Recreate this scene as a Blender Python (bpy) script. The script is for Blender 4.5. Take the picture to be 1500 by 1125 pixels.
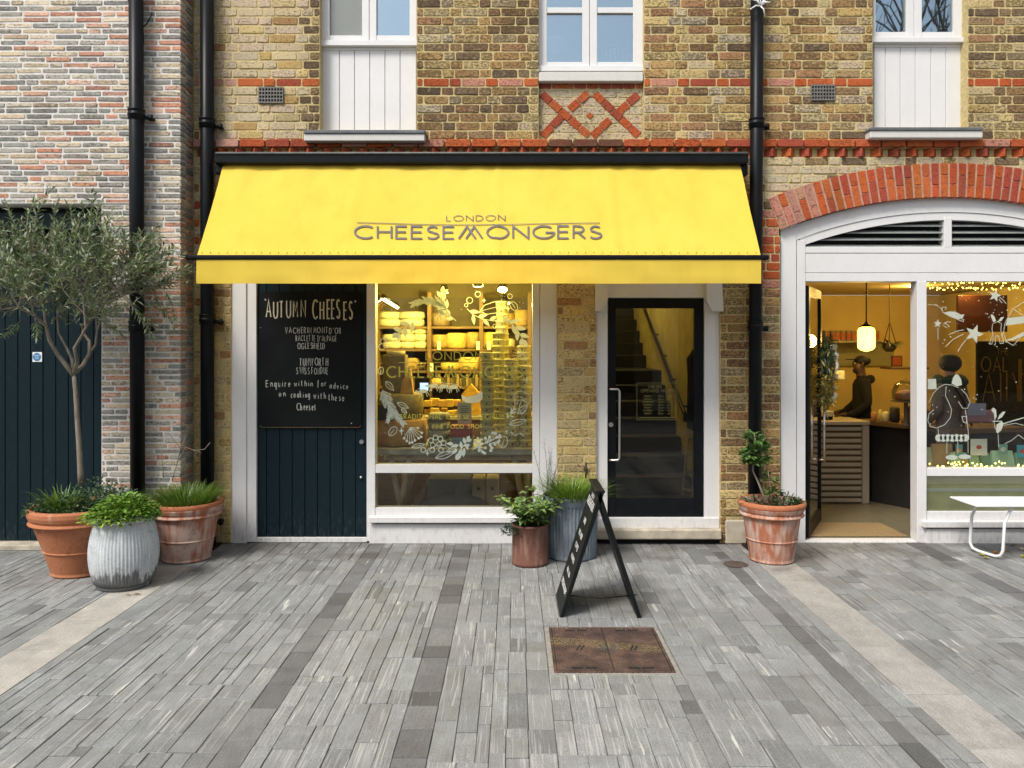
import bpy, math, random
from mathutils import Vector, Matrix, noise as mnoise
for _o in list(bpy.data.objects): bpy.data.objects.remove(_o)
scene = bpy.context.scene
COL = scene.collection
R = math.radians
# ------------------------------------------------------------------ camera
F = 1127.0          # focal length in photo pixels (1500 wide)
CX, CY, H = 752.0, 508.0, 1.75
cd = bpy.data.cameras.new('camera'); cam = bpy.data.objects.new('camera', cd); COL.objects.link(cam)
cd.sensor_width = 36.0; cd.lens = F / 1500 * 36; cd.clip_end = 500; cd.clip_start = 0.05
cam.location = (0, 0, H); cam.rotation_euler = (R(90), 0, 0)
cd.shift_x = -(CX - 750) / 1500; cd.shift_y = -(562.5 - CY) / 1500
scene.camera = cam
# ------------------------------------------------------------------ sky, sun, exposure
SUN_EL, SUN_ROT = R(51), R(220)
w = bpy.data.worlds.new('World'); scene.world = w; w.use_nodes = True
nt = w.node_tree; bg = nt.nodes['Background']
sky = nt.nodes.new('ShaderNodeTexSky'); sky.sky_type = 'NISHITA'; sky.sun_disc = False
sky.sun_elevation = SUN_EL; sky.sun_rotation = SUN_ROT; sky.air_density = 1.0; sky.dust_density = 2.5; sky.ozone_density = 1.0
hs = nt.nodes.new('ShaderNodeHueSaturation'); hs.inputs['Saturation'].default_value = 0.42
nt.links.new(sky.outputs[0], hs.inputs['Color']); nt.links.new(hs.outputs[0], bg.inputs['Color'])
bg.inputs['Strength'].default_value = 0.078
sl = bpy.data.lights.new('sun', 'SUN'); sl.energy = 1.5; sl.angle = R(18); sl.color = (1.0, 0.94, 0.86)
sun = bpy.data.objects.new('sun', sl); COL.objects.link(sun)
sdir = Vector((math.sin(SUN_ROT) * math.cos(SUN_EL), math.cos(SUN_ROT) * math.cos(SUN_EL), math.sin(SUN_EL)))
sun.rotation_euler = sdir.to_track_quat('Z', 'Y').to_euler(); sun.location = sdir * 30
vs = scene.view_settings
vs.view_transform = 'Standard'; vs.look = 'None'; vs.gamma = 1.0; vs.use_curve_mapping = False; vs.exposure = 1.3
scene.render.engine = 'CYCLES'
scene.cycles.max_bounces = 8; scene.cycles.transparent_max_bounces = 16; scene.cycles.caustics_reflective = False; scene.cycles.caustics_refractive = False
# ------------------------------------------------------------------ pixel -> place helpers
def X(px, d): return (px - CX) * d / F
def Z(py, d): return H - (py - CY) * d / F
def P(px, py, d): return Vector((X(px, d), d, Z(py, d)))
def GD(py): return F * H / (py - CY)           # depth of a ground point seen at row py
rng = random.Random(7)
def lin(r, g, b):
    f = lambda c: ((c / 255) / 12.92) if c / 255 <= 0.04045 else ((c / 255 + 0.055) / 1.055) ** 2.4
    return (f(r), f(g), f(b))
# ------------------------------------------------------------------ mesh builder
class MB:
    def __init__(s): s.v = []; s.f = []; s.c = []; s.sm = []; s.mi = []; s.cc = (1, 1, 1, 0); s.m = 0; s.smooth = False
    def vert(s, p): s.v.append(tuple(p)); s.c.append(s.cc); return len(s.v) - 1
    def face(s, idx): s.f.append(tuple(idx)); s.sm.append(s.smooth); s.mi.append(s.m)
    def quad(s, a, b, c, d): s.face([s.vert(a), s.vert(b), s.vert(c), s.vert(d)])
    def poly(s, pts): s.face([s.vert(p) for p in pts])
    def box(s, x0, x1, y0, y1, z0, z1, b=0.0):
        if x0 > x1: x0, x1 = x1, x0
        if y0 > y1: y0, y1 = y1, y0
        if z0 > z1: z0, z1 = z1, z0
        b = min(b, (x1 - x0) * .45, (y1 - y0) * .45, (z1 - z0) * .45)
        if b <= 0:
            q = [s.vert((x, y, z)) for x in (x0, x1) for y in (y0, y1) for z in (z0, z1)]
            for f in ((0, 1, 3, 2), (4, 6, 7, 5), (0, 4, 5, 1), (2, 3, 7, 6), (0, 2, 6, 4), (1, 5, 7, 3)): s.face([q[i] for i in f])
            return
        g = {}
        for i, x in enumerate((x0, x1)):
            for j, y in enumerate((y0, y1)):
                for k, z in enumerate((z0, z1)):
                    sx, sy, sz = 1 - 2 * i, 1 - 2 * j, 1 - 2 * k
                    g[i, j, k, 0] = s.vert((x, y + sy * b, z + sz * b)); g[i, j, k, 1] = s.vert((x + sx * b, y, z + sz * b)); g[i, j, k, 2] = s.vert((x + sx * b, y + sy * b, z))
        for i in (0, 1):
            q = [g[i, 0, 0, 0], g[i, 1, 0, 0], g[i, 1, 1, 0], g[i, 0, 1, 0]]; s.face(q if i else q[::-1])
            q = [g[0, i, 0, 1], g[0, i, 1, 1], g[1, i, 1, 1], g[1, i, 0, 1]]; s.face(q if i else q[::-1])
            q = [g[0, 0, i, 2], g[1, 0, i, 2], g[1, 1, i, 2], g[0, 1, i, 2]]; s.face(q if i else q[::-1])
        for i in (0, 1):
            for j in (0, 1):
                s.face([g[i, j, 0, 0], g[i, j, 1, 0], g[i, j, 1, 1], g[i, j, 0, 1]]); s.face([g[i, 0, j, 0], g[i, 1, j, 0], g[i, 1, j, 2], g[i, 0, j, 2]]); s.face([g[0, i, j, 1], g[1, i, j, 1], g[1, i, j, 2], g[0, i, j, 2]])
                for k in (0, 1): s.face([g[i, j, k, 0], g[i, j, k, 1], g[i, j, k, 2]])
    def pbox(s, px0, px1, py0, py1, d, depth, b=0.003):       # a box whose front face shows at those pixels
        s.box(X(px0, d), X(px1, d), d, d + depth, Z(py1, d), Z(py0, d), b)
    def prism(s, pts, y0, y1):                                # polygon (x,z) pushed from y0 to y1
        n = len(pts); a = [s.vert((p[0], y0, p[1])) for p in pts]; b = [s.vert((p[0], y1, p[1])) for p in pts]
        s.face(a); s.face(b[::-1])
        for i in range(n): s.face([a[i], b[i], b[(i + 1) % n], a[(i + 1) % n]])
    def tube(s, pts, rad, seg=8, cap=True):
        pts = [Vector(p) for p in pts]; n = len(pts)
        if not isinstance(rad, (list, tuple)): rad = [rad] * n
        sm = s.smooth; s.smooth = True; rings = []; up = None
        for i in range(n):
            t = (pts[min(i + 1, n - 1)] - pts[max(i - 1, 0)])
            if t.length < 1e-7: t = Vector((0, 0, 1))
            t.normalize()
            if up is None: up = t.orthogonal().normalized()
            up = (up - t * up.dot(t)); up = up.normalized() if up.length > 1e-5 else t.orthogonal().normalized()
            sd = t.cross(up)
            rings.append([s.vert(pts[i] + (up * math.cos(2 * math.pi * k / seg) + sd * math.sin(2 * math.pi * k / seg)) * rad[i]) for k in range(seg)])
        for i in range(n - 1):
            for k in range(seg): s.face([rings[i][k], rings[i][(k + 1) % seg], rings[i + 1][(k + 1) % seg], rings[i + 1][k]])
        s.smooth = False
        if cap: s.face(rings[0][::-1]); s.face(rings[-1])
        s.smooth = sm
    def lathe(s, prof, seg=32, c=(0, 0, 0), flute=0, amp=0.0, f0=0, f1=0, cap=True, squash=1.0):
        sm = s.smooth; s.smooth = True; rings = []
        for j, (r, z) in enumerate(prof):
            ring = []
            for k in range(seg):
                a = 2 * math.pi * k / seg; rr = r
                if flute and f0 <= j <= f1: rr = r + amp * math.cos(a * flute)
                ring.append(s.vert((c[0] + rr * math.cos(a), c[1] + rr * math.sin(a) * squash, c[2] + z)))
            rings.append(ring)
        for j in range(len(prof) - 1):
            for k in range(seg): s.face([rings[j][k], rings[j][(k + 1) % seg], rings[j + 1][(k + 1) % seg], rings[j + 1][k]])
        s.smooth = False
        if cap: s.face(rings[0][::-1])
        if cap is True: s.face(rings[-1])
        s.smooth = sm
    def ball(s, c, r, seg=10, rings=7, sc=(1, 1, 1)):
        sm = s.smooth; s.smooth = True; rr = []
        for j in range(1, rings):
            t = math.pi * j / rings
            rr.append([s.vert((c[0] + sc[0] * r * math.sin(t) * math.cos(2 * math.pi * k / seg), c[1] + sc[1] * r * math.sin(t) * math.sin(2 * math.pi * k / seg), c[2] + sc[2] * r * math.cos(t))) for k in range(seg)])
        a = s.vert((c[0], c[1], c[2] + sc[2] * r)); b = s.vert((c[0], c[1], c[2] - sc[2] * r))
        for k in range(seg):
            k2 = (k + 1) % seg; s.face([a, rr[0][k], rr[0][k2]]); s.face([b, rr[-1][k2], rr[-1][k]])
            for j in range(len(rr) - 1): s.face([rr[j][k], rr[j + 1][k], rr[j + 1][k2], rr[j][k2]])
        s.smooth = sm
    def leaf(s, p, d, up, L, W, fold=0.25, droop=0.0):
        d = Vector(d).normalized(); up = Vector(up); sd = d.cross(up)
        if sd.length < 1e-4: sd = d.orthogonal()
        sd.normalize(); nn = sd.cross(d).normalized(); p = Vector(p)
        m1 = p + d * L * .45 - nn * droop * L * .2; tip = p + d * L - nn * droop * L
        a = s.vert(p); b = s.vert(m1 + sd * W * .5 + nn * fold * W); c = s.vert(tip); e = s.vert(m1 - sd * W * .5 + nn * fold * W); m = s.vert(m1)
        s.face([a, b, m]); s.face([b, c, m]); s.face([m, c, e]); s.face([a, m, e])
    def piece(s, poly, mp, wf, wb, cut=.008, jit=.002, ch=.003, col=None, mid=True, r=rng):
        """one brick / stone / slab: poly = corners (u,v); mp(u,v,w) -> place; front at w=wf, back at w=wb"""
        if col: s.cc = col
        n = len(poly); pts = []
        cu = sum(p[0] for p in poly) / n; cv = sum(p[1] for p in poly) / n
        for i in range(n):
            a, b, c = poly[i - 1], poly[i], poly[(i + 1) % n]
            la = math.hypot(a[0] - b[0], a[1] - b[1]); lc = math.hypot(c[0] - b[0], c[1] - b[1])
            ka = min(.4, cut * r.uniform(.4, 1.3) / max(la, 1e-6)); kc = min(.4, cut * r.uniform(.4, 1.3) / max(lc, 1e-6))
            pts.append((b[0] + (a[0] - b[0]) * ka, b[1] + (a[1] - b[1]) * ka)); pts.append((b[0] + (c[0] - b[0]) * kc, b[1] + (c[1] - b[1]) * kc))
            if mid and lc > .1: t = r.uniform(.35, .65); pts.append((b[0] + (c[0] - b[0]) * t, b[1] + (c[1] - b[1]) * t))
        pts = [(u + r.uniform(-jit, jit), v + r.uniform(-jit, jit)) for u, v in pts]
        m = len(pts); mind = min(math.hypot(p[0] - cu, p[1] - cv) for p in pts)
        k = 1 - min(.3, ch / max(mind, 1e-4)); t0 = r.uniform(-1, 1) * jit * .5; t1 = r.uniform(-1, 1) * jit * .5
        hw = max(abs(p[0] - cu) for p in pts) or 1; hv = max(abs(p[1] - cv) for p in pts) or 1
        fr = [s.vert(mp(cu + (u - cu) * (1 - ch / hw), cv + (v - cv) * (1 - ch / hv), wf + t0 * (u - cu) / hw + t1 * (v - cv) / hv)) for u, v in pts]
        md = [s.vert(mp(u, v, wf + (ch if wb > wf else -ch))) for u, v in pts]; bk = [s.vert(mp(u, v, wb)) for u, v in pts]
        s.face(fr)
        for i in range(m):
            j = (i + 1) % m; s.face([fr[i], md[i], md[j], fr[j]]); s.face([md[i], bk[i], bk[j], md[j]])
    def build(s, name, mats, parent=None, origin=None):
        me = bpy.data.meshes.new(name)
        if origin is None:
            if parent is None and s.v:
                xs = [p[0] for p in s.v]; ys = [p[1] for p in s.v]; zs = [p[2] for p in s.v]
                origin = ((min(xs) + max(xs)) / 2, (min(ys) + max(ys)) / 2, min(zs))
            elif s.v:
                n = len(s.v); origin = (sum(p[0] for p in s.v) / n, sum(p[1] for p in s.v) / n, sum(p[2] for p in s.v) / n)
        ox, oy, oz = origin
        me.from_pydata([(p[0] - ox, p[1] - oy, p[2] - oz) for p in s.v], [], s.f)
        at = me.color_attributes.new('col', 'FLOAT_COLOR', 'POINT')
        at.data.foreach_set('color', [q for c in s.c for q in (c if len(c) == 4 else (*c, 0))])
        me.polygons.foreach_set('use_smooth', s.sm)
        for m in (mats if isinstance(mats, (list, tuple)) else [mats]): me.materials.append(m)
        me.polygons.foreach_set('material_index', s.mi)
        me.update()
        o = bpy.data.objects.new(name, me); COL.objects.link(o); o.location = origin
        if parent is not None: setpar(o, parent)
        return o
LOCW = {}
def world_loc(o):
    p = Vector(o.location)
    while o.parent: o = o.parent; p = p + Vector(o.location)
    return p
def setpar(o, parent):                    # parents here are never rotated or scaled
    pw = world_loc(parent); o.parent = parent; o.location = Vector(o.location) - pw
def empty(name, loc, label=None, cat=None, group=None):
    o = bpy.data.objects.new(name, None); COL.objects.link(o); o.location = loc; o.empty_display_size = .1
    if label: tag(o, label, cat, group)
    return o
def tag(o, label, cat, group=None):
    o['label'] = label; o['category'] = cat
    if group: o['group'] = group
    return o
def struct(o): o['kind'] = 'structure'; return o
def stuff(o): o['kind'] = 'stuff'; return o
def lab(o, l): o['label'] = l; return o
# ------------------------------------------------------------------ materials
MATS = {}
def nodes(name):
    m = bpy.data.materials.new(name); m.use_nodes = True; MATS[name] = m
    t = m.node_tree; b = t.nodes['Principled BSDF']
    return m, t, b
def N(t, typ, **kw):
    n = t.nodes.new(typ)
    for k, v in kw.items():
        if k in n.inputs: n.inputs[k].default_value = v
        else: setattr(n, k, v)
    return n
def pos(t, scale=(1, 1, 1)):
    g = N(t, 'ShaderNodeNewGeometry'); mp = N(t, 'ShaderNodeMapping'); mp.inputs['Scale'].default_value = scale
    t.links.new(g.outputs['Position'], mp.inputs['Vector']); return mp.outputs[0]
def noi(t, scale, detail=4, stretch=(1, 1, 1), rough=.55):
    n = N(t, 'ShaderNodeTexNoise'); n.inputs['Scale'].default_value = scale; n.inputs['Detail'].default_value = detail; n.inputs['Roughness'].default_value = rough
    t.links.new(pos(t, stretch), n.inputs['Vector']); return n.outputs['Fac']
def ramp(t, fac, stops):
    r = N(t, 'ShaderNodeValToRGB'); e = r.color_ramp.elements
    while len(e) < len(stops): e.new(.5)
    for i, (p, c) in enumerate(stops): e[i].position = p; e[i].color = (*c, 1) if len(c) == 3 else c
    t.links.new(fac, r.inputs[0]); return r.outputs[0]
def mixc(t, fac, a, b, mode='MIX'):
    m = N(t, 'ShaderNodeMix', data_type='RGBA', blend_type=mode)
    for sock, v in ((m.inputs[0], fac), (m.inputs[6], a), (m.inputs[7], b)):
        if hasattr(v, 'is_output'): t.links.new(v, sock)
        elif isinstance(v, (int, float)): sock.default_value = v
        else: sock.default_value = (*v, 1)
    return m.outputs[2]
def math_(t, op, a, b=0.5):
    m = N(t, 'ShaderNodeMath', operation=op)
    for i, v in ((0, a), (1, b)):
        if hasattr(v, 'is_output'): t.links.new(v, m.inputs[i])
        else: m.inputs[i].default_value = v
    return m.outputs[0]
def bump(t, b, h, strength=.3, dist=.004):
    n = N(t, 'ShaderNodeBump'); n.inputs['Strength'].default_value = strength; n.inputs['Distance'].default_value = dist
    t.links.new(h, n.inputs['Height']); t.links.new(n.outputs[0], b.inputs['Normal'])
def simple(name, c, rough=.6, var=.15, scale=12, metal=0.0, bmp=.15, bscale=60, stretch=(1, 1, 1), attr=False, spec=.5):
    m, t, b = nodes(name); b.inputs['Roughness'].default_value = rough; b.inputs['Metallic'].default_value = metal; b.inputs['Specular IOR Level'].default_value = spec
    n = noi(t, scale, 5, stretch)
    lo = tuple(x * (1 - var) for x in c); hi = tuple(min(1, x * (1 + var)) for x in c)
    col = ramp(t, n, [(.3, lo), (.7, hi)])
    if attr:
        a = N(t, 'ShaderNodeAttribute', attribute_name='col'); col = mixc(t, 1.0, col, a.outputs['Color'], 'MULTIPLY')
    t.links.new(col, b.inputs['Base Color'])
    if bmp: bump(t, b, noi(t, bscale, 4, stretch), bmp, .003)
    return m
def paint(name, c, rough=.45, dirt=(.25, .22, .17), amount=.5):     # painted joinery: grime in blotches, more near the pavement splash line
    m, t, b = nodes(name); b.inputs['Roughness'].default_value = rough
    n = noi(t, 5, 6); n2 = noi(t, 38, 6, (1, 1, .35))
    g = N(t, 'ShaderNodeNewGeometry'); sp = N(t, 'ShaderNodeSeparateXYZ'); t.links.new(g.outputs['Position'], sp.inputs[0])
    mr = N(t, 'ShaderNodeMapRange'); mr.inputs['From Min'].default_value = .0; mr.inputs['From Max'].default_value = .32; mr.inputs['To Min'].default_value = 1; mr.inputs['To Max'].default_value = 0
    t.links.new(sp.outputs['Z'], mr.inputs['Value'])
    f = math_(t, 'MULTIPLY', ramp(t, n2, [(.5, (0, 0, 0)), (.75, (1, 1, 1))]), math_(t, 'ADD', math_(t, 'MULTIPLY', mr.outputs[0], .9), .12))
    base = ramp(t, n, [(.3, tuple(x * .94 for x in c)), (.7, c)])
    t.links.new(mixc(t, math_(t, 'MULTIPLY', f, amount), base, dirt), b.inputs['Base Color'])
    col_ = b.inputs['Base Color'].links[0].from_socket; chip = ramp(t, noi(t, 55, 3), [(.735, (0, 0, 0)), (.75, (1, 1, 1))])
    t.links.new(mixc(t, math_(t, 'MULTIPLY', chip, .45), col_, dirt), b.inputs['Base Color'])
    bump(t, b, noi(t, 90, 3), .06, .002); return m
def brickmat(name, blotch, mortarlike, amt=.38):
    m, t, b = nodes(name); b.inputs['Roughness'].default_value = .9; b.inputs['Specular IOR Level'].default_value = .2
    a = N(t, 'ShaderNodeAttribute', attribute_name='col')
    n1 = noi(t, 42, 6, (1, 1, 1.6), .65); n2 = noi(t, 130, 5); n3 = noi(t, 17, 4)
    shade = ramp(t, n2, [(.25, (.6, .6, .6)), (.75, (1.3, 1.3, 1.3))])
    c = mixc(t, 1.0, a.outputs['Color'], shade, 'MULTIPLY')
    thr = math_(t, 'ADD', math_(t, 'MULTIPLY', n1, 1.0), math_(t, 'MULTIPLY', a.outputs['Alpha'], .22))
    f = ramp(t, thr, [(.56, (0, 0, 0)), (.68, (1, 1, 1))])
    c = mixc(t, math_(t, 'MULTIPLY', f, .72), c, blotch)
    f2 = ramp(t, n3, [(.6, (0, 0, 0)), (.74, (1, 1, 1))])
    c = mixc(t, math_(t, 'MULTIPLY', f2, amt), c, mortarlike)
    c = mixc(t, 1.0, c, ramp(t, noi(t, 1.3, 7, (1, 1, .55), .62), [(.32, (.72, .70, .66)), (.5, (1, 1, 1)), (.7, (1.16, 1.15, 1.1))]), 'MULTIPLY')
    t.links.new(c, b.inputs['Base Color'])
    hh = math_(t, 'ADD', math_(t, 'MULTIPLY', n2, .6), math_(t, 'MULTIPLY', n1, .9)); bump(t, b, hh, .55, .008); return m
M_brick = brickmat('stock_brick', (.045, .032, .024), (.46, .38, .22))
M_red = brickmat('red_brick', (.16, .035, .015), (.50, .24, .15), .22)
M_thin = brickmat('thin_brick', (.1, .095, .085), (.44, .42, .37))
M_mortar = simple('mortar', (.49, .395, .19), .95, .25, 30, bmp=.5, bscale=120)
M_mortar2 = simple('grey_mortar', (.64, .62, .58), .95, .14, 25, bmp=.5, bscale=140)
M_white = paint('white_paint', (.69, .69, .69))
M_cream = paint('stone_sill_paint', (.60, .59, .55), .7, (.15, .14, .12), .8)
M_black = simple('black_metal', (.0055, .0068, .0085), .38, .3, 8, bmp=.08, bscale=70, spec=.16)
M_teal = simple('dark_teal_paint', (.0050, .0150, .0205), .42, .22, 5, bmp=.06, bscale=80, stretch=(1, 1, .2), spec=.18)
M_teal = paint('worn_teal_paint', (.0052, .0158, .0215), .42, (.10, .12, .125), .4); M_teal.node_tree.nodes['Principled BSDF'].inputs['Specular IOR Level'].default_value = .18
M_lead = simple('lead_sheet', (.11, .12, .125), .6, .25, 12)
M_stone = simple('worn_stone', (.42, .38, .30), .9, .3, 9, bmp=.5, bscale=60)
M_board = simple('chalkboard', (.0045, .0060, .0066), .55, .5, 3, bmp=.03, bscale=60, spec=.14)
M_chalk = simple('chalk', (.40, .41, .385), .95, .45, 110, bmp=0)
M_chalkw = simple('warm_chalk', (.50, .47, .36), .95, .4, 110, bmp=0)
M_decal = simple('white_window_paint', (.60, .69, .63), .8, .12, 40, bmp=0)
def translucent(m, col, f):
    t = m.node_tree; b = t.nodes['Principled BSDF']; tr = N(t, 'ShaderNodeBsdfTranslucent'); tr.inputs['Color'].default_value = (*col, 1); mx = N(t, 'ShaderNodeMixShader'); mx.inputs[0].default_value = f
    t.links.new(b.outputs[0], mx.inputs[1]); t.links.new(tr.outputs[0], mx.inputs[2]); t.links.new(mx.outputs[0], t.nodes['Material Output'].inputs[0])
translucent(M_decal, (.75, .78, .70), .4)
M_gold = simple('olive_gold_vinyl', (.56, .50, .06), .5, .1, 20, bmp=0)
M_ink = simple('grey_print', (.125, .118, .118), .8, .1, 30, bmp=0)
M_signwhite = simple('white_lettering', (.75, .76, .77), .7, .1, 30, bmp=0)
M_steel = simple('brushed_steel', (.62, .62, .62), .28, .08, 40, metal=1.0, bmp=0)
M_grille = simple('grey_grille', (.15, .145, .13), .7, .2, 25)
M_dark = simple('dark_void', (.012, .012, .012), .9, .2, 8, bmp=0)
M_soil = simple('soil', (.035, .024, .016), .95, .5, 60, bmp=.8, bscale=90)
M_wood = simple('wood', (.125, .072, .026), .6, .3, 14, stretch=(1, 8, 8), bmp=.2)
M_paleply = simple('pale_wood', (.42, .34, .22), .6, .2, 9, stretch=(8, 1, 8), bmp=.1)
M_generic = simple('tinted_goods', (1, 1, 1), .65, .12, 30, attr=True, bmp=.25, bscale=90)
M_cheese = simple('cheese_rind', (1, 1, 1), .75, .42, 22, attr=True, bmp=.8, bscale=55)
M_leaf = None
def leafmat(name, trans=.25, rough=.45):
    m, t, b = nodes(name); b.inputs['Roughness'].default_value = rough
    a = N(t, 'ShaderNodeAttribute', attribute_name='col'); n = noi(t, 25, 3)
    c = mixc(t, 1.0, a.outputs['Color'], ramp(t, n, [(.3, (.75, .75, .75)), (.7, (1.2, 1.2, 1.2))]), 'MULTIPLY')
    t.links.new(c, b.inputs['Base Color'])
    tr = N(t, 'ShaderNodeBsdfTranslucent'); t.links.new(c, tr.inputs['Color'])
    mx = N(t, 'ShaderNodeMixShader'); mx.inputs[0].default_value = trans
    t.links.new(b.outputs[0], mx.inputs[1]); t.links.new(tr.outputs[0], mx.inputs[2]); t.links.new(mx.outputs[0], t.nodes['Material Output'].inputs[0]); return m
M_leaf = leafmat('foliage')
def fabric():
    m, t, b = nodes('yellow_canvas'); b.inputs['Roughness'].default_value = .8; b.inputs['Specular IOR Level'].default_value = .15
    n = noi(t, 2.2, 5); n2 = noi(t, 9, 6, (1, 1, .25))
    c = ramp(t, n, [(.3, (.79, .585, .080)), (.7, (.84, .63, .098))])
    c = mixc(t, math_(t, 'MULTIPLY', ramp(t, n2, [(.5, (0, 0, 0)), (.8, (1, 1, 1))]), .30), c, (.58, .38, .035))
    c = mixc(t, math_(t, 'MULTIPLY', ramp(t, noi(t, 26, 6, (1, .4, .12)), [(.62, (0, 0, 0)), (.8, (1, 1, 1))]), .22), c, (.42, .30, .06))
    t.links.new(c, b.inputs['Base Color']); bump(t, b, noi(t, 500, 2), .08, .001)
    tr = N(t, 'ShaderNodeBsdfTranslucent'); tr.inputs['Color'].default_value = (.85, .50, .02, 1)
    mx = N(t, 'ShaderNodeMixShader'); mx.inputs[0].default_value = .22
    t.links.new(b.outputs[0], mx.inputs[1]); t.links.new(tr.outputs[0], mx.inputs[2]); t.links.new(mx.outputs[0], t.nodes['Material Output'].inputs[0]); return m
M_canvas = fabric()
def glass(name, tint=(.93, .95, .94), base=.0, gain=1.0, gcol=(1, 1, 1)):
    m, t, b = nodes(name); t.nodes.remove(b)
    tr = N(t, 'ShaderNodeBsdfTransparent'); tr.inputs[0].default_value = (*tint, 1)
    gl = N(t, 'ShaderNodeBsdfGlossy'); gl.inputs['Roughness'].default_value = 0.0; gl.inputs['Color'].default_value = (*gcol, 1)
    fr = N(t, 'ShaderNodeFresnel'); fr.inputs['IOR'].default_value = 1.5
    f = math_(t, 'MAXIMUM', math_(t, 'MULTIPLY', fr.outputs[0], gain), base)
    mx = N(t, 'ShaderNodeMixShader'); t.links.new(f, mx.inputs[0]); t.links.new(tr.outputs[0], mx.inputs[1]); t.links.new(gl.outputs[0], mx.inputs[2])
    t.links.new(mx.outputs[0], t.nodes['Material Output'].inputs[0]); return m
M_glass = glass('shop_glass', gain=.8)
M_glass_door = glass('hall_dimming_glass', (.62, .64, .62), gain=.8)  # grey tint added to darken the hall seen through the door
M_glass_up = glass('coated_sky_blue_glass', (.70, .86, .95), .34, 1.5, (.80, .93, 1.0))  # coated panes with the blue of the sky put into their reflection colour
M_glass_dim = glass('dusty_glass', (.88, .89, .86), .0, .8)
def emis(name, c, s):
    m, t, b = nodes(name); b.inputs['Base Color'].default_value = (*c, 1); b.inputs['Emission Color'].default_value = (*c, 1); b.inputs['Emission Strength'].default_value = s; return m
M_bulb = emis('lit_lamp', (1.0, .74, .25), 9)
M_spotface = emis('lit_spot', (1.0, .82, .40), 14)
M_pend = emis('lit_pendant_glass', (1.0, .66, .08), 3.2)
M_fairy = emis('fairy_light', (1.0, .72, .12), 5)
M_screen = emis('lit_screen', (.25, .42, .9), 1.0)
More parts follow.
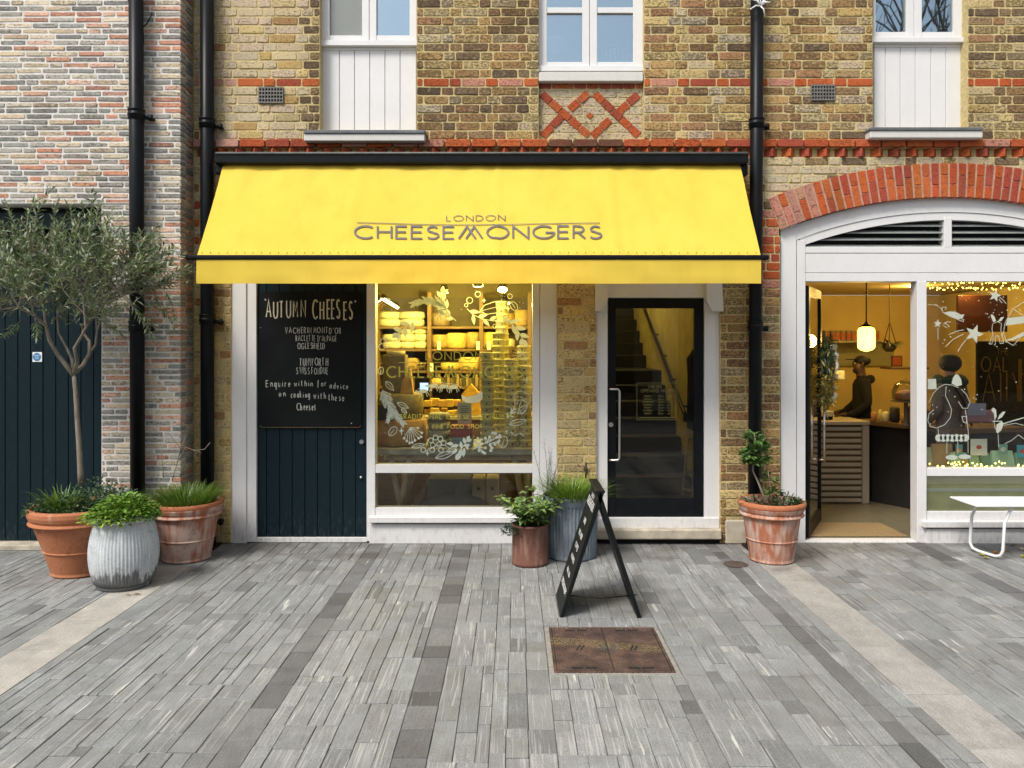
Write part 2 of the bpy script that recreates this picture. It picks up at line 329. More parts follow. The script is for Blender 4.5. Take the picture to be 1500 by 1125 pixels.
# ------------------------------------------------------------------ stroke lettering
def arc(cx, cy, rx, ry, a0, a1, n=12): return [(cx + rx * math.cos(R(a0 + (a1 - a0) * i / n)), cy + ry * math.sin(R(a0 + (a1 - a0) * i / n))) for i in range(n + 1)]
FONT = {
 'A': (.78, [[(0, 0), (.39, 1), (.78, 0)], [(.14, .32), (.64, .32)]]),
 'B': (.5, [[(0, 0), (0, 1), (.22, 1)] + arc(.22, .76, .24, .24, 90, -90)[1:] + [(0, .52)], [(.22, .52)] + arc(.22, .26, .28, .26, 90, -90) + [(0, 0)]]),
 'C': (.85, [arc(.5, .5, .5, .5, 48, 312, 18)]),
 'D': (.72, [[(0, 0), (0, 1), (.22, 1)] + arc(.22, .5, .5, .5, 90, -90, 16)[1:] + [(0, 0)]]),
 'E': (.5, [[(.5, 0), (0, 0), (0, 1), (.5, 1)], [(0, .53), (.46, .53)]]),
 'F': (.48, [[(0, 0), (0, 1), (.48, 1)], [(0, .53), (.44, .53)]]),
 'G': (.95, [arc(.5, .5, .5, .5, 45, 352, 20) + [(.98, .47), (.58, .47)]]),
 'H': (.65, [[(0, 0), (0, 1)], [(.65, 0), (.65, 1)], [(0, .53), (.65, .53)]]),
 'I': (.04, [[(.02, 0), (.02, 1)]]),
 'J': (.3, [[(.3, 1), (.3, .18)] + arc(.12, .18, .18, .2, 0, -120, 6)]),
 'K': (.58, [[(0, 0), (0, 1)], [(.55, 1), (0, .48), (.58, 0)]]),
 'L': (.45, [[(0, 1), (0, 0), (.45, 0)]]),
 'M': (1.12, [[(0, 0), (.39, 1), (.80, 0)], [(.34, 0), (.73, 1), (1.12, 0)]]),
 'm': (.8, [[(0, 0), (0, .6)], [(0, .4)] + arc(.2, .4, .2, .2, 180, 0, 6) + [(.4, 0)], [(.4, .4)] + arc(.6, .4, .2, .2, 180, 0, 6) + [(.8, 0)]]),
 'N': (.72, [[(0, 0), (0, 1), (.72, 0), (.72, 1)]]),
 'O': (1.0, [arc(.5, .5, .5, .5, 90, 450, 24)]),
 'P': (.5, [[(0, 0), (0, 1), (.24, 1)] + arc(.24, .74, .26, .26, 90, -90)[1:] + [(0, .48)]]),
 'Q': (1.0, [arc(.5, .5, .5, .5, 90, 450, 24), [(.6, .25), (.95, -.05)]]),
 'R': (.55, [[(0, 0), (0, 1), (.22, 1)] + arc(.22, .74, .26, .26, 90, -90)[1:] + [(0, .48)], [(.2, .48), (.55, 0)]]),
 'S': (.55, [arc(.28, .755, .235, .245, 35, 240, 10)[:-1] + [(.22, .56), (.36, .46)] + arc(.27, .255, .27, .255, 60, -150, 11)[1:]]),
 'T': (.56, [[(0, 1), (.56, 1)], [(.28, 1), (.28, 0)]]),
 'U': (.66, [[(0, 1), (0, .32)] + arc(.33, .32, .33, .32, 180, 360, 12)[1:] + [(.66, 1)]]),
 'V': (.74, [[(0, 1), (.37, 0), (.74, 1)]]), 'W': (1.1, [[(0, 1), (.28, 0), (.55, 1), (.82, 0), (1.1, 1)]]),
 'X': (.6, [[(0, 0), (.6, 1)], [(0, 1), (.6, 0)]]), 'Y': (.64, [[(0, 1), (.32, .48), (.64, 1)], [(.32, .48), (.32, 0)]]),
 '&': (.7, [[(.68, .4), (.4, .02), (.15, .05), (.05, .25), (.2, .5), (.48, .72), (.42, .95), (.25, .97), (.18, .8), (.35, .5), (.7, 0)]]),
 "'": (.08, [[(.06, 1.05), (.02, .82)]]), '.': (.05, [[(0, 0), (.05, .04)]]), '-': (.3, [[(0, .45), (.3, .45)]]),
 '0': (.5, [arc(.25, .5, .25, .5, 90, 450, 16)]), '1': (.2, [[(0, .8), (.15, 1), (.15, 0)]]), '6': (.5, [[(.4, 1), (.05, .4)] + arc(.25, .27, .24, .27, 150, 510, 14)]),
 'a': (.42, [arc(.2, .28, .2, .28, 60, 400, 10), [(.4, .58), (.42, 0)]]), 'c': (.38, [arc(.22, .28, .2, .28, 50, 310, 9)]),
 'd': (.42, [arc(.2, .28, .2, .28, 60, 400, 10), [(.42, 1), (.42, 0)]]), 'e': (.4, [[(.02, .3), (.38, .34)] + arc(.2, .3, .19, .28, 15, 310, 10)]),
 'f': (.3, [[(.32, .95), (.2, 1), (.12, .85), (.1, -.3)], [(-.02, .55), (.26, .58)]]), 'g': (.42, [arc(.2, .28, .2, .28, 60, 400, 10), [(.42, .58), (.42, -.2), (.3, -.38), (.05, -.3)]]),
 'h': (.4, [[(0, 1), (0, 0)], [(0, .35)] + arc(.2, .38, .19, .2, 160, 0, 6) + [(.4, 0)]]), 'i': (.06, [[(.02, .55), (.04, 0)], [(.03, .8), (.06, .84)]]),
 'k': (.36, [[(0, 1), (0, 0)], [(.32, .6), (0, .28), (.36, 0)]]), 'n': (.4, [[(0, .6), (0, 0)], [(0, .35)] + arc(.2, .38, .19, .2, 160, 0, 6) + [(.4, 0)]]),
 'o': (.42, [arc(.21, .28, .2, .28, 90, 450, 12)]), 'p': (.4, [[(0, .6), (0, -.4)], arc(.2, .3, .2, .28, 170, -170, 10)]), 'q': (.42, [arc(.2, .28, .2, .28, 60, 400, 10), [(.42, .58), (.42, -.42)]]),
 'r': (.28, [[(0, .6), (0, 0)], [(0, .35), (.12, .55), (.28, .58)]]), 's': (.32, [[(.3, .52), (.15, .6), (.04, .46), (.16, .32), (.3, .16), (.16, 0), (0, .06)]]),
 't': (.3, [[(.14, .9), (.12, .08), (.28, 0)], [(0, .6), (.3, .62)]]), 'u': (.4, [[(0, .6), (.02, .15), (.15, 0), (.36, .15), (.38, .6), (.4, 0)]]),
 'v': (.38, [[(0, .6), (.18, 0), (.38, .6)]]), 'w': (.56, [[(0, .6), (.14, 0), (.28, .5), (.42, 0), (.56, .6)]]),
}
CNT = [0]
def ribbon(mb, pts, w, mp):
    """flat stroke along pts (u,v), laid through mp(u,v)"""
    CNT[0] += 1; e_ = .00004 * (CNT[0] % 14); mp0 = mp
    def mp(u, v): p = mp0(u, v); return (p[0] - e_ * .5, p[1] - e_, p[2])
    q = [pts[0]]
    for p in pts[1:]:
        if math.hypot(p[0] - q[-1][0], p[1] - q[-1][1]) > 1e-6: q.append(p)
    closed = len(q) > 3 and math.hypot(q[0][0] - q[-1][0], q[0][1] - q[-1][1]) < 1e-6
    n = len(q); L = []; Rr = []
    if n < 2: return
    for i in range(n):
        a = q[i - 1] if i > 0 else (q[-2] if closed else None); b = q[i]; c = q[i + 1] if i < n - 1 else (q[1] if closed else None)
        d1 = d2 = None
        if a: l = math.hypot(b[0] - a[0], b[1] - a[1]); d1 = ((b[0] - a[0]) / l, (b[1] - a[1]) / l)
        if c: l = math.hypot(c[0] - b[0], c[1] - b[1]); d2 = ((c[0] - b[0]) / l, (c[1] - b[1]) / l)
        if not d1: d1 = d2
        if not d2: d2 = d1
        n1 = (-d1[1], d1[0]); n2 = (-d2[1], d2[0]); mx, my = n1[0] + n2[0], n1[1] + n2[1]; l = math.hypot(mx, my)
        if l < .2: mx, my = n1; l = 1
        mx /= l; my /= l; k = w / 2 / max(.45, mx * n1[0] + my * n1[1])
        L.append(mb.vert(mp(b[0] + mx * k, b[1] + my * k))); Rr.append(mb.vert(mp(b[0] - mx * k, b[1] - my * k)))
    for i in range(n - 1): mb.face([Rr[i], Rr[i + 1], L[i + 1], L[i]])
def text_width(s, gap, xs=1.0): return sum((FONT[c][0] * xs if c != ' ' else .45 * xs) + gap for c in s) - gap
def text(mb, s, u0, v0, h, mp, width=None, stroke=.13, gap=.28, xs=1.0, jit=0.0, slope=0.0, r=rng):
    """lettering with cap height h from (u0,v0); stretched to width when given"""
    tw = text_width(s, gap, xs)
    if width: k = width / h / tw; xs *= k; gap *= k
    u = 0.0
    for c in s:
        if c == ' ': u += .45 * xs + gap; continue
        gw, st = FONT[c]; ju, jv, js = r.uniform(-jit, jit), r.uniform(-jit, jit), 1 + r.uniform(-jit, jit)
        for pl in st: ribbon(mb, [(u0 + (u + ju + p[0] * xs) * h, v0 + (jv + p[1] * js + slope * u) * h) for p in pl], stroke * h, mp)
        u += gw * xs + gap
# ================================================================== GROUND
D = 6.83            # brick face of the shop building
DL = 6.58           # face of the left-hand building, which stands forward
def slatemat():
    m, t, b = nodes('slate'); b.inputs['Specular IOR Level'].default_value = .35
    a = N(t, 'ShaderNodeAttribute', attribute_name='col')
    off = N(t, 'ShaderNodeVectorMath', operation='MULTIPLY_ADD'); off.inputs[1].default_value = (61, 83, 47)
    g = N(t, 'ShaderNodeNewGeometry'); t.links.new(a.outputs['Color'], off.inputs[0]); t.links.new(g.outputs['Position'], off.inputs[2])
    def n(scale, sx, sy, det=5, rough=.6):
        mp = N(t, 'ShaderNodeMapping'); mp.inputs['Scale'].default_value = (sx, sy, 1); t.links.new(off.outputs[0], mp.inputs[0])
        q = N(t, 'ShaderNodeTexNoise'); q.inputs['Scale'].default_value = scale; q.inputs['Detail'].default_value = det; q.inputs['Roughness'].default_value = rough; t.links.new(mp.outputs[0], q.inputs['Vector']); return q.outputs['Fac']
    fine = n(60, 3.4, .15); blot = n(7, 1, 1); grain = n(160, 1, 1, 3); streak = n(17, 5.6, .14, 4, .55)
    c = mixc(t, 1.0, a.outputs['Color'], ramp(t, fine, [(.3, (.84, .84, .85)), (.7, (1.15, 1.15, 1.15))]), 'MULTIPLY')
    c = mixc(t, 1.0, c, ramp(t, grain, [(.3, (.70, .70, .70)), (.7, (1.32, 1.32, 1.32))]), 'MULTIPLY')
    c = mixc(t, 1.0, c, ramp(t, blot, [(.3, (.84, .84, .84)), (.7, (1.14, 1.14, 1.13))]), 'MULTIPLY')
    thr = math_(t, 'ADD', streak, math_(t, 'MULTIPLY', a.outputs['Alpha'], .16))
    vein = n(9, 3.2, .22, 5, .6); f0 = ramp(t, math_(t, 'ADD', vein, math_(t, 'MULTIPLY', a.outputs['Alpha'], .06)), [(.71, (0, 0, 0)), (.735, (1, 1, 1))]); c = mixc(t, math_(t, 'MULTIPLY', f0, .7), c, (.66, .65, .60))
    f = ramp(t, thr, [(.69, (0, 0, 0)), (.77, (1, 1, 1))])
    c = mixc(t, math_(t, 'MULTIPLY', f, .48), c, (.50, .50, .475))
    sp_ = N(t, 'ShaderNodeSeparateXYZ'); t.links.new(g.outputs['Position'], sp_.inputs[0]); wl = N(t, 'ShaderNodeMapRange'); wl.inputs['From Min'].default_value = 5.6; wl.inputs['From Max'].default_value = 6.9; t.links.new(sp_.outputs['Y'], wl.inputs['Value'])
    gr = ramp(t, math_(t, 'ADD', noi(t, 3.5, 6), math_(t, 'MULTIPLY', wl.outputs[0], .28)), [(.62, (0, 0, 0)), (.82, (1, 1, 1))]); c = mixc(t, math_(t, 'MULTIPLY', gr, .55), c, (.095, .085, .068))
    gum = ramp(t, noi(t, 11, 2), [(.735, (0, 0, 0)), (.75, (1, 1, 1))]); c = mixc(t, math_(t, 'MULTIPLY', gum, .35), c, (.11, .105, .10))
    dirt = noi(t, 1.1, 6); c = mixc(t, math_(t, 'MULTIPLY', ramp(t, dirt, [(.45, (0, 0, 0)), (.75, (1, 1, 1))]), .35), c, (.10, .095, .085))
    t.links.new(c, b.inputs['Base Color']); t.links.new(ramp(t, blot, [(.3, (.55, .55, .55)), (.7, (.8, .8, .8))]), b.inputs['Roughness'])
    bump(t, b, math_(t, 'ADD', fine, math_(t, 'MULTIPLY', grain, 1.2)), .5, .004); return m
M_slate = slatemat()
M_bed = simple('joint_grout', (.11, .105, .095), .95, .3, 30, bmp=.4)
M_far = simple('far_paving', (.17, .17, .168), .8, .25, 4, bmp=.3)
gm = MB(); gm.box(-120, 120, -120, 120, -.34, -.04); struct(gm.build('ground', M_far, origin=(0, 0, 0)))
pm = MB(); pm.box(-9, 9, -1.5, 6.93, -.036, -.007); pave = struct(pm.build('pavement', M_bed, origin=(0, 0, 0)))
rp = random.Random(21)
MHX0, MHX1, MHY0, MHY1 = .190, .905, 4.105, 4.825
special = [(-2.885, -2.575, 'g'), (-1.275, -1.14, 'd'), (-.515, -.365, 'd'), (1.70, 1.80, 'd'), (1.975, 2.28, 'g'), (3.50, 3.65, 'd'), (-4.6, -4.48, 'd'), (5.0, 5.13, 'd')]
cols = []; x = -6.6
edges = sorted(special) + [(6.6, 6.6, 'e')]
def fillcols(a, b):                      # zones a few stones wide; the stones inside are set out afresh every metre or so
    n = max(1, round((b - a) / rp.uniform(.26, .36))); ws = [rp.uniform(.7, 1.4) for _ in range(n)]; k = (b - a) / sum(ws); u = a
    for q in ws: cols.append((u, u + q * k, 's')); u += q * k
for a, b, k in edges:
    br = [x] + [q for q in (MHX0, MHX1) if x < q < a] + [a]
    for i in range(len(br) - 1):
        if br[i + 1] - br[i] > .02: fillcols(br[i], br[i + 1])
    if k != 'e': cols.append((a, b, k))
    x = b
pieces = []
def slabcol(kind, i):
    if kind == 'g':
        L = (.345, .335, .312); k = rp.uniform(.94, 1.05); return (*[q * k for q in L], 0.0)
    if kind == 'd':
        k = rp.choice([.10, .135, .145, .155, .165, .17, .18]) * rp.uniform(.9, 1.1); return (k, k * 1.02, k * 1.02, 0.0)
    q = rp.random()
    k = rp.uniform(.215, .275) if q > .10 else rp.uniform(.155, .20)
    return (k * rp.uniform(.935, .965), k * .99, k * rp.uniform(.965, 1.0), rp.choice([0, .25, .5, .75, 1.0, 1.0, .9]))
Y0, Y1 = .9, 6.885
def run(a, b, y, end, k, last):
    while y < end - 1e-6:
        L = {'g': rp.uniform(.5, .72), 'd': rp.uniform(.14, .30), 's': rp.choice([rp.uniform(.14, .24), rp.uniform(.22, .36), rp.uniform(.32, .56)])}[k]
        e = min(y + L, end)
        if end - e < .07: e = end
        cutcol = a > MHX0 - .012 and b < MHX1 + .012
        segs = [(y, e)]
        if cutcol: segs = [(p, q) for p, q in ((y, min(e, MHY0)), (max(y, MHY1), e)) if q - p > .02]
        kk = 'd' if (k == 's' and .78 < a and b < .93 and e < 4.12) else k
        for p, q in segs: pieces.append((a, b, p, q, kk))
        y = e
for a, b, k in cols:
    if k != 's': run(a, b, Y0 + rp.uniform(0, .2), Y1, k, True); continue
    y = Y0
    while y < Y1 - 1e-6:
        e = min(Y1, y + rp.uniform(.45, 1.15))
        if Y1 - e < .3: e = Y1
        n = max(1, round((b - a) / rp.uniform(.07, .125))); ws = [rp.uniform(.6, 1.5) for _ in range(n)]; kk = (b - a) / sum(ws); u = a
        for q in ws: run(u, u + q * kk, y, e, 's', False); u += q * kk
        y = e
def pxarea(a, b, p, q):
    yc = (p + q) / 2; xc = (a + b) / 2; sx = CX + xc * F / yc; sy = CY + H * F / yc
    ins = -20 < sx < 1520 and sy < 1140
    return ((b - a) * F / yc) * (H * F / p - H * F / q) if ins else 0
order = sorted(range(len(pieces)), key=lambda i: -pxarea(*pieces[i][:4]))
single = set(order[:300]); rest = MB()
for i, (a, b, p, q, k) in enumerate(pieces):
    g = .0017; top = rp.uniform(-.0028, .0022); c = slabcol(k, i)
    if k == 'g' and a < 0:      # left strip: pale and grey stones take turns
        c = (.40, .38, .34, 0) if (int(q / .62) % 2) else (.325, .322, .312, 0)
    mb = MB() if i in single else rest
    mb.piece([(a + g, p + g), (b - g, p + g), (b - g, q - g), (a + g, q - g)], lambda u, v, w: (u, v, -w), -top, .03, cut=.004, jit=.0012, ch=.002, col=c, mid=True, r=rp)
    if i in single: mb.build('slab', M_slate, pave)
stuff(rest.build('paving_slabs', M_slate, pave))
# ================================================================== SHOP BUILDING
PITCH = .0779; ZS = Z(210.5, D)
bld = empty('brick_building', (1.5, D + .2, 0), 'yellow stock brick building with red brick bands behind the yellow awning', 'building')
XL, XR = X(283, D) + .002, 6.4
def Rr(px0, px1, py0, py1): return (X(px0, D), X(px1, D), Z(py1, D), Z(py0, D))
openings = [Rr(468, 610, -260, 191), Rr(789, 943, -260, 204), Rr(1279, 1418, -260, 189), Rr(338, 816, 398, 830), Rr(874, 1055, 398, 830)]
ACX, ACZ = X(1389, D), Z(943, D); RO, RI = 704 * D / F, 654 * D / F
cafe = (X(1143, D), X(1635, D), -1, Z(337, D)); openings.append(cafe)
def intervals(z0, z1):
    iv = [(XL, XR)]; cuts = [(o[0], o[1]) for o in openings if o[2] < z1 - .02 and o[3] > z0 + .02]
    zz = max(abs(z0 - ACZ), abs(z1 - ACZ))
    if z0 > Z(345, D) and zz < RO: hw = math.sqrt(RO * RO - zz * zz) ; cuts.append((ACX - min(hw, 1.50), ACX + min(hw, 1.50)))
    elif z1 > Z(345, D) and z0 <= Z(345, D): cuts.append((ACX - 1.5, ACX + 1.5))
    for a, b in cuts:
        iv = [q for p in iv for q in ((p[0], min(p[1], a)), (max(p[0], b), p[1])) if q[1] - q[0] > .012]
    return iv
rb = random.Random(5)
YEL = [(.55, .42, .18), (.52, .40, .19), (.49, .385, .205), (.58, .44, .195), (.45, .36, .19)]
PALE = [(.52, .43, .27), (.48, .41, .28), (.54, .44, .26), (.50, .40, .26), (.51, .40, .28)]
BRN = [(.38, .235, .09), (.43, .28, .115), (.32, .195, .085), (.47, .33, .13), (.37, .205, .10), (.28, .18, .09)]
DRK = [(.17, .12, .07), (.21, .15, .085), (.26, .18, .10), (.42, .31, .14), (.32, .22, .11)]
REDC = [(.45, .098, .030), (.41, .088, .032), (.47, .122, .038), (.34, .075, .042), (.47, .23, .165), (.43, .10, .033)]
def stockcol(x, z):
    px = CX + x * F / D; py = CY - (z - H) * F / D; q = rb.random()
    if 300 < py < 380 and (px < 294): return (*rb.choice(REDC), .2), True
    if 1112 < px < 1150 and 292 < py < 418 and q < .93: return (*rb.choice(REDC), .3), True
    if py > 210 and px > 1113 and py < 330: return ((*rb.choice(PALE), .15) if q < .75 else (*rb.choice(DRK), .5)), False
    if py > 395:
        if px < 345: return (*(rb.choice(YEL) if q < .85 else rb.choice(BRN)), rb.uniform(0, .35)), False
        if px < 880: return (*(rb.choice(YEL) if q < .82 else rb.choice(BRN)), rb.uniform(0, .5)), False
        return (*(rb.choice(BRN) if q < .7 else rb.choice(YEL)), rb.uniform(.2, .8)), False
    if px < 445: return (*(rb.choice(PALE) if q < .82 else rb.choice(YEL) if q < .92 else rb.choice(BRN)), rb.uniform(0, .3)), False
    if px < 470: return (*(rb.choice(DRK) if q < .8 else rb.choice(PALE)), rb.uniform(.4, 1)), False
    if px < 790: return (*(rb.choice(BRN) if q < .42 else rb.choice(DRK) if q < .68 else rb.choice(YEL) if q < .88 else rb.choice(PALE)), rb.uniform(.4, 1)), False
    if px < 1279: return (*(rb.choice(BRN) if q < .56 else rb.choice(DRK) if q < .66 else rb.choice(YEL) if q < .86 else rb.choice(PALE)), rb.uniform(.2, .8)), False
    return (*(rb.choice(YEL) if q < .48 else rb.choice(DRK) if q < .72 else rb.choice(BRN)), rb.uniform(.3, 1)), False
mort = MB(); bricks = []
k0, k1 = -28, 46
front = lambda u, v, w: (u, w, v)
for k in range(k0, k1):
    zc = ZS - k * PITCH; z0, z1 = zc - PITCH / 2, zc + PITCH / 2
    if z1 < -.02: break
    for (a, b) in intervals(z0, z1):
        mort.box(a + .002, b - .002, D + (.0055 if k != 1 else .04), D + .30, z0, z1)
        if k == 1: continue                       # the dogtooth course is built by itself
        u = a; S, Hd = .226, .113; i = (k % 2)
        if k == 0: u = a - rb.uniform(0, .1)
        elif i: u = a - .055
        while u < b - .008:
            Lb = S if (k in (0,)) else (S if i % 2 == 0 else Hd)
            Lb *= rb.uniform(.95, 1.05); i += 1
            p, q = max(u, a), min(u + Lb, b)
            if b - q < .045: q = b
            if q - p > .02: bricks.append((p, q, z0, z1, k))
            u = u + Lb if q < b else b
wall = mort.build('wall', M_mortar, bld)
def seen(p, q, z0, z1):
    px = CX + (p + q) / 2 * F / D; py = CY - ((z0 + z1) / 2 - H) * F / D
    if not (-15 < px < 1510 and -8 < py < 800): return 0
    if 318 < px < 1090 and 225 < py < 412: return 0
    if py > 560 and 1085 < px < 1115: return .1
    return (q - p) * (z1 - z0)
order = sorted(range(len(bricks)), key=lambda i: -seen(*bricks[i][:4])); single = set(order[:300])
restb = MB(); restr = MB()
for i, (p, q, z0, z1, k) in enumerate(bricks):
    red = k in (0, -7); col, r2 = stockcol((p + q) / 2, (z0 + z1) / 2)
    if red: col = (*rb.choice(REDC), rb.uniform(0, .5))
    red = red or r2
    px = CX + (p + q) / 2 * F / D
    if k == 0 and 815 < px < 930: col = (.13, .07, .045, .5)
    if k in (0, -7) and px < 352: col = (.46, .26, .20, .1)
    mb = MB() if i in single else (restr if red else restb)
    g = .0055; wf = D + rb.uniform(-.0025, .0025) - (.03 if k == 0 else 0)
    mb.piece([(p + g, z0 + g), (q - g, z0 + g), (q - g, z1 - g), (p + g, z1 - g)], front, wf, D + .115, cut=.010, jit=.0028 if not red else .0015, ch=.0045, col=col, r=rb)
    if i in single: mb.build('brick', M_red if red else M_brick, wall)
stuff(restb.build('bricks', M_brick, wall)); stuff(restr.build('red_bricks', M_red, wall))
# upper storeys go on above the picture
fl_ = MB(); fl_.box(XL - .06, XL + .015, D + .03, D + .29, 0, 8.1); fl_.build('wall_end', M_mortar, bld)
up = MB(); up.box(XL + .003, XR, D + .02, D + .35, ZS - (k0 - .5) * PITCH + .002, 8.2); up.build('upper_wall', M_mortar, bld)
# dogtooth course
zt = ZS - PITCH; pit = .158; n = int((XR - XL) / pit)
for i in range(n):
    x = XL + pit * (i + .5); px = CX + x * F / D
    mb = MB(); mb.cc = (*rb.choice(REDC[:4]), .3)
    mb.prism([(x - pit * .495, 0), (x, -.095), (x + pit * .495, 0)], 0, 1)
    mb.v = [(v[0], D + .065 + v[2], zt - PITCH * .47 + v[1] * PITCH * .93) for v in mb.v]
    mb.build('dogtooth_brick', M_red, bld)
# segmental arch over the cafe
arch = MB(); nseg = 40; a_s = math.asin(246 / 654)
def apt(rad, t): return (ACX + rad * math.sin(t), ACZ + rad * math.cos(t))
for i in range(nseg):
    t0, t1 = -a_s + 2 * a_s * i / nseg, -a_s + 2 * a_s * (i + 1) / nseg
    arch.prism([apt(RI + .003, t0), apt(RO - .004, t0), apt(RO - .004, t1), apt(RI + .003, t1)], D - .006, D + .28)
archo = arch.build('arch', simple('red_mortar', (.42, .24, .17), .95, .2, 30, bmp=.4), bld)
for i in range(nseg):
    t0, t1 = -a_s + 2 * a_s * i / nseg + .0024, -a_s + 2 * a_s * (i + 1) / nseg - .0024
    sp = (.62 if i % 2 else .36) + rb.uniform(-.04, .04); m_ = RI + (RO - RI) * sp
    for (r0, r1) in ((RI + .001, m_ - .003), (m_ + .003, RO - .002)):
        mb = MB(); c = rb.choice(REDC[:4]) if (i > 6 or rb.random() < .5) else (.45, .22, .16)
        mb.piece([apt(r0, t0), apt(r0, t1), apt(r1, t1), apt(r1, t0)], front, D - .013 + rb.uniform(-.002, .002), D + .2, cut=.006, jit=.0012, ch=.003, col=(*[v * rb.uniform(.9, 1.15) for v in c], .15), mid=False, r=rb)
        mb.build('voussoir', M_red, archo)
# diaper panel under the middle window
dp = MB(); dd = D + .055; dp.box(X(788, D) + .003, X(943.5, D), dd + .006, dd + .2, Z(206, D), Z(104, D)); pan = dp.build('diaper_panel', M_mortar, bld)
pr = MB(); zz = Z(205, D) + .003; row = 0
while zz < Z(119, D) - .02:
    top = row == 6; u = X(789, D) - (.0 if row % 2 else .08)
    while u < X(943, D) - .01:
        e = u + (.20 if rb.random() < .6 else .11); p, q = max(u, X(789, D)), min(e, X(943, D))
        if q - p > .03: (pr).piece([(p + .004, zz + .004), (q - .004, zz + .004), (q - .004, zz + .0735), (p + .004, zz + .0735)], front, dd + .002, dd + .1, cut=.008, jit=.003, ch=.003, col=(*(rb.choice(REDC[:4]) if top else rb.choice(PALE)), .25), r=rb)
        u = e
    zz += .0779; row += 1
stuff(pr.build('panel_bricks', M_brick, pan))
def diag(px0, py0, px1, py1, n):
    a = Vector((X(px0, dd), Z(py0, dd))); b = Vector((X(px1, dd), Z(py1, dd))); L = (b - a).length; d = (b - a) / L; nn = Vector((-d.y, d.x)) * .034
    for i in range(n):
        p = a + d * (L * i / n + .004); q = a + d * (L * (i + 1) / n - .004)
        mb = MB(); mb.piece([tuple(p - nn), tuple(q - nn), tuple(q + nn), tuple(p + nn)], front, dd - .006 + rb.uniform(-.0015, .0015), dd + .05, cut=.005, jit=.002, ch=.003, col=(*rb.choice(REDC[:4]), .35), mid=False, r=rb)
        mb.build('diaper_brick', M_red, pan)
diag(793, 137, 863, 199, 5); diag(871, 137, 936, 199, 5); diag(862, 136, 834, 161, 2); diag(823, 170, 794, 200, 2); diag(935, 138, 905, 165, 2); diag(894, 175, 867, 200, 2)
mb = MB(); c_ = (X(864, dd), Z(169.5, dd)); mb.piece([(c_[0] - .032, c_[1]), (c_[0], c_[1] - .032), (c_[0] + .032, c_[1]), (c_[0], c_[1] + .032)], front, dd - .005, dd + .04, cut=.004, jit=.001, ch=.002, col=(.44, .11, .035, .1), mid=False); mb.build('diaper_brick', M_red, pan)
# air vents
for (x0, x1, y0, y1) in ((378, 415, 127, 151), (1188, 1224, 123.5, 147)):
    d = D - .018; v = MB(); v.pbox(x0, x1, y0, y1, d + .012, .03); vo = v.build('air_vent', M_dark, bld)
    g = MB(); nx, nz = 8, 4; w_ = (x1 - x0) / (nx * 2 + 1); h_ = (y1 - y0) / (nz * 2 + 1)
    for i in range(nx + 1): g.pbox(x0 + i * 2 * w_ + w_ * .16, x0 + (i * 2 + 1) * w_ - w_ * .16, y0, y1, d, .013, .001)
    for j in range(nz + 1): g.pbox(x0 + .3, x1 - .3, y0 + j * 2 * h_ + h_ * .1, y0 + (j * 2 + 1) * h_ - h_ * .1, d + .0015, .011, .001)
    g.build('grille', M_grille, vo)
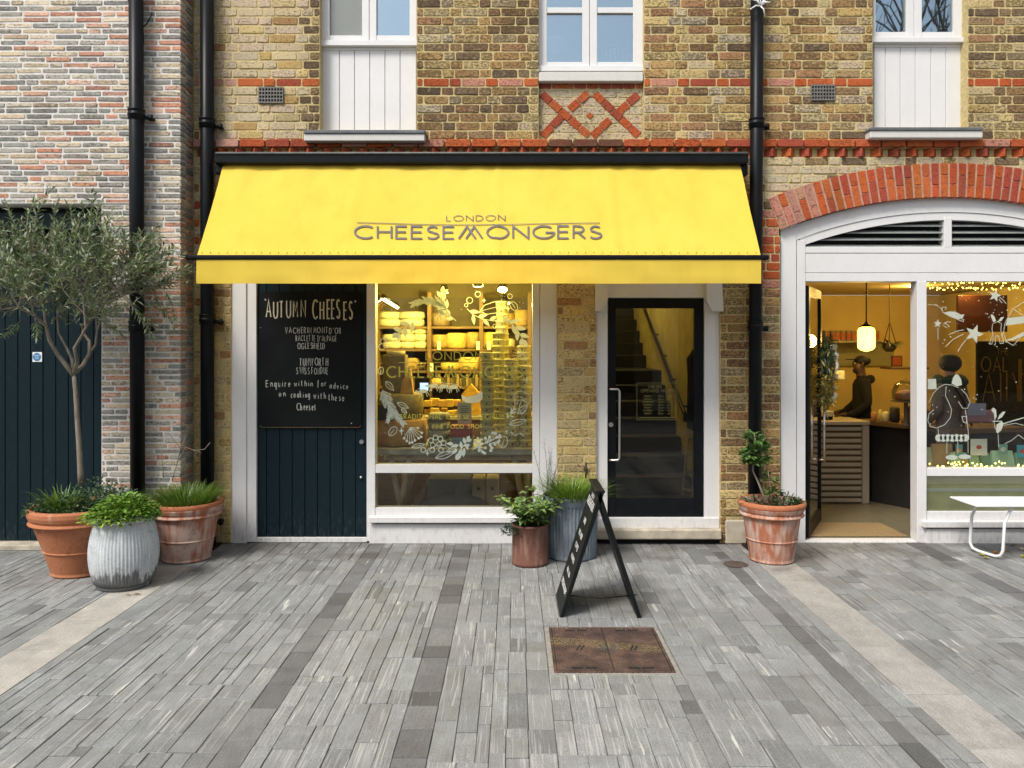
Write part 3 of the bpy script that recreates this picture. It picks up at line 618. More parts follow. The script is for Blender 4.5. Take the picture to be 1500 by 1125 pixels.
# ------------------------------------------------------------------ upper windows
def upper_window(nm, d, xs, ytop, ypane, ybot, drip, boards, grooves, sill, lead, bars=(), blind=None):
    """xs = outer left, pane, pane end, pane, pane end, outer right (pixels)"""
    wo = empty('window', P((xs[0] + xs[-1]) / 2, ybot, d)); setpar(wo, bld)
    f = MB()
    f.pbox(xs[0], xs[1], ytop, ybot, d, .07); f.pbox(xs[4], xs[5], ytop, ybot, d, .07)
    mid = (xs[2] + xs[3]) / 2; f.pbox(xs[2], mid - .35, ytop, ybot, d, .07); f.pbox(mid + .35, xs[3], ytop, ybot, d, .07)
    f.pbox(xs[1], xs[2], ypane, ybot, d + .004, .066); f.pbox(xs[3], xs[4], ypane, ybot, d + .004, .066)
    for y in bars: f.pbox(xs[1], xs[2], y[0], y[1], d + .008, .05); f.pbox(xs[3], xs[4], y[0], y[1], d + .008, .05)
    f.build('window_frame', M_white, wo)
    if drip: g = MB(); g.pbox(xs[0] - 1.5, xs[5] + .5, drip[0], drip[1], d - .03, .10); g.pbox(xs[0] + 1, xs[5], drip[1], drip[2], d + .012, .06); g.build('drip_rail', M_white, wo)
    for (a, b) in ((xs[1], xs[2]), (xs[3], xs[4])):
        p = MB(); p.pbox(a - .8, b + .8, ytop, ypane + .8, d + .03, .012, 0); p.build('pane', M_glass if (blind and a == xs[1]) else M_glass_up, wo)
    if boards:
        edges = [xs[0] + 1.5] + list(grooves) + [xs[5] - .5]
        bk = MB(); bk.pbox(xs[0], xs[5], boards[0], boards[1], d + .035, .05, 0); bk.build('panel_back', M_white, wo)
        for i in range(len(edges) - 1): b = MB(); b.pbox(edges[i] + .35, edges[i + 1] - .35, boards[0], boards[1], d + .02, .014, .0035); b.build('panel_board', M_white, wo)
    s = MB(); s.pbox(sill[0], sill[1], sill[2], sill[3], D - sill[4], d - D + sill[4] + .05, .006); s.build('window_sill', M_cream, wo)
    if lead: s = MB(); s.pbox(sill[0] - .5, sill[1] + .5, lead[0], lead[1], D - sill[4] - .012, d - D + sill[4] + .05, .006); s.build('lead_flashing', M_lead, wo)
    # the room behind the glass
    bx = MB(); x0, x1 = X(xs[0], d) - .2, X(xs[5], d) + .2; za = Z(ypane, d) - .25; zb = za + 1.7
    bx.quad((x0, d + .9, za), (x1, d + .9, za), (x1, d + .9, zb), (x0, d + .9, zb)); bx.quad((x0, d + .1, za), (x1, d + .1, za), (x1, d + .9, za), (x0, d + .9, za)); bx.quad((x0, d + .1, zb), (x1, d + .1, zb), (x1, d + .9, zb), (x0, d + .9, zb))
    bx.quad((x0, d + .1, za), (x0, d + .9, za), (x0, d + .9, zb), (x0, d + .1, zb)); bx.quad((x1, d + .1, za), (x1, d + .9, za), (x1, d + .9, zb), (x1, d + .1, zb))
    bx.build('room_lining', M_room, wo)
    if blind: b = MB(); b.pbox(blind[0], blind[1], ytop, blind[2], d + .046, .006, 0); b.build('blind', M_blind, wo)
    return wo
M_room = simple('room_plaster', (.22, .25, .29), .9, .1, 3, bmp=0); M_blind = simple('cream_blind', (.88, .84, .78), .9, .05, 4, bmp=.05)
upper_window('a', 6.93, [468.5, 482.6, 530.3, 551.5, 600, 610.5], -120, 51.8, 59, (58.6, 66.5, 73.5), (73, 191), (497.3, 519.4, 541.7, 564, 586.2), (445, 622, 194, 206.5, .10), (190, 195.5), blind=(480, 533, 54))
upper_window('b', 6.90, [789, 801, 853, 874.7, 927.5, 942.7], -120, 90.7, 97, (96, 104, 105), None, (), (789.5, 942.5, 105.5, 119, .005), None, bars=[(10.7, 19)])
upper_window('c', 6.93, [1279, 1283, 1328, 1350.6, 1397, 1415], -120, 46.7, 55, (54, 61.6, 69), (69, 187), (1297, 1319, 1341, 1364, 1386), (1275, 1440, 190.5, 202, .10), (186, 191))
# things standing on the inner sills, seen through the glass
for (px, py, r_, h_) in ((488, 52, .05, .06), (518, 53, .055, .06)):
    o = P(px, py, 7.04)
    m_ = MB(); m_.cc = (.72, .74, .74, 0); m_.lathe([(r_ * .8, 0), (r_, h_ * .3), (r_, h_), (r_ * .85, h_), (r_ * .8, .01)], 18, o); tag(m_.build('bowl', M_generic), 'white bowl on the inner sill under the cream blind', 'bowl', 'bowls under the blind')
o = P(812, 84, 7.08); m_ = MB(); m_.cc = (.6, .68, .68, 0); m_.lathe([(.07, 0), (.095, .14), (.10, .16), (.09, .16)], 20, o); tag(m_.build('white_planter', M_generic), 'white tapered planter behind the pane above the diamond brick panel', 'planter')
m_ = MB(); m_.cc = (.66, .70, .72, 0)
for i in range(8): m_.box(X(880 + i * 6, 7.12), X(884 + i * 6, 7.12), 7.10, 7.14, Z(92, 7.1), Z(70, 7.1), .006)
m_.box(X(879, 7.12), X(927, 7.12), 7.115, 7.135, Z(90, 7.1), Z(87, 7.1)); tag(m_.build('radiator', M_generic), 'white ribbed radiator behind the pane above the diamond brick panel', 'radiator')
# ================================================================== LEFT BUILDING
lbd = empty('grey_brick_building', (-4.6, DL + .2, 0), 'building of thin grey, buff and orange bricks with dark garage doors', 'building')
LP = .0486; LXR = X(265, DL); LXL = -7.2; OX = X(148, DL); OZ = Z(299, DL)
rl = random.Random(9)
GREY = [(.22, .21, .185), (.25, .24, .21), (.28, .265, .23), (.18, .178, .165), (.22, .225, .205)]
BUFF = [(.40, .33, .23), (.42, .36, .27), (.36, .32, .24), (.38, .30, .21)]
ORG = [(.42, .225, .145), (.40, .19, .12), (.42, .26, .19), (.33, .17, .12), (.43, .29, .22)]
mort = MB(); thin = []; k = 0; z = 0.004
while z < 5.9:
    z1 = z + LP; a = OX if z1 < OZ + .01 else LXL
    mort.box(a + .002, LXR - .009, DL + .0045, D + .02, z, z1)
    u = LXL + (-.226 * rl.choice([.25, .4, .5, .62, .75, .9]))
    while u < LXR:
        L = .226 if rl.random() < .86 else .115
        p, q = max(u, a), min(u + L, LXR)
        if LXR - q < .05: q = LXR; 
        if q - p > .03: thin.append((p, q, z, z1))
        u = u + L if q < LXR else LXR
    z = z1; k += 1
lw = mort.build('wall', M_mortar2, lbd)
def seenL(p, q, z0, z1):
    px = CX + (p + q) / 2 * F / DL; py = CY - ((z0 + z1) / 2 - H) * F / DL
    return (q - p) if (0 < px < 262 and 2 < py < 700 and not (186 < px < 212)) else 0
order = sorted(range(len(thin)), key=lambda i: -seenL(*thin[i]) - thin[i][2] * 1e-3); single = set(order[:300]); rest = MB()
def thincol():
    q = rl.random(); c = rl.choice(GREY) if q < .47 else rl.choice(BUFF) if q < .74 else rl.choice(ORG)
    k = rl.uniform(1.25, 1.7); return (*[v * k for v in c], rl.uniform(0, .5))
for i, (p, q, z0, z1) in enumerate(thin):
    g = .0074; mb = MB() if i in single else rest
    corner = q > LXR - .001
    mb.piece([(p + g, z0 + g), (q - (0 if corner else g), z0 + g), (q - (0 if corner else g), z1 - g), (p + g, z1 - g)], front, DL + rl.uniform(-.0025, .0025), DL + .10, cut=.007, jit=.0022, ch=.003, col=thincol(), r=rl)
    if i in single: mb.build('brick', M_thin, lw)
z = .004; sidem = lambda u, v, w: (LXR - w, u, v)
while z < 5.9:                                        # return of the corner
    rest.piece([(DL + .108, z + .0055), (D - .002, z + .0055), (D - .002, z + LP - .0055), (DL + .108, z + LP - .0055)], sidem, rl.uniform(-.002, .002), .06, cut=.006, jit=.002, ch=.003, col=thincol(), r=rl); z += LP
stuff(rest.build('bricks', M_thin, lw))
up = MB(); up.box(LXL, LXR - .01, DL + .02, D + .3, z + .003, 8.2); up.build('upper_wall', M_mortar2, lbd)
# garage doors and beam
gd = 6.76; xr = OX + .06; gb = MB(); gb.box(LXL, xr, gd + .02, gd + .06, .02, Z(290, gd)); gdo = gb.build('garage_door', M_dark, lbd)
x = xr; w_ = 18.5 * gd / F
while x > LXL + .2: b = MB(); b.box(x - w_ + .0025, x - .0025, gd, gd + .022, .03, Z(350, gd) - .002, .003); b.build('plank', M_teal, gdo); x -= w_
b = MB(); b.box(LXL, xr, 6.70, 6.78, Z(336, 6.7), Z(311, 6.7), .004); b.build('lintel_panel', M_teal, lbd)
b = MB(); b.box(LXL, xr, 6.74, 6.86, Z(310, 6.7) + .004, Z(297, 6.7), 0); b.build('lintel_beam', M_black, lbd)
for i in range(2): b = MB(); b.box(LXL, xr, 6.73 + i * .004, 6.80, Z(346 + i * 5, 6.75), Z(341 + i * 5, 6.75), .003); b.build('louvre_slat', M_black, lbd)
b = MB(); b.box(LXL, OX + .01, 6.60, 6.83, .0, .045, .006); b.build('threshold', M_stone, lbd)
b = MB(); b.box(LXL, LXR - .02, DL - .004, DL + .02, OZ + .006, OZ + .012); b.build('lintel_edge', M_mortar2, lbd)
sg = empty('safety_sign', P(54.5, 523, gd - .002), 'small square white sign with a blue disc on the dark garage door', 'sign')
b = MB(); b.pbox(47.6, 61.4, 515.8, 530, gd - .004, .003, .0005); b.build('plate', simple('sign_white', (.8, .82, .84), .4, .03, 9, bmp=0), sg)
b = MB(); b.poly([(X(54.5, gd) + .036 * math.cos(a * math.pi / 14), gd - .0055, Z(522.9, gd) + .036 * math.sin(a * math.pi / 14)) for a in range(28)]); b.build('disc', simple('sign_blue', (.03, .20, .42), .4, .03, 9, bmp=0), sg)
b = MB()
for i, s_ in enumerate(('FIRE DOOR', 'KEEP', 'LOCKED')): text(b, s_, X(54.5, gd) - (.026, .014, .019)[i], Z(522.9, gd) + .010 - i * .014, .008, lambda u, v: (u, gd - .0065, v), (.052, .028, .038)[i], .17)
b.build('lettering', M_signwhite, sg)
# ================================================================== DOWNPIPES
def downpipe(pxt, pxb, d, ztop, zbot, r, collars, label, shoe=False):
    o = empty('downpipe', (X(pxb, d), d, zbot), label, 'downpipe', None)
    m = MB(); m.tube([(X(pxb, d), d, zbot), (X(pxt, d), d, ztop)], r, 20); m.build('pipe', M_black, o)
    for (py, r1) in collars:
        z = Z(py, d); t = (z - zbot) / (ztop - zbot); x = X(pxb, d) + (X(pxt, d) - X(pxb, d)) * t
        m = MB(); m.lathe([(r, -.045), (r + .008, -.042), (r + .008, -.012), (r + .012, -.010), (r + .012, .004), (r + .008, .006), (r + .008, .03), (r + .012, .032), (r + .012, .043), (r, .046)], 22, (x, d, z)); c = m.build('collar', M_black, o)
        m = MB(); m.tube([(x + r * .6, d + .02, z - .02), (x + r + .05, d + .03, z - .02)], .016, 10); m.tube([(x + r + .05, d + .03, z - .045), (x + r + .05, d + .03, z + .005)], .018, 10); m.tube([(x + r + .05, d + .02, z - .02), (x + r + .05, d + .12, z - .02)], .012, 8); m.build('bracket', M_black, c)
    if shoe: m = MB(); m.box(X(pxb, d) - .10, X(pxb, d) + .11, d - .14, d + .06, 0.001, .02, .006); m.lathe([(r + .014, 0), (r + .014, .09), (r, .10)], 20, (X(pxb, d), d, .018)); m.build('pipe_shoe', M_black, o)
    return o
downpipe(198.5, 202, 6.50, 5.9, .0, .058, ((168, 0), (478, 0)), 'black downpipe on the thin grey brick wall behind the olive tree')
downpipe(303, 304, 6.75, 5.9, .0, .057, ((181, 0), (468, 0), (762, 0)), 'black downpipe in the corner between the grey brick and yellow brick walls', True)
rpipe = downpipe(1110, 1105, 6.74, 5.9, .0, .056, ((181, 0), (478, 0)), 'black downpipe between the yellow awning and the red brick arch', True)
m = MB(); o = P(1114, 9, 6.66)
for i in range(9):
    a = rng.uniform(0, 6.28); L = rng.uniform(.05, .10); m.tube([o, o + Vector((math.cos(a) * L * .5, -.02, math.sin(a) * L * .5 + .01)), o + Vector((math.cos(a) * L, 0, math.sin(a) * L))], .006, 6)
tag(m.build('tied_cord', M_signwhite), 'white cord tied in a star-like knot around the downpipe', 'cord')
m = MB(); pts = [P(p, q, 6.49) for p, q in ((186, -6), (188, 2), (192, 8))]; m.tube(pts, .005, 6); pts = [P(p, q, 6.52) for p, q in ((223, 19), (219, 28), (214, 36), (209, 40), (210, 52), (210, 64), (208, 70))]; m.tube(pts, .006, 6)
tag(m.build('cable', M_black), 'short black cable poking out beside the downpipe on the grey brick wall', 'cable')
# ================================================================== CHEESE SHOP FRONT
SD = 6.86
sf = empty('shopfront', (X(577, SD), SD, 0), 'white timber shopfront with dark teal plank door and large display window', 'shopfront')
def part(name, mat, parent, *boxes, b=.003):
    m = MB()
    for (a, c, e, g, d, dep) in boxes: m.pbox(a, c, e, g, d, dep, b)
    return m.build(name, mat, parent)
part('door_post', M_white, sf, (338, 360.5, 398, 796, SD - .01, .12), (361.2, 375.5, 398, 794, SD + .004, .10))
part('mullion', M_white, sf, (537, 549.5, 398, 793, SD, .12))
part('corner_post', M_white, sf, (780, 790.5, 398, 793, SD + .004, .11), (791, 816, 398, 795, SD - .008, .12))
part('head_rail', M_white, sf, (361, 816, 388, 399, SD + .01, .11))
dl = part('plank_door', simple('pale_grey_backing', (.16, .165, .16), .8, .4, 9), sf, (375, 538, 398, 787, SD + .055, .03), b=0)  # pale grey backing shows in the gaps between the planks
ed = [375.3, 390.5, 409.7, 428, 446.6, 465, 483.6, 502.4, 521, 537.5]
for i in range(9): part('plank', M_teal, dl, (ed[i] + .45, ed[i + 1] - .45, 398, 786.5, SD + .032, .022), b=.0025)
m = MB(); c = P(530, 647, SD + .03); m.tube([c, c + Vector((0, -.02, 0))], [.022, .019], 18); m.build('door_lock', M_steel, dl)
m = MB(); c = P(529, 699, SD + .03); m.ball(c + Vector((0, -.012, 0)), .014, 12, 8); m.build('door_knob', M_steel, dl)
part('threshold', M_white, sf, (375, 537.5, 787.4, 794.5, SD + .01, .09))
part('transom', M_white, sf, (549.5, 780, 680.5, 693, SD + .006, .10))
part('bottom_rail', M_white, sf, (549.5, 780, 743.7, 756.5, SD + .006, .10))
part('window_sill', M_white, sf, (540, 817, 757.5, 766.5, SD - .06, .15), b=.006)
part('base_panel', M_white, sf, (541, 816, 768, 796.5, SD - .02, .08))
part('pane', M_glass, sf, (548.8, 780.7, 398, 681.5, SD + .04, .008), b=0)
part('pane', M_glass_dim, sf, (548.8, 780.7, 692, 744.5, SD + .04, .008), b=0)
# ---------------- chalkboard
cb_d = 6.868
cb = empty('chalkboard', P(455, 627, cb_d), 'black chalkboard headed AUTUMN CHEESES fixed on the teal plank door', 'chalkboard')
m = MB(); x0, x1, z0, z1 = X(380, cb_d), X(529.5, cb_d), Z(627, cb_d), Z(427, cb_d); rr = .03
poly = []
for (cx_, cz_, a0) in ((x1 - rr, z0 + rr, 270), (x1 - rr, z1 - rr, 0), (x0 + rr, z1 - rr, 90), (x0 + rr, z0 + rr, 180)):
    poly += [(cx_ + rr * math.cos(R(a0 + 15 * i)), cz_ + rr * math.sin(R(a0 + 15 * i))) for i in range(7)]
m.prism(poly, cb_d, cb_d + .02); m.build('board', M_board, cb)
m = MB(); m.tube([P(381, 623, cb_d - .002), P(384, 626.2, cb_d - .002), P(526, 626.2, cb_d - .002), P(529, 623, cb_d - .002)], .003, 6); m.build('bottom_trim', M_wood, cb)
cmap = lambda u, v: (X(u, cb_d), cb_d - .0025, Z(v, cb_d))
def chalk(mat, s, px0, px1, pyb, h, stroke, jit, slope=0, gap=.36):     # v axis runs down in pixels
    rr_ = random.Random(len(s) * 7 + int(px0)); mp = lambda u, v: cmap(u, 2 * pyb - v); mb = MB(); text(mb, s, px0, pyb, h, mp, px1 - px0, stroke, gap, .7, jit, slope, rr_); mb.build('chalk_word', mat, cb)
FONT['~'] = FONT['M']; FONT['M'] = (.7, [[(0, 0), (.04, 1), (.35, .35), (.66, 1), (.7, 0)]])
m = M_chalkw
chalk(m, 'AUTUMN', 389, 447, 465, 24, .075, .05); chalk(m, 'CHEESES', 458.5, 515, 467, 26, .08, .05)
m = M_chalk
chalk(m, 'VACHERIN', 418.5, 456, 488, 8.5, .095, .06); chalk(m, 'MONT', 459.5, 480, 488, 8.3, .095, .06); chalk(m, "D'OR", 483, 499, 488.5, 8.5, .095, .06)
chalk(m, 'RACLETTE', 433, 462, 499.5, 8, .095, .06); chalk(m, "D'ALPAGE", 466, 493, 500, 8, .095, .06); chalk(m, 'OGLESHIELD', 436, 476, 511, 8.5, .12, .07)
chalk(m, 'TUNWORTH', 439, 480, 535.5, 10.5, .10, .06); chalk(m, 'SWISS', 435, 453, 547.5, 9.5, .085, .06); chalk(m, 'FONDUE', 457, 480, 548, 9.5, .085, .06)
chalk(m, 'Enquire', 390, 425, 566.5, 9.5, .10, .05); chalk(m, 'within', 431.5, 458, 565.5, 8.5, .11, .05); chalk(m, 'for', 465.5, 478, 565.5, 8.5, .11, .05); chalk(m, 'advice', 483, 510, 569, 8.5, .11, .05, -.04)
chalk(m, 'on', 409, 418, 580.5, 8, .11, .05); chalk(m, 'cooking', 426, 454, 582, 9, .11, .05); chalk(m, 'with', 460, 477, 584, 9, .11, .05); chalk(m, 'these', 481, 504, 586.5, 9.5, .11, .05, -.03)
chalk(m, 'Cheeses', 435, 462, 600.5, 10.5, .10, .06, -.02)
m = MB()
for (u, v) in ((389, 439.5), (520.5, 441.5)): m.ball(P(u, v, cb_d - .001), .009, 8, 6, (1, .5, 1))
for (u, v) in ((381.5, 480), (515, 620.5)): m.ball(P(u, v, cb_d - .001), .004, 6, 5, (1, .5, 1))
m.build('fixing_screw', M_steel, cb)
FONT['M'] = FONT['~']
# ---------------- lettering and painted wreath on the window
gd_ = SD + .0365
gmap = lambda u, v: (X(u, gd_), gd_ - .00004 * (CNT[0] % 14), Z(v, gd_))
def gtext(mb, s, px0, px1, pyb, h, stroke, gap=.35): text(mb, s, px0, pyb, h, lambda u, v: gmap(u, 2 * pyb - v), px1 - px0, stroke, gap)
m = MB(); gtext(m, 'LONDON', 624, 706, 527, 11.5, .13); ribbon(m, [(584, 531), (770, 531)], 1.0, gmap); gtext(m, 'CHEESEMONGERS', 567, 765, 552.5, 15.5, .14, .3)
gtext(m, 'TRADITIONAL CHEESE SPECIALISTS', 586, 750, 613.5, 6.5, .15); gtext(m, '& FINE FOOD SHOP', 624, 706, 627.5, 5.5, .15)
lab(m.build('window_lettering', M_gold, sf), 'olive gold lettering LONDON CHEESEMONGERS on the shop window')
wm = MB()
def fl(name):
    global wm
    if wm.f: wm.build(name, M_decal, FLP)
    wm = MB()
FLP = sf
def rot(u, v, a): return (u * math.cos(a) - v * math.sin(a), u * math.sin(a) + v * math.cos(a))
def wleaf(x, y, ang, L, W, solid=True, sw=1.0, wob=0):
    a = R(ang); pts = []; CNT[0] += 1
    for i in range(11):
        t = i / 10; pts.append((t * L, W * .5 * math.sin(math.pi * t ** .85)))
    out = pts + [(p[0], -p[1]) for p in pts[::-1][1:]]
    if wob:
        out = []
        for i in range(25):
            t = i / 24 * 2 * math.pi; q = 1 + wob * abs(math.sin(t * 3.5)); out.append((L / 2 + L / 2 * math.cos(t) * q, W / 2 * math.sin(t) * q))
    out = [(x + rot(*p, a)[0], y + rot(*p, a)[1]) for p in out]
    if solid: wm.poly([gmap(*p) for p in out[:-1]])
    else:
        ribbon(wm, out, sw, gmap); ribbon(wm, [(x, y), (x + rot(L * .75, 0, a)[0], y + rot(L * .75, 0, a)[1])], sw * .8, gmap)
def wstar(x, y, r):
    wm.poly([gmap(x + (r if i % 2 == 0 else r * .28) * math.cos(R(45 * i - 90)) * (.7 if i % 4 == 2 else 1), y + (r if i % 2 == 0 else r * .28) * math.sin(R(45 * i - 90))) for i in range(8)])
def wdot(x, y, r): CNT[0] += 1; wm.poly([gmap(x + r * math.cos(R(45 * i)), y + r * math.sin(R(45 * i))) for i in range(8)])
def wring(x, y, r, sw=.9): ribbon(wm, arc(x, y, r, r, 0, 360, 12), sw, gmap)
def sprig(pts, n, L, W, spread=45, solid=True):
    ribbon(wm, pts, 1.1, gmap)
    for i in range(n):
        t = (i + .7) / n * (len(pts) - 1); j = min(int(t), len(pts) - 2); f = t - j
        x = pts[j][0] + (pts[j + 1][0] - pts[j][0]) * f; y = pts[j][1] + (pts[j + 1][1] - pts[j][1]) * f
        ang = math.degrees(math.atan2(pts[j + 1][1] - pts[j][1], pts[j + 1][0] - pts[j][0]))
        _wleaf(x, y, ang + (spread if i % 2 else -spread), L * (1.1 - .35 * i / n), W, solid)
    a = math.degrees(math.atan2(pts[-1][1] - pts[-2][1], pts[-1][0] - pts[-2][0])); _wleaf(pts[-1][0], pts[-1][1], a, L * .8, W, solid)
def fir(pts, half, n=46):
    ribbon(wm, pts, 1.6, gmap)
    for i in range(n):
        t = i / n * (len(pts) - 1); j = min(int(t), len(pts) - 2); f = t - j
        x = pts[j][0] + (pts[j + 1][0] - pts[j][0]) * f; y = pts[j][1] + (pts[j + 1][1] - pts[j][1]) * f
        ang = math.atan2(pts[j + 1][1] - pts[j][1], pts[j + 1][0] - pts[j][0]); k = half * (1 - .55 * i / n) * rng.uniform(.8, 1.15)
        for s_ in (-1, 1): a = ang + s_ * rng.uniform(.5, .8); ribbon(wm, [(x, y), (x + k * math.cos(a), y + k * math.sin(a))], .75, gmap)
def berries(stem, heads, r=2.2):
    for h in heads: ribbon(wm, [stem, ((stem[0] + h[0]) / 2 + rng.uniform(-1, 1), (stem[1] + h[1]) / 2), h], .8, gmap); _wdot(h[0], h[1], r)
def single_(fn, name):
    def g_(*a, **k): fn(*a, **k); fl(name)
    return g_
_wleaf, _wdot = wleaf, wdot
wleaf, wstar, wring, sprig, fir, berries = single_(wleaf, 'painted_leaf'), single_(wstar, 'painted_star'), single_(wring, 'painted_ring'), single_(sprig, 'painted_sprig'), single_(fir, 'painted_fir_branch'), single_(berries, 'painted_berries')
sprig([(684, 452), (693, 461), (706, 467), (722, 470), (738, 470)], 7, 15, 5.5, 38); sprig([(742, 470), (752, 476), (759, 485), (766, 497)], 6, 17, 6.5, 40)
sprig([(660, 463), (652, 452), (647, 440), (648, 430)], 6, 15, 6.5, 42); sprig([(668, 470), (660, 463), (650, 459)], 3, 12, 6, 40)
sprig([(610, 470), (600, 475), (590, 483), (583, 488)], 5, 15, 7, 50)
fir([(654, 452), (640, 443), (622, 440), (603, 446)], 13, 60); fir([(560, 572), (568, 590), (578, 606), (592, 622)], 13, 60); fir([(573, 600), (571, 610), (567, 619)], 8, 20)
wleaf(706, 455, -14, 34, 15, False, 1, .12); wleaf(749, 443, 55, 13, 9, False, .9, .12); wleaf(641, 462, 70, 10, 7, False, .9, .15); wleaf(578, 493, 75, 10, 6, False, .9, .15)
wleaf(565, 559, 48, 17, 8, False); wleaf(582, 590, 25, 18, 7, False); wleaf(588, 599, 38, 10, 5, False); wleaf(557, 548, -80, 10, 7, False, .9, .14); wleaf(571, 637, -50, 14, 9, False, .9, .16); wleaf(603, 655, -12, 20, 6, False)
wleaf(638, 671, -18, 30, 9, False); wleaf(655, 662, -28, 16, 6, False)
wstar(744, 452, 6); wstar(588, 631, 6); wstar(626, 664, 5); wstar(772, 557, 5); wstar(742, 632, 4); wstar(709, 440, 4)
berries((601, 626), [(592, 642), (596, 646), (600, 649), (604, 648), (608, 645), (613, 642), (617, 640), (618, 634), (612, 627)], 2)
for (x, y) in ((562, 500), (568, 496), (566, 505), (559, 508)): wring(x, y, 4.5)
for (x, y) in ((631, 645), (638, 641), (645, 643), (650, 649), (643, 651), (634, 652), (633, 659), (646, 659), (620, 659)): wring(x, y, 3.6, 1.1)
ribbon(wm, [(622, 662), (640, 652), (652, 652), (660, 658)], 1.0, gmap)
sprig([(674, 660), (680, 652), (684, 645)], 4, 10, 5, 45); wleaf(668, 674, -60, 13, 8); wleaf(680, 656, 95, 14, 5); wleaf(676, 657, 110, 13, 5); wleaf(672, 652, 170, 12, 5); wleaf(664, 650, 180, 10, 5); wleaf(683, 650, 75, 10, 4); wleaf(670, 658, 140, 11, 5); wleaf(672, 668, -55, 9, 7)
berries((697, 656), [(696, 646), (700, 642), (705, 644), (701, 649), (706, 650)], 2.2); berries((700, 655), [(702, 660), (707, 662), (711, 656), (710, 664)], 2.3); berries((712, 650), [(711, 642), (717, 640), (722, 634), (726, 635), (728, 640), (732, 638)], 2.3); berries((716, 650), [(718, 652), (725, 651), (721, 656), (719, 660), (729, 648), (731, 646)], 2.3); ribbon(wm, [(692, 659), (705, 652), (720, 644), (735, 640)], 1.1, gmap)
wleaf(735, 655, -75, 16, 12, False, .9, .12); wleaf(746, 622, -15, 26, 9, False); wleaf(758, 606, -40, 20, 8, False); sprig([(742, 613), (749, 607), (752, 600)], 6, 8, 2, 45)
ribbon(wm, [(748, 633), (755, 638), (762, 634), (768, 640)], .9, gmap)
ribbon(wm, [(754, 590), (753, 580), (757, 574), (765, 573), (775, 578), (778, 586), (774, 591), (766, 586), (760, 586), (757, 592), (754, 590)], 1.0, gmap); ribbon(wm, [(763, 588), (760, 598), (764, 607), (770, 602), (772, 592)], 1.0, gmap); ribbon(wm, [(755, 580), (764, 582), (772, 586)], .8, gmap)
fl('painted_mushroom')
for i in range(9): a = R(150 + i * 26); ribbon(wm, [(765, 520), (765 + 14 * math.cos(a), 520 + 11 * math.sin(a))], .6, gmap)
ribbon(wm, [(756, 507), (768, 520), (776, 540)], .7, gmap); wleaf(764, 526, -10, 10, 5, False, .7)
for cx_, cy_ in ((620, 574), (635, 566), (650, 567), (664, 568)):         # a leaping team painted in the middle
    wm.poly([gmap(cx_ + p, cy_ + q) for p, q in ((-7, -1), (-3, -4), (3, -4), (7, -2), (5, 1), (0, 2), (-5, 2))]); wm.poly([gmap(cx_ + p, cy_ + q) for p, q in ((-7, -1), (-11, -3), (-12, 0), (-9, 1), (-6, 2))])
    for (p, q) in ((-6, 8), (-3, 7), (6, 7), (9, 5)): ribbon(wm, [(cx_ + p * .6, cy_), (cx_ + p, cy_ + q)], .9, gmap)
    fl('painted_animal')
ribbon(wm, [(612, 570), (640, 560), (668, 563), (680, 570)], .7, gmap); wm.poly([gmap(p, q) for p, q in ((676, 578), (684, 582), (698, 578), (706, 572), (707, 584), (700, 590), (684, 590), (677, 586))]); fl('painted_sleigh')
wring(700, 431, 4, 1.2); wring(688, 440, 4.5, 1); wring(683, 447, 2.5); wring(725, 478, 3); wleaf(731, 482, 40, 10, 8, False); wring(747, 434, 3.5, .7)
fl('painted_lines')
for i in range(34): _wdot(rng.choice([rng.uniform(555, 600), rng.uniform(700, 775), rng.uniform(600, 760)]), rng.choice([rng.uniform(440, 500), rng.uniform(620, 675)]), .55)
if wm.f: stuff(wm.build('painted_dots', M_decal, sf))
# ================================================================== GLASS ENTRANCE DOOR
ED = 6.87
en = empty('entrance_door', (X(961, ED), ED, 0), 'black framed glass door in a cream painted surround beside the brick pier', 'door')
part('door_frame', M_white, en, (873, 890, 430, 775, ED, .12), (1032, 1054, 430, 775, ED, .12), (873, 1054, 398, 436, ED + .004, .116))
for pts in (((872, 416), (890.5, 416), (890.5, 439), (881, 456), (872, 456)), ((1035, 416), (1058, 416), (1060, 456), (1043.5, 456), (1035, 441))):
    m = MB(); q = [(X(a, ED - .06), Z(b, ED - .06)) for a, b in pts]; m.prism([(X(pts[0][0], ED - .06), Z(398, ED)), (X(pts[1][0], ED - .06), Z(398, ED))] + q[1:] , ED - .06, ED + .02); m.build('corbel', M_white, en)
lf = part('door_leaf', M_black, en, (891, 902, 437, 758, ED + .03, .05), (1017.5, 1031.5, 437, 758, ED + .03, .05), (902, 1017.5, 437, 451.5, ED + .03, .05), (902, 1017.5, 729.5, 758, ED + .03, .05))
part('pane', M_glass_door, lf, (901, 1018.5, 450.5, 730.5, ED + .05, .008), b=0)
m = MB(); hd = ED - .03; m.tube([P(894, 570, ED + .03), P(894, 570, hd + .01), P(896, 570, hd), P(905, 570, hd), P(907.5, 573, hd), P(907.5, 671, hd), P(905, 674, hd), P(896, 674, hd), P(894, 674, hd + .01), P(894, 674, ED + .03)], .010, 10); m.build('handle', M_steel, lf)
m = MB(); c = P(894.8, 622, ED + .03); m.tube([c, c + Vector((0, -.014, 0))], .021, 16); m.build('lock', M_steel, lf)
part('door_sill', M_white, en, (873, 1054, 759, 775, ED - .02, .14))
part('step', M_stone, en, (873, 1058, 775.5, 791, ED - .09, .2), b=.012); part('step_gap', M_dark, en, (876, 1054, 790, 798, ED - .02, .10), b=0)
m = MB(); dmap = lambda u, v: (X(u, ED + .048), ED + .0475, Z(v, ED + .048))
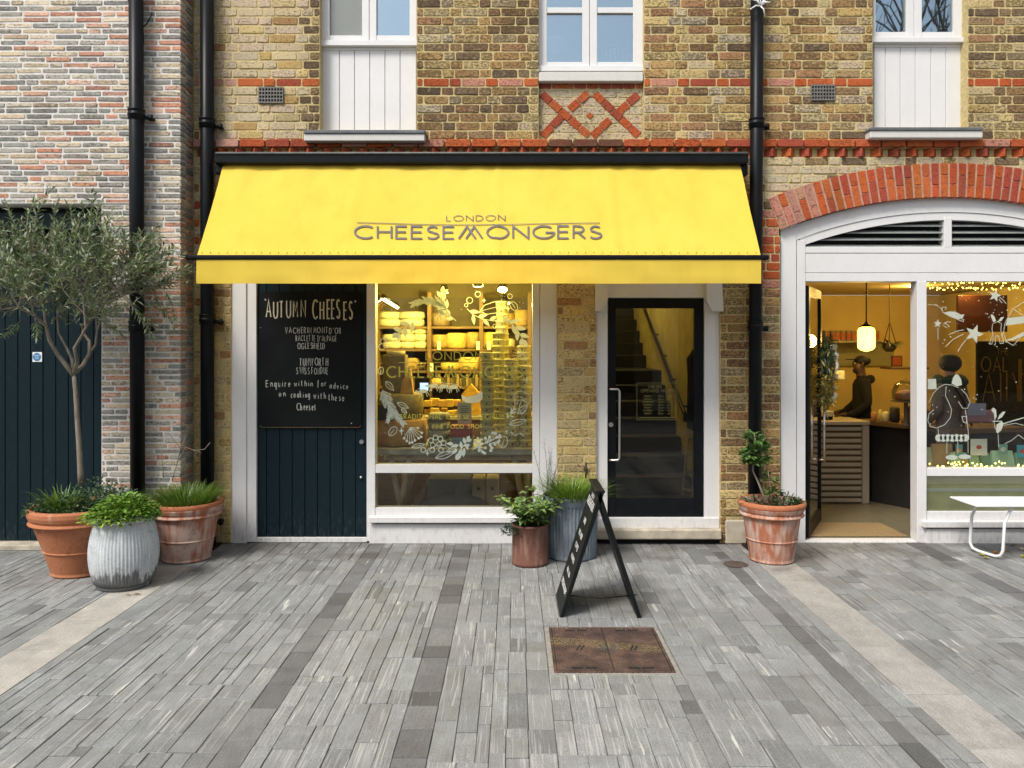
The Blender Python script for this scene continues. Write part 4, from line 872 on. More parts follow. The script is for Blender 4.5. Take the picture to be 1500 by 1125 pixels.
def dtext(s, px0, px1, pyb, h, st=.14): text(m, s, px0, pyb, h, lambda u, v: dmap(u, 2 * pyb - v), px1 - px0, st, .3)
dtext('CHELSEA', 950, 969, 568.5, 4.2); dtext('OPENING HOURS', 939, 988, 574.5, 4.2)
for i, dn in enumerate(('MONDAY', 'TUESDAY', 'WEDNESDAY', 'THURSDAY', 'FRIDAY', 'SATURDAY', 'SUNDAY')):
    wd = len(dn) * 1.75; dtext(dn, 949 - wd / 2, 949 + wd / 2, 581.5 + i * 4.2, 2.4, .17); dtext('10am - 6pm', 964, 984, 581.5 + i * 4.2, 2.4, .17)
ribbon(m, [(933, 561), (990, 561), (990, 615), (933, 615), (933, 561)], .6, dmap); ribbon(m, [(936, 612), (987, 612)], .8, dmap)
lab(m.build('opening_hours', simple('dim_gold', (.16, .15, .05), .6, .1, 20, bmp=0), lf), 'framed opening hours lettered on the glass')
# iron tie on the pier beside the door
m = MB(); c = P(858, 688, D - .004); m.tube([c + Vector((0, 0, .065)), c - Vector((0, 0, .075))], .007, 8); m.tube([c + Vector((0, .02, 0)), c - Vector((0, .012, 0))], [.024, .02], 14)
m.tube([c + Vector((-.02, -.014, -.005)), c + Vector((.02, -.014, .008))], .006, 6); tag(m.build('iron_latch', simple('rusty_iron', (.05, .03, .022), .8, .4, 40)), 'small rusty iron latch plate on the yellow brick pier', 'latch')
# pier plinths
part('plinth', M_stone, bld, (1063, 1141, 762, 797.5, D - .012, .12), b=.012); part('plinth', M_stone, bld, (816.5, 872, 779, 797, D - .012, .12), b=.012)
# ================================================================== CAFE FRONT
CD = 6.88
cf = empty('cafe_shopfront', (X(1389, CD), CD, 0), 'white arched cafe front with open doorway and painted shop window', 'shopfront')
CAX, CAZ = X(1389, CD), Z(943, CD); k_ = CD / F
def ring(r0, r1, a, y0, y1, n=36):
    m = MB(); pt = lambda r, t: (CAX + r * k_ * math.sin(t), CAZ + r * k_ * math.cos(t))
    for i in range(n):
        t0, t1 = -a + 2 * a * i / n, -a + 2 * a * (i + 1) / n; m.prism([pt(r0, t0), pt(r1, t0), pt(r1, t1), pt(r0, t1)], y0, y1)
    return m
ring(632.4, 653, .362, CD + .002, CD + .13).build('arched_head', M_white, cf)
ring(621, 631.8, .350, CD + .010, CD + .13).build('arched_bead', M_white, cf)
part('jamb', M_white, cf, (1143.5, 1166.6, 332, 798, CD - .004, .13), (1167.4, 1180, 352, 797.5, CD + .004, .12)); part('jamb', M_white, cf, (1611, 1635, 337, 798, CD - .004, .13))
part('rail', M_white, cf, (1167.5, 1611, 361.5, 370.6, CD + .008, .12)); part('fascia', M_white, cf, (1167.5, 1611, 371.2, 399.4, CD + .012, .11)); part('head_rail', M_white, cf, (1180.3, 1611, 400.1, 412.3, CD + .006, .12))
part('louvre_mullion', M_white, cf, (1383.5, 1394.5, 318, 362, CD + .006, .12))
m = MB()
for sx in (-1, 1): pass
lv = MB(); lv.prism([(X(1170, CD), Z(362, CD)), (X(1608, CD), Z(362, CD))] + [(CAX + 626 * k_ * math.sin(t), CAZ + 626 * k_ * math.cos(t)) for t in [.345 - .69 * i / 24 for i in range(25)]], CD + .10, CD + .12); lo = lv.build('louvre_back', M_dark, cf)
M_slat = simple('grey_louvre', (.23, .25, .24), .5, .2, 6, bmp=.05)
for i in range(4):
    y = 326.5 + i * 10.2; zz = Z(y + 4, CD); hw = math.sqrt(max(0, (622 * k_) ** 2 - (zz - CAZ) ** 2)) - .01
    for (a, b) in ((CAX - min(hw, X(1389, CD) - X(1178, CD)), X(1384, CD)), (X(1394, CD), CAX + min(hw, 1.3))):
        m = MB(); q = [(0, Z(y + 4.6, CD)), (0, Z(y + 3.4, CD)), (.06, Z(y - 1.2, CD)), (.06, Z(y + .2, CD))]
        v = [[m.vert((xx, CD + .03 + c_[0], c_[1])) for c_ in q] for xx in (a, b)]
        for j in range(4): m.face([v[0][j], v[1][j], v[1][(j + 1) % 4], v[0][(j + 1) % 4]])
        m.face(v[0]); m.face(v[1][::-1]); m.build('louvre_slat', M_slat, lo)
part('mullion', M_white, cf, (1343.5, 1357.5, 412, 798, CD, .12)); part('transom', M_white, cf, (1358, 1611, 685.5, 697.5, CD + .008, .11)); part('bottom_rail', M_white, cf, (1358, 1611, 749.5, 762, CD + .008, .11))
part('window_sill', M_white, cf, (1354, 1611, 764, 773.5, CD - .05, .16), b=.006); part('base_panel', M_white, cf, (1357.5, 1611, 775, 801, CD - .02, .10)); part('threshold', M_white, cf, (1180, 1343.5, 793, 797.5, CD - .01, .13))
part('pane', M_glass, cf, (1357, 1612, 411.5, 686.5, CD + .045, .008), b=0)
M_olive = simple('olive_backing', (.60, .58, .27), .8, .12, 6, bmp=.05); part('pane', M_glass, cf, (1357, 1612, 696.5, 750.5, CD + .045, .008), b=0); part('olive_panel', M_olive, cf, (1357, 1612, 696.5, 751, CD + .062, .015), b=0); part('painted_reflection_strip', simple('painted_reflection_strip', (.70, .74, .60), .7, .05, 5, bmp=0), cf, (1357, 1612, 715.5, 720, CD + .057, .004), b=0)  # the pale strip paints in a reflection across the olive panel
# ---------------- white paintings on the cafe window
wm = MB(); FLP = cf; cgd = CD + .0415; cmap2 = lambda u, v: (X(u, cgd), cgd - .00004 * (CNT[0] % 14), Z(v, cgd)); gmap = cmap2
def star5(x, y, r, a0=-90):
    wm.poly([cmap2(x + (r if i % 2 == 0 else r * .42) * math.cos(R(a0 + 36 * i)), y + (r if i % 2 == 0 else r * .42) * math.sin(R(a0 + 36 * i))) for i in range(10)])
star5(1457.5, 433, 9.5, -75); fl('painted_star'); star5(1427, 489, 14.5, -70); fl('painted_star'); star5(1373.5, 474, 6.5, -85); ribbon(wm, [(1374, 480), (1374, 498)], .75, cmap2)
for s_ in ([(1464, 435), (1470, 440), (1474, 445)], [(1463, 438), (1468, 444)], [(1390, 490), (1402, 485), (1412, 483)], [(1385, 508), (1396, 497), (1412, 489)], [(1403, 515), (1409, 505), (1415, 498)], [(1382, 475), (1388, 471), (1393, 472)], [(1382, 477), (1387, 480)], [(1383, 473), (1387, 475), (1391, 479)]): ribbon(wm, s_, .9, cmap2)
fl('painted_star_trails')
wm.poly([cmap2(*p) for p in ((1381, 458), (1392, 456), (1400, 457), (1408, 461), (1413, 460), (1410, 466), (1403, 468), (1392, 464))])
ribbon(wm, [(1359, 446), (1372, 447), (1379, 452), (1382, 458), (1395, 464), (1405, 469), (1411, 471), (1412, 468), (1408, 467)], .8, cmap2); ribbon(wm, [(1379, 455), (1381, 450), (1386, 450), (1385, 454)], .75, cmap2)
fl('painted_sleigh')
ribbon(wm, [(1454, 474), (1453, 482), (1455, 490), (1451, 498), (1450, 504), (1453, 504), (1455, 495)], .75, cmap2); ribbon(wm, [(1455, 474), (1461, 471), (1467, 474), (1466, 484), (1470, 498), (1470, 503), (1465, 503), (1463, 492), (1458, 492), (1458, 504)], .75, cmap2)
wm.poly([cmap2(*p) for p in ((1455, 472), (1451, 462), (1453, 460), (1457, 464), (1459, 470))]); wm.poly([cmap2(*p) for p in ((1461, 472), (1466, 465), (1471, 464), (1467, 470))])
fl('painted_reindeer')
for q in ((1476, 466, 1510, 462, 1510, 472, 1473, 477), (1472, 499, 1485, 494, 1510, 480, 1510, 487, 1487, 497, 1476, 499)): wm.poly([cmap2(q[i], q[i + 1]) for i in range(0, len(q), 2)])
ribbon(wm, [(1500, 442), (1488, 450), (1484, 452), (1478, 462), (1472, 474), (1470, 488), (1474, 500), (1484, 506), (1492, 498), (1500, 488)], .8, cmap2); ribbon(wm, [(1484, 452), (1492, 458), (1500, 462)], .75, cmap2)
fl('painted_bauble')
ribbon(wm, [(1360, 590), (1368, 575), (1376, 567), (1384, 563), (1394, 564), (1404, 568)], .8, cmap2); ribbon(wm, [(1386, 566), (1385, 580), (1390, 590), (1394, 600), (1392, 612), (1384, 622), (1372, 627), (1363, 625), (1359, 616), (1361, 606), (1368, 600)], .8, cmap2); ribbon(wm, [(1408, 570), (1416, 578), (1421, 590), (1417, 598), (1410, 598), (1404, 588)], .8, cmap2); ribbon(wm, [(1414, 600), (1417, 620), (1419, 640)], .8, cmap2); ribbon(wm, [(1409, 610), (1416, 610), (1416, 620), (1411, 618), (1409, 610)], .9, cmap2); ribbon(wm, [(1374, 628), (1375, 640)], .8, cmap2)
for i in range(7):
    a, b = 1375 + i * 6.6, 641.5 + .3 * math.sin(i * 9); wm.poly([cmap2(a + 5 * math.cos(R(30 * j)), b + 5.5 * math.sin(R(30 * j))) for j in range(12)])
for (a, b) in ((1387, 664), (1403, 664), (1418, 664)): ribbon(wm, [(a, 646), (a, b)], .75, cmap2)
wm.poly([cmap2(*p) for p in ((1394, 562), (1396, 553), (1400, 548), (1404, 549), (1408, 556), (1409, 564), (1402, 566))])
for (a, b, c_) in ((1394, 670, 9), (1413, 669, 9)): wm.poly([cmap2(a + c_ * math.cos(R(30 * j)) , b + 3.6 * math.sin(R(30 * j))) for j in range(12)])
fl('painted_figure')
wm.poly([cmap2(*p) for p in ((1460, 622), (1467, 617), (1470, 620), (1467, 630), (1461, 635), (1459, 632))]); ribbon(wm, [(1454, 617), (1458, 617), (1468, 617)], 1.2, cmap2); ribbon(wm, [(1456, 618), (1458, 628), (1461, 630)], .75, cmap2)
wm.poly([cmap2(*p) for p in ((1457, 616), (1456, 606), (1452, 600), (1455, 597), (1459, 600), (1460, 610))]); wm.poly([cmap2(*p) for p in ((1461, 615), (1464, 608), (1469, 603), (1473, 603), (1468, 611))])
ribbon(wm, [(1469, 621), (1485, 616), (1503, 611)], 1.4, cmap2); ribbon(wm, [(1470, 623), (1488, 620), (1503, 624)], .75, cmap2); ribbon(wm, [(1462, 636), (1463, 655)], .75, cmap2); ribbon(wm, [(1472, 650), (1482, 645), (1492, 637), (1500, 643)], .75, cmap2)
fl('painted_reindeer')
for i in range(70): _wdot(rng.uniform(1362, 1498), rng.uniform(418, 520) if i < 48 else rng.uniform(520, 640), rng.uniform(.5, 1.0))
stuff(wm.build('painted_snow', M_decal, cf)); wm = MB()
wm.poly([cmap2(*p) for p in ((1359, 555), (1371, 555), (1372, 570), (1359, 570))]); fl('paper_notice')
for i in range(62):                                   # string of tiny lights along the head and foot of the window
    pass
fm = MB()
for i in range(64): fm.ball((X(1362 + i * 2.25, CD + .09), CD + .09 + rng.uniform(0, .05), Z(413 + rng.choice([1, 3, 5, 8, 9, 11]), CD + .09)), .0058, 6, 4)
for i in range(36): fm.ball((X(1360 + rng.uniform(0, 142), CD + .07), CD + .065, Z(rng.uniform(676, 684), CD + .07)), .0065, 6, 4)
fs = tag(fm.build('fairy_lights', M_fairy), 'string of tiny warm fairy lights strung around the inside of the cafe window', 'lights')
# ---------------- open glass door of the cafe
cdh = P(1181, 600, CD + .06); hx, hy = cdh.x + .004, CD + .06; fx, fy = X(1200, 7.66), 7.66
u_ = Vector((fx - hx, fy - hy, 0)); Wd = u_.length; u_.normalize(); n_ = Vector((u_.y, -u_.x, 0)) 
co = empty('cafe_door', (hx, hy, .03), 'dark framed glass cafe door standing open inwards', 'door')
def dbox(m, a0, a1, z0, z1, t0=-.02, t1=.02):
    v = [m.vert(Vector((hx, hy, 0)) + u_ * a + n_ * t + Vector((0, 0, z))) for a in (a0, a1) for t in (t0, t1) for z in (z0, z1)]
    for f in ((0, 1, 3, 2), (4, 6, 7, 5), (0, 4, 5, 1), (2, 3, 7, 6), (0, 2, 6, 4), (1, 5, 7, 3)): m.face([v[i] for i in f])
dz0, dz1 = .03, 2.30
m = MB(); dbox(m, 0, .09, dz0, dz1); dbox(m, Wd - .03, Wd, dz0, dz1); dbox(m, .0905, Wd - .0305, dz0, dz0 + .12); dbox(m, .0905, Wd - .0305, dz1 - .08, dz1); m.build('door_frame', M_black, co)
m = MB(); dbox(m, .089, Wd - .029, dz0 + .119, dz1 - .079, -.004, .004); m.build('pane', M_glass, co)
m = MB(); q = Vector((hx, hy, 0)) + u_ * (Wd - .10) + n_ * .06; zz = [.62, 1.24]; m.tube([q - n_ * .05 + Vector((0, 0, zz[0] + .02)), q + Vector((0, 0, zz[0] + .02))], .008, 8); m.tube([q - n_ * .05 + Vector((0, 0, zz[1] - .02)), q + Vector((0, 0, zz[1] - .02))], .008, 8); m.tube([q + Vector((0, 0, zz[0])), q + Vector((0, 0, zz[1]))], .012, 10); m.build('handle', M_steel, co)
wc = Vector((hx, hy, 0)) + u_ * (Wd * .74) + n_ * .09 + Vector((0, 0, 1.50))
wr = empty('christmas_wreath', wc - Vector((0, 0, .3)), 'green wreath with pale baubles and a white bow hung on the open cafe door', 'wreath')
m = MB(); rw = random.Random(3)
for i in range(900):
    a = rw.uniform(0, 6.283); rr_ = .23 + rw.gauss(0, .045); p = wc + u_ * rr_ * math.cos(a) * .8 + Vector((0, 0, rr_ * math.sin(a) * 1.15)) + n_ * rw.uniform(-.04, .06)
    g = rw.uniform(.6, 1.3); m.cc = ((.05 * g, .10 * g, .05 * g, 0) if a < 3.4 and rw.random() < .6 else (.34 * g, .32 * g, .10 * g, 0))
    dd_ = Vector((rw.gauss(0, 1), rw.gauss(0, 1), rw.gauss(0, 1))); m.leaf(p, dd_, (0, 0, 1), rw.uniform(.05, .10), rw.uniform(.014, .028))
m.build('greenery', M_leaf, wr)
for i, (a, s_) in enumerate(((70, .035), (30, .03), (-10, .032), (-60, .035), (-100, .028), (110, .026), (-35, .026), (50, .024))):
    m = MB(); m.cc = (.68, .63, .45, 0); m.ball(wc + u_ * .23 * math.cos(R(a)) * .8 + Vector((0, 0, .26 * math.sin(R(a)))) + n_ * .06, s_, 12, 8); m.build('bauble', M_generic, wr)
m = MB(); m.cc = (.8, .8, .82, 0); bq = wc + Vector((0, 0, .13)) + n_ * .09
for (a, b) in ((.07, .06), (-.07, .06), (.04, -.10), (-.05, -.12)): m.tube([bq, bq + u_ * a * .6 + Vector((0, 0, b * .6)) + n_ * .01, bq + u_ * a + Vector((0, 0, b))], [.006, .014, .009], 6)
m.build('bow', M_generic, wr)
# ================================================================== AWNING
AT, AB = 6.62, 6.06
aw = empty('awning', (X(700, 6.3), 6.35, Z(415, AB)), 'yellow fabric awning lettered LONDON CHEESEMONGERS over the shopfront', 'awning')
m = MB(); m.pbox(313, 1097, 223.5, 239.5, 6.54, .20, .012); m.build('cassette', M_black, aw)
m = MB(); m.tube([P(316, 224.2, 6.535), P(1095, 224.2, 6.535)], .009, 8); m.build('cassette_trim', M_lead, aw)
m = MB(); m.pbox(314, 331, 239.8, 254, 6.60, .22, .01); m.build('side_bracket', M_black, aw); m = MB(); m.pbox(1084, 1096, 239.8, 257, 6.60, .22, .01); m.build('side_bracket', M_black, aw)
xa, xb = -2.492, 1.948; zt_, zb_ = Z(238, AT), Z(374.5, AB)
def canopy(u, v):           # v: 0 at the wall, 1 at the front bar
    x = xa + (xb - xa) * u; y = AT + (AB - AT) * v; z = zt_ + (zb_ - zt_) * v
    s = math.sin(math.pi * v) * (.012 + .006 * math.sin(u * 17)) ; wv = .011 * mnoise.noise(Vector((u * 26, v * 2.2, 1.3))) * (1.2 - v * .6) + .006 * (1 - v) * mnoise.noise(Vector((u * 60 + v * 14, v * 3, 4)))
    seam = .005 * sum(math.exp(-((u - q) / .004) ** 2) for q in (.265, .53, .745))
    return Vector((x, y + s * .55 - wv - seam, z - s * .45 + seam))
m = MB(); m.smooth = True; nu, nv = 130, 24; g = [[m.vert(canopy(i / nu, j / nv)) for j in range(nv + 1)] for i in range(nu + 1)]
for i in range(nu):
    for j in range(nv): m.face([g[i][j], g[i + 1][j], g[i + 1][j + 1], g[i][j + 1]])
m.build('canopy', M_canvas, aw)
m = MB(); m.pbox(270, 1128, 373.2, 380.4, AB - .025, .06, .012); m.build('front_bar', M_black, aw)
m = MB(); m.smooth = True; vz0, vz1 = Z(379, AB), Z(415.5, AB); nu, nv = 110, 5; g = []
for i in range(nu + 1):
    u = i / nu; g.append([m.vert((xa + (xb - xa) * u, AB - .012 + .012 * (j / nv) * mnoise.noise(Vector((u * 18, 7, j * .4))) - .002 * sum(math.exp(-((u - q) / .004) ** 2) for q in (.265, .53, .745)), vz0 + (vz1 - vz0) * j / nv + (.003 * mnoise.noise(Vector((u * 6, 3, 1))) if j == nv else 0))) for j in range(nv + 1)])
for i in range(nu):
    for j in range(nv): m.face([g[i][j], g[i + 1][j], g[i + 1][j + 1], g[i][j + 1]])
m.build('valance', M_canvas, aw)
m = MB()
for i in range(66):
    p = canopy((i + .5) / 66, .972) + Vector((0, -.004, .002)); m.ball(p, .0042, 6, 4)
stuff(m.build('eyelets', M_grille, aw))
m = MB()
for x in (xa + .5, xb - .5): m.tube([(x, 6.72, zt_ - .1), (x + (.35 if x < 0 else -.35), 6.42, zt_ - .42), (x, AB + .04, zb_ + .01)], .02, 8)
m.build('folding_arm', M_black, aw)
# lettering lies on the canopy
def amap(px, py):
    lo_, hi_ = 0.0, 1.0
    for _ in range(24):
        mid = (lo_ + hi_) / 2; y = AT + (AB - AT) * mid; z = zt_ + (zb_ - zt_) * mid
        if CY - (z - H) * F / y < py: lo_ = mid
        else: hi_ = mid
    v = lo_; y = AT + (AB - AT) * v; x = X(px, y); u = (x - xa) / (xb - xa); p = canopy(u, v); return (p.x, p.y - .0065, p.z + .0045)
m = MB()
def atext(s, px0, px1, pyb, h, stroke, gap): text(m, s, px0, pyb, h, lambda u, v: amap(u, 2 * pyb - v), px1 - px0, stroke, gap, 1.35)
atext('LONDON', 654, 740, 323, 8, .125, .42); atext('CHEESEMONGERS', 520, 881, 349.6, 18, .155, .30)
ribbon(m, [(523 + i * 35.6, 326.5 + 2.4 * math.sin(math.pi * i / 10)) for i in range(11)], 1.0, amap)
lab(m.build('lettering', M_ink, aw), 'grey lettering LONDON over CHEESEMONGERS with a thin rule')
# ================================================================== ROOMS
M_shopwall = simple('dark_shop_wall', (.075, .06, .035), .85, .2, 3, bmp=.1); M_ceil = simple('shop_ceiling', (.40, .35, .22), .9, .1, 3, bmp=0)
M_floorw = simple('floor_boards', (.26, .20, .12), .5, .25, 5, stretch=(1, 6, 1), bmp=.1)
M_ochre = simple('ochre_wall', (.66, .52, .22), .9, .08, 2, bmp=.05); M_greyg = simple('sage_panel', (.30, .29, .17), .8, .08, 3, bmp=0); M_hall = simple('hall_plaster', (.62, .52, .20), .9, .15, 6, bmp=.1)
def slab(name, mat, *b):
    m = MB(); m.box(*b); return struct(m.build(name, mat))
RB = D + .31
slab('shop_floor', M_floorw, -2.5, .66, 6.965, 9.6, -.03, .012); slab('shop_back_wall', M_shopwall, -2.5, .66, 9.5, 9.6, .013, 2.69); slab('shop_side_wall', M_shopwall, -2.6, -2.505, RB, 9.6, .013, 2.69); slab('shop_partition_wall', M_hall, .665, .72, RB, 13.4, .013, 2.69)
slab('shop_ceiling', M_ceil, -2.6, .66, RB - .2, 9.6, 2.62, 2.68)
slab('hall_floor', M_floorw, .725, 1.9, 6.99, 13.4, -.03, .012); slab('hall_side_wall', M_hall, 1.905, 1.98, RB, 13.4, .013, 4.2); slab('hall_back_wall', M_hall, .725, 1.9, 13.3, 13.4, .013, 4.2); slab('hall_ceiling', M_ceil, .60, 1.98, RB - .2, 13.4, 4.21, 4.3); slab('hall_left_wall', M_hall, .60, .664, RB, 13.4, 2.70, 4.2)
M_cafefloor = simple('cafe_floor_boards', (.15, .135, .09), .35, .22, 7, stretch=(5, 1, 1), bmp=.05)
slab('cafe_floor', M_cafefloor, 2.0, 6.3, 6.99, 11.3, -.03, .016); slab('cafe_back_wall', M_ochre, 2.0, 6.3, 11.2, 11.3, .017, 2.5); slab('cafe_side_wall', M_ochre, 2.0, 2.08, RB, 11.19, .017, 2.5); slab('cafe_far_wall', M_ochre, 6.2, 6.3, RB, 11.19, .017, 2.5); slab('cafe_ceiling', M_ochre, 1.985, 6.3, RB - .2, 11.3, 2.51, 2.58)
# ---------------- stair hall
M_step = simple('dark_stair', (.006, .006, .0045), .6, .3, 20, stretch=(1, 6, 6), bmp=.2)
st = empty('staircase', (1.3, 8, .012), 'dark wooden stairs rising behind the glass entrance door', 'staircase')
z, y = .012, 7.85
for i in range(8): m = MB(); m.box(.73, 1.90, y, y + .30, z if i == 0 else z - .02, z + .178, .006); m.build('stair_step', M_step, st); z += .18; y += .292
m = MB(); m.box(.73, 1.90, y, 11.0, z - .05, z, .004); m.build('landing', M_step, st); y = 11.0
for i in range(7): m = MB(); m.box(.73, 1.90, y, y + .30, z - .02, z + .178, .006); m.build('stair_step', M_step, st); z += .18; y += .285
hr = empty('handrail', P(1004, 608, 8.2), 'dark tubular handrail on brackets climbing the yellow stair wall', 'handrail')
a, b = P(1001, 604, 8.25), P(944, 452, 10.75); a.x = b.x = 1.83; m = MB(); m.tube([a + Vector((.06, .02, -.09)), a + Vector((0, -.05, -.08)), a + Vector((0, -.06, -.02)), a, b], .022, 10); m.build('rail', M_black, hr)
for t in (.08, .3, .52, .74): p = a.lerp(b, t); m = MB(); m.tube([p, p + Vector((0, 0, -.05)), p + Vector((.074, 0, -.05))], .009, 6); m.build('rail_bracket', M_black, hr)
m = MB(); 
c = P(1018, 560, 7.75); q = []
for (dz, w_) in ((.36, .02), (.33, .05), (.24, .085), (.1, .08), (0, .07), (-.25, .10), (-.45, .08), (-.5, .02)): q.append((w_, dz))
m.lathe(q[::-1], 22, c, squash=.7); m.v = [(v[0] + .045 * mnoise.noise(Vector(v) * 6), v[1] + .03 * mnoise.noise(Vector(v) * 8 + Vector((3, 0, 0))), v[2] + .03 * mnoise.noise(Vector(v) * 5)) for v in m.v]; tag(m.build('hanging_coat', M_dark), 'black hooded coat hanging on the stair wall behind the glass door', 'coat')
sl_ = empty('step_ladder', P(1008, 726, 7.5), 'pale folding step ladder leaning inside the glass door', 'ladder')
for (p0, p1) in ((P(999, 726, 7.45), P(1008, 640, 7.7)), (P(1014, 728, 7.4), P(1019, 640, 7.65))): m = MB(); m.tube([p0, p1], .012, 8); m.build('stile', M_paleply, sl_)
for t in (.1, .4, .7, .97): a = P(999, 726, 7.45).lerp(P(1008, 640, 7.7), t); b = P(1014, 728, 7.4).lerp(P(1019, 640, 7.65), t); m = MB(); m.tube([a, b], .014, 6); m.build('rung', M_paleply, sl_)
def lamp_light(name, p, e, col, parent=None, r=.05):
    l = bpy.data.lights.new(name, 'POINT'); l.energy = e; l.color = col; l.shadow_soft_size = r; o = bpy.data.objects.new(name, l); COL.objects.link(o); o.location = p
    if parent: setpar(o, parent)
    return o
WARM = (1.0, .76, .17)
hl = empty('ceiling_lamp', (1.35, 10.2, 4.0), 'lit globe lamp on the stair hall ceiling', 'lamp'); m = MB(); m.ball((1.35, 10.2, 4.0), .09, 14, 10); m.build('globe', M_bulb, hl); m = MB(); m.tube([(1.35, 10.2, 4.09), (1.35, 10.2, 4.205)], .012, 8); m.build('stem', M_black, hl); lamp_light('hall_light', (1.35, 10.1, 3.80), 52, (1, .82, .34), hl)
# ---------------- cheese shop
def goods(name, label, cat, fn, mat=None, group=None):
    m = MB(); fn(m); return tag(m.build(name, mat or (M_cheese if 'cheese' in name and 'tin' not in name else M_generic)), label, cat, group)
def wheel(m, p, r, h, col, seg=24):
    m.cc = (*col, 0); b = min(.02, h * .2, r * .3); m.lathe([(r - b, 0), (r, b), (r * 1.012, h * .5), (r, h - b), (r - b, h)], seg, p)
def crate(m, p, w_, d_, h_, col, b=.006): m.cc = (*col, 0); m.box(p[0] - w_ / 2, p[0] + w_ / 2, p[1] - d_ / 2, p[1] + d_ / 2, p[2], p[2] + h_, b)
# display table in the window
tb = empty('display_table', (X(665, 7.3), 7.35, .012), 'grey topped trestle table carrying the cheeses in the window', 'table')
TZ = Z(657, 7.05); m = MB(); m.box(X(551, 7.08), X(781, 7.08), 7.06, 7.78, TZ - .065, TZ, .008); m.build('table_top', simple('grey_slab', (.24, .24, .20), .6, .2, 9, bmp=.2), tb)
for x in (-1.12, -.98, .02, .16):
    for y in (7.15, 7.68): m = MB(); dx = .12 if int(abs(x) * 100) % 2 == 0 and x not in (-.98, .16) else -.12; m.tube([(x + dx, y, .013), (x - dx * .2, y, TZ - .066)], .034, 4); m.build('leg', M_paleply, tb)
for y in (7.15, 7.68): m = MB(); m.box(-1.2, .2, y - .02, y + .02, TZ - .12, TZ - .068, .004); m.build('rail', M_paleply, tb)
tz = TZ + .001
goods('whole_cheese', 'big tan-rinded cheese wheel at the left of the display table', 'cheese', lambda m: wheel(m, (X(588, 7.36), 7.36, tz), .245, .25, (.46, .25, .07), 36))
goods('cheese_drum', 'dark olive half drum of cheese on top of the tan wheel', 'cheese', lambda m: wheel(m, (X(587, 7.36), 7.36, tz + .252), .215, .24, (.26, .20, .08), 36))
goods('cheese_block', 'tall dark cheese block standing on the olive drum', 'cheese', lambda m: crate(m, (X(579, 7.42), 7.42, tz + .494), .22, .2, .36, (.20, .15, .06)))
goods('cheese_wedge', 'orange cheese wedge beside the tall dark block', 'cheese', lambda m: (setattr(m, 'cc', (.62, .34, .05, 0)), m.prism([(X(588, 7.3), tz + .495), (X(607, 7.3), tz + .495), (X(603, 7.3), tz + .72), (X(592, 7.3), tz + .62)], 7.20, 7.30)))
goods('cheese_round', 'flat pale cheese on top of the tall dark block', 'cheese', lambda m: wheel(m, (X(580, 7.42), 7.42, tz + .856), .09, .035, (.62, .55, .33)))
goods('slate_label', 'black slate label chalked in white before the olive drum', 'label', lambda m: (setattr(m, 'cc', (.012, .014, .014, 0)), m.box(X(552, 7.09), X(575, 7.09), 7.085, 7.092, tz + .252, tz + .40)))
ORD = ['first', 'second', 'third', 'fourth', 'fifth', 'sixth', 'seventh', 'eighth', 'ninth', 'tenth', 'eleventh', 'twelfth', 'thirteenth', 'fourteenth', 'fifteenth', 'sixteenth', 'seventeenth', 'eighteenth', 'nineteenth', 'twentieth', 'twenty-first', 'twenty-second']
def tin(m, p, r=.062, h=.062):
    k = rng.uniform(.8, 1.15); m.cc = (.58 * k, .55 * k, .30 * k, 0); m.lathe([(r * .96, 0), (r, .004), (r, h * .66), (r * 1.04, h * .67), (r * 1.04, h * .98), (r * .98, h)], 22, p); m.cc = (.06, .06, .05, 0); m.ball((p[0] + rng.uniform(-.02, .02), p[1] - r * .98, p[2] + h * .35), .009, 8, 5, (1, .3, 1))
for (px, y, n, base) in ((714, 7.24, 14, 0), (731, 7.42, 17, 0), (749, 7.22, 13, 0), (769, 7.24, 12, 0), (736, 7.66, 22, 0), (767, 7.60, 15, 0)):
    for i in range(n): goods('cheese_tin', 'grey-green tin, %s up in the stack %s' % (ORD[i], {714: 'beside the red books', 731: 'just behind the front row', 749: 'at the middle of the front row', 769: 'beside the white corner post', 736: 'tallest and rearmost of all', 767: 'rearmost near the corner post'}[px]), 'tin', lambda m: tin(m, (X(px, y) + rng.uniform(-.006, .006), y, tz + i * .063)), None, 'tins stacked in the window')
for i in range(4): goods('pale_cheese_box', 'pale olive round cheese box, %s up from the table in the short stack' % ORD[i], 'box', lambda m: wheel(m, (X(643, 7.25), 7.25, tz + i * .078), .105, .076, (.42 - .03 * i, .40 - .03 * i, .20)), None, 'pale boxes stacked in the window')
for i in range(3): goods('blue_book', 'blue-grey book, %s up from the table under the red books' % ORD[i], 'book', lambda m: crate(m, (X(677, 7.2) + rng.uniform(-.004, .004), 7.2, tz + i * .031), .21, .15, .030, (.22, .28, .30), .002), None, 'blue books in the window')
for i in range(4): goods('red_book', 'red book, %s up from the blue-grey books in the window' % ORD[i], 'book', lambda m: crate(m, (X(677, 7.2) + rng.uniform(-.004, .004), 7.2, tz + .094 + i * .027), .205, .14, .026, (.28, .035, .025), .002), None, 'red books in the window')
def card(m): m.cc = (.56, .55, .38, 0); m.box(X(670, 7.22), X(690.5, 7.22), 7.23, 7.238, tz + .203, tz + .41); m.cc = (.16, .15, .10, 0); [m.box(X(674, 7.22), X(687 - (i % 3), 7.22), 7.2275, 7.2295, tz + .24 + i * .018, tz + .246 + i * .018) for i in range(8)]
goods('printed_card', 'printed card with a patterned border standing on the red books', 'card', card)
cr = random.Random(12)
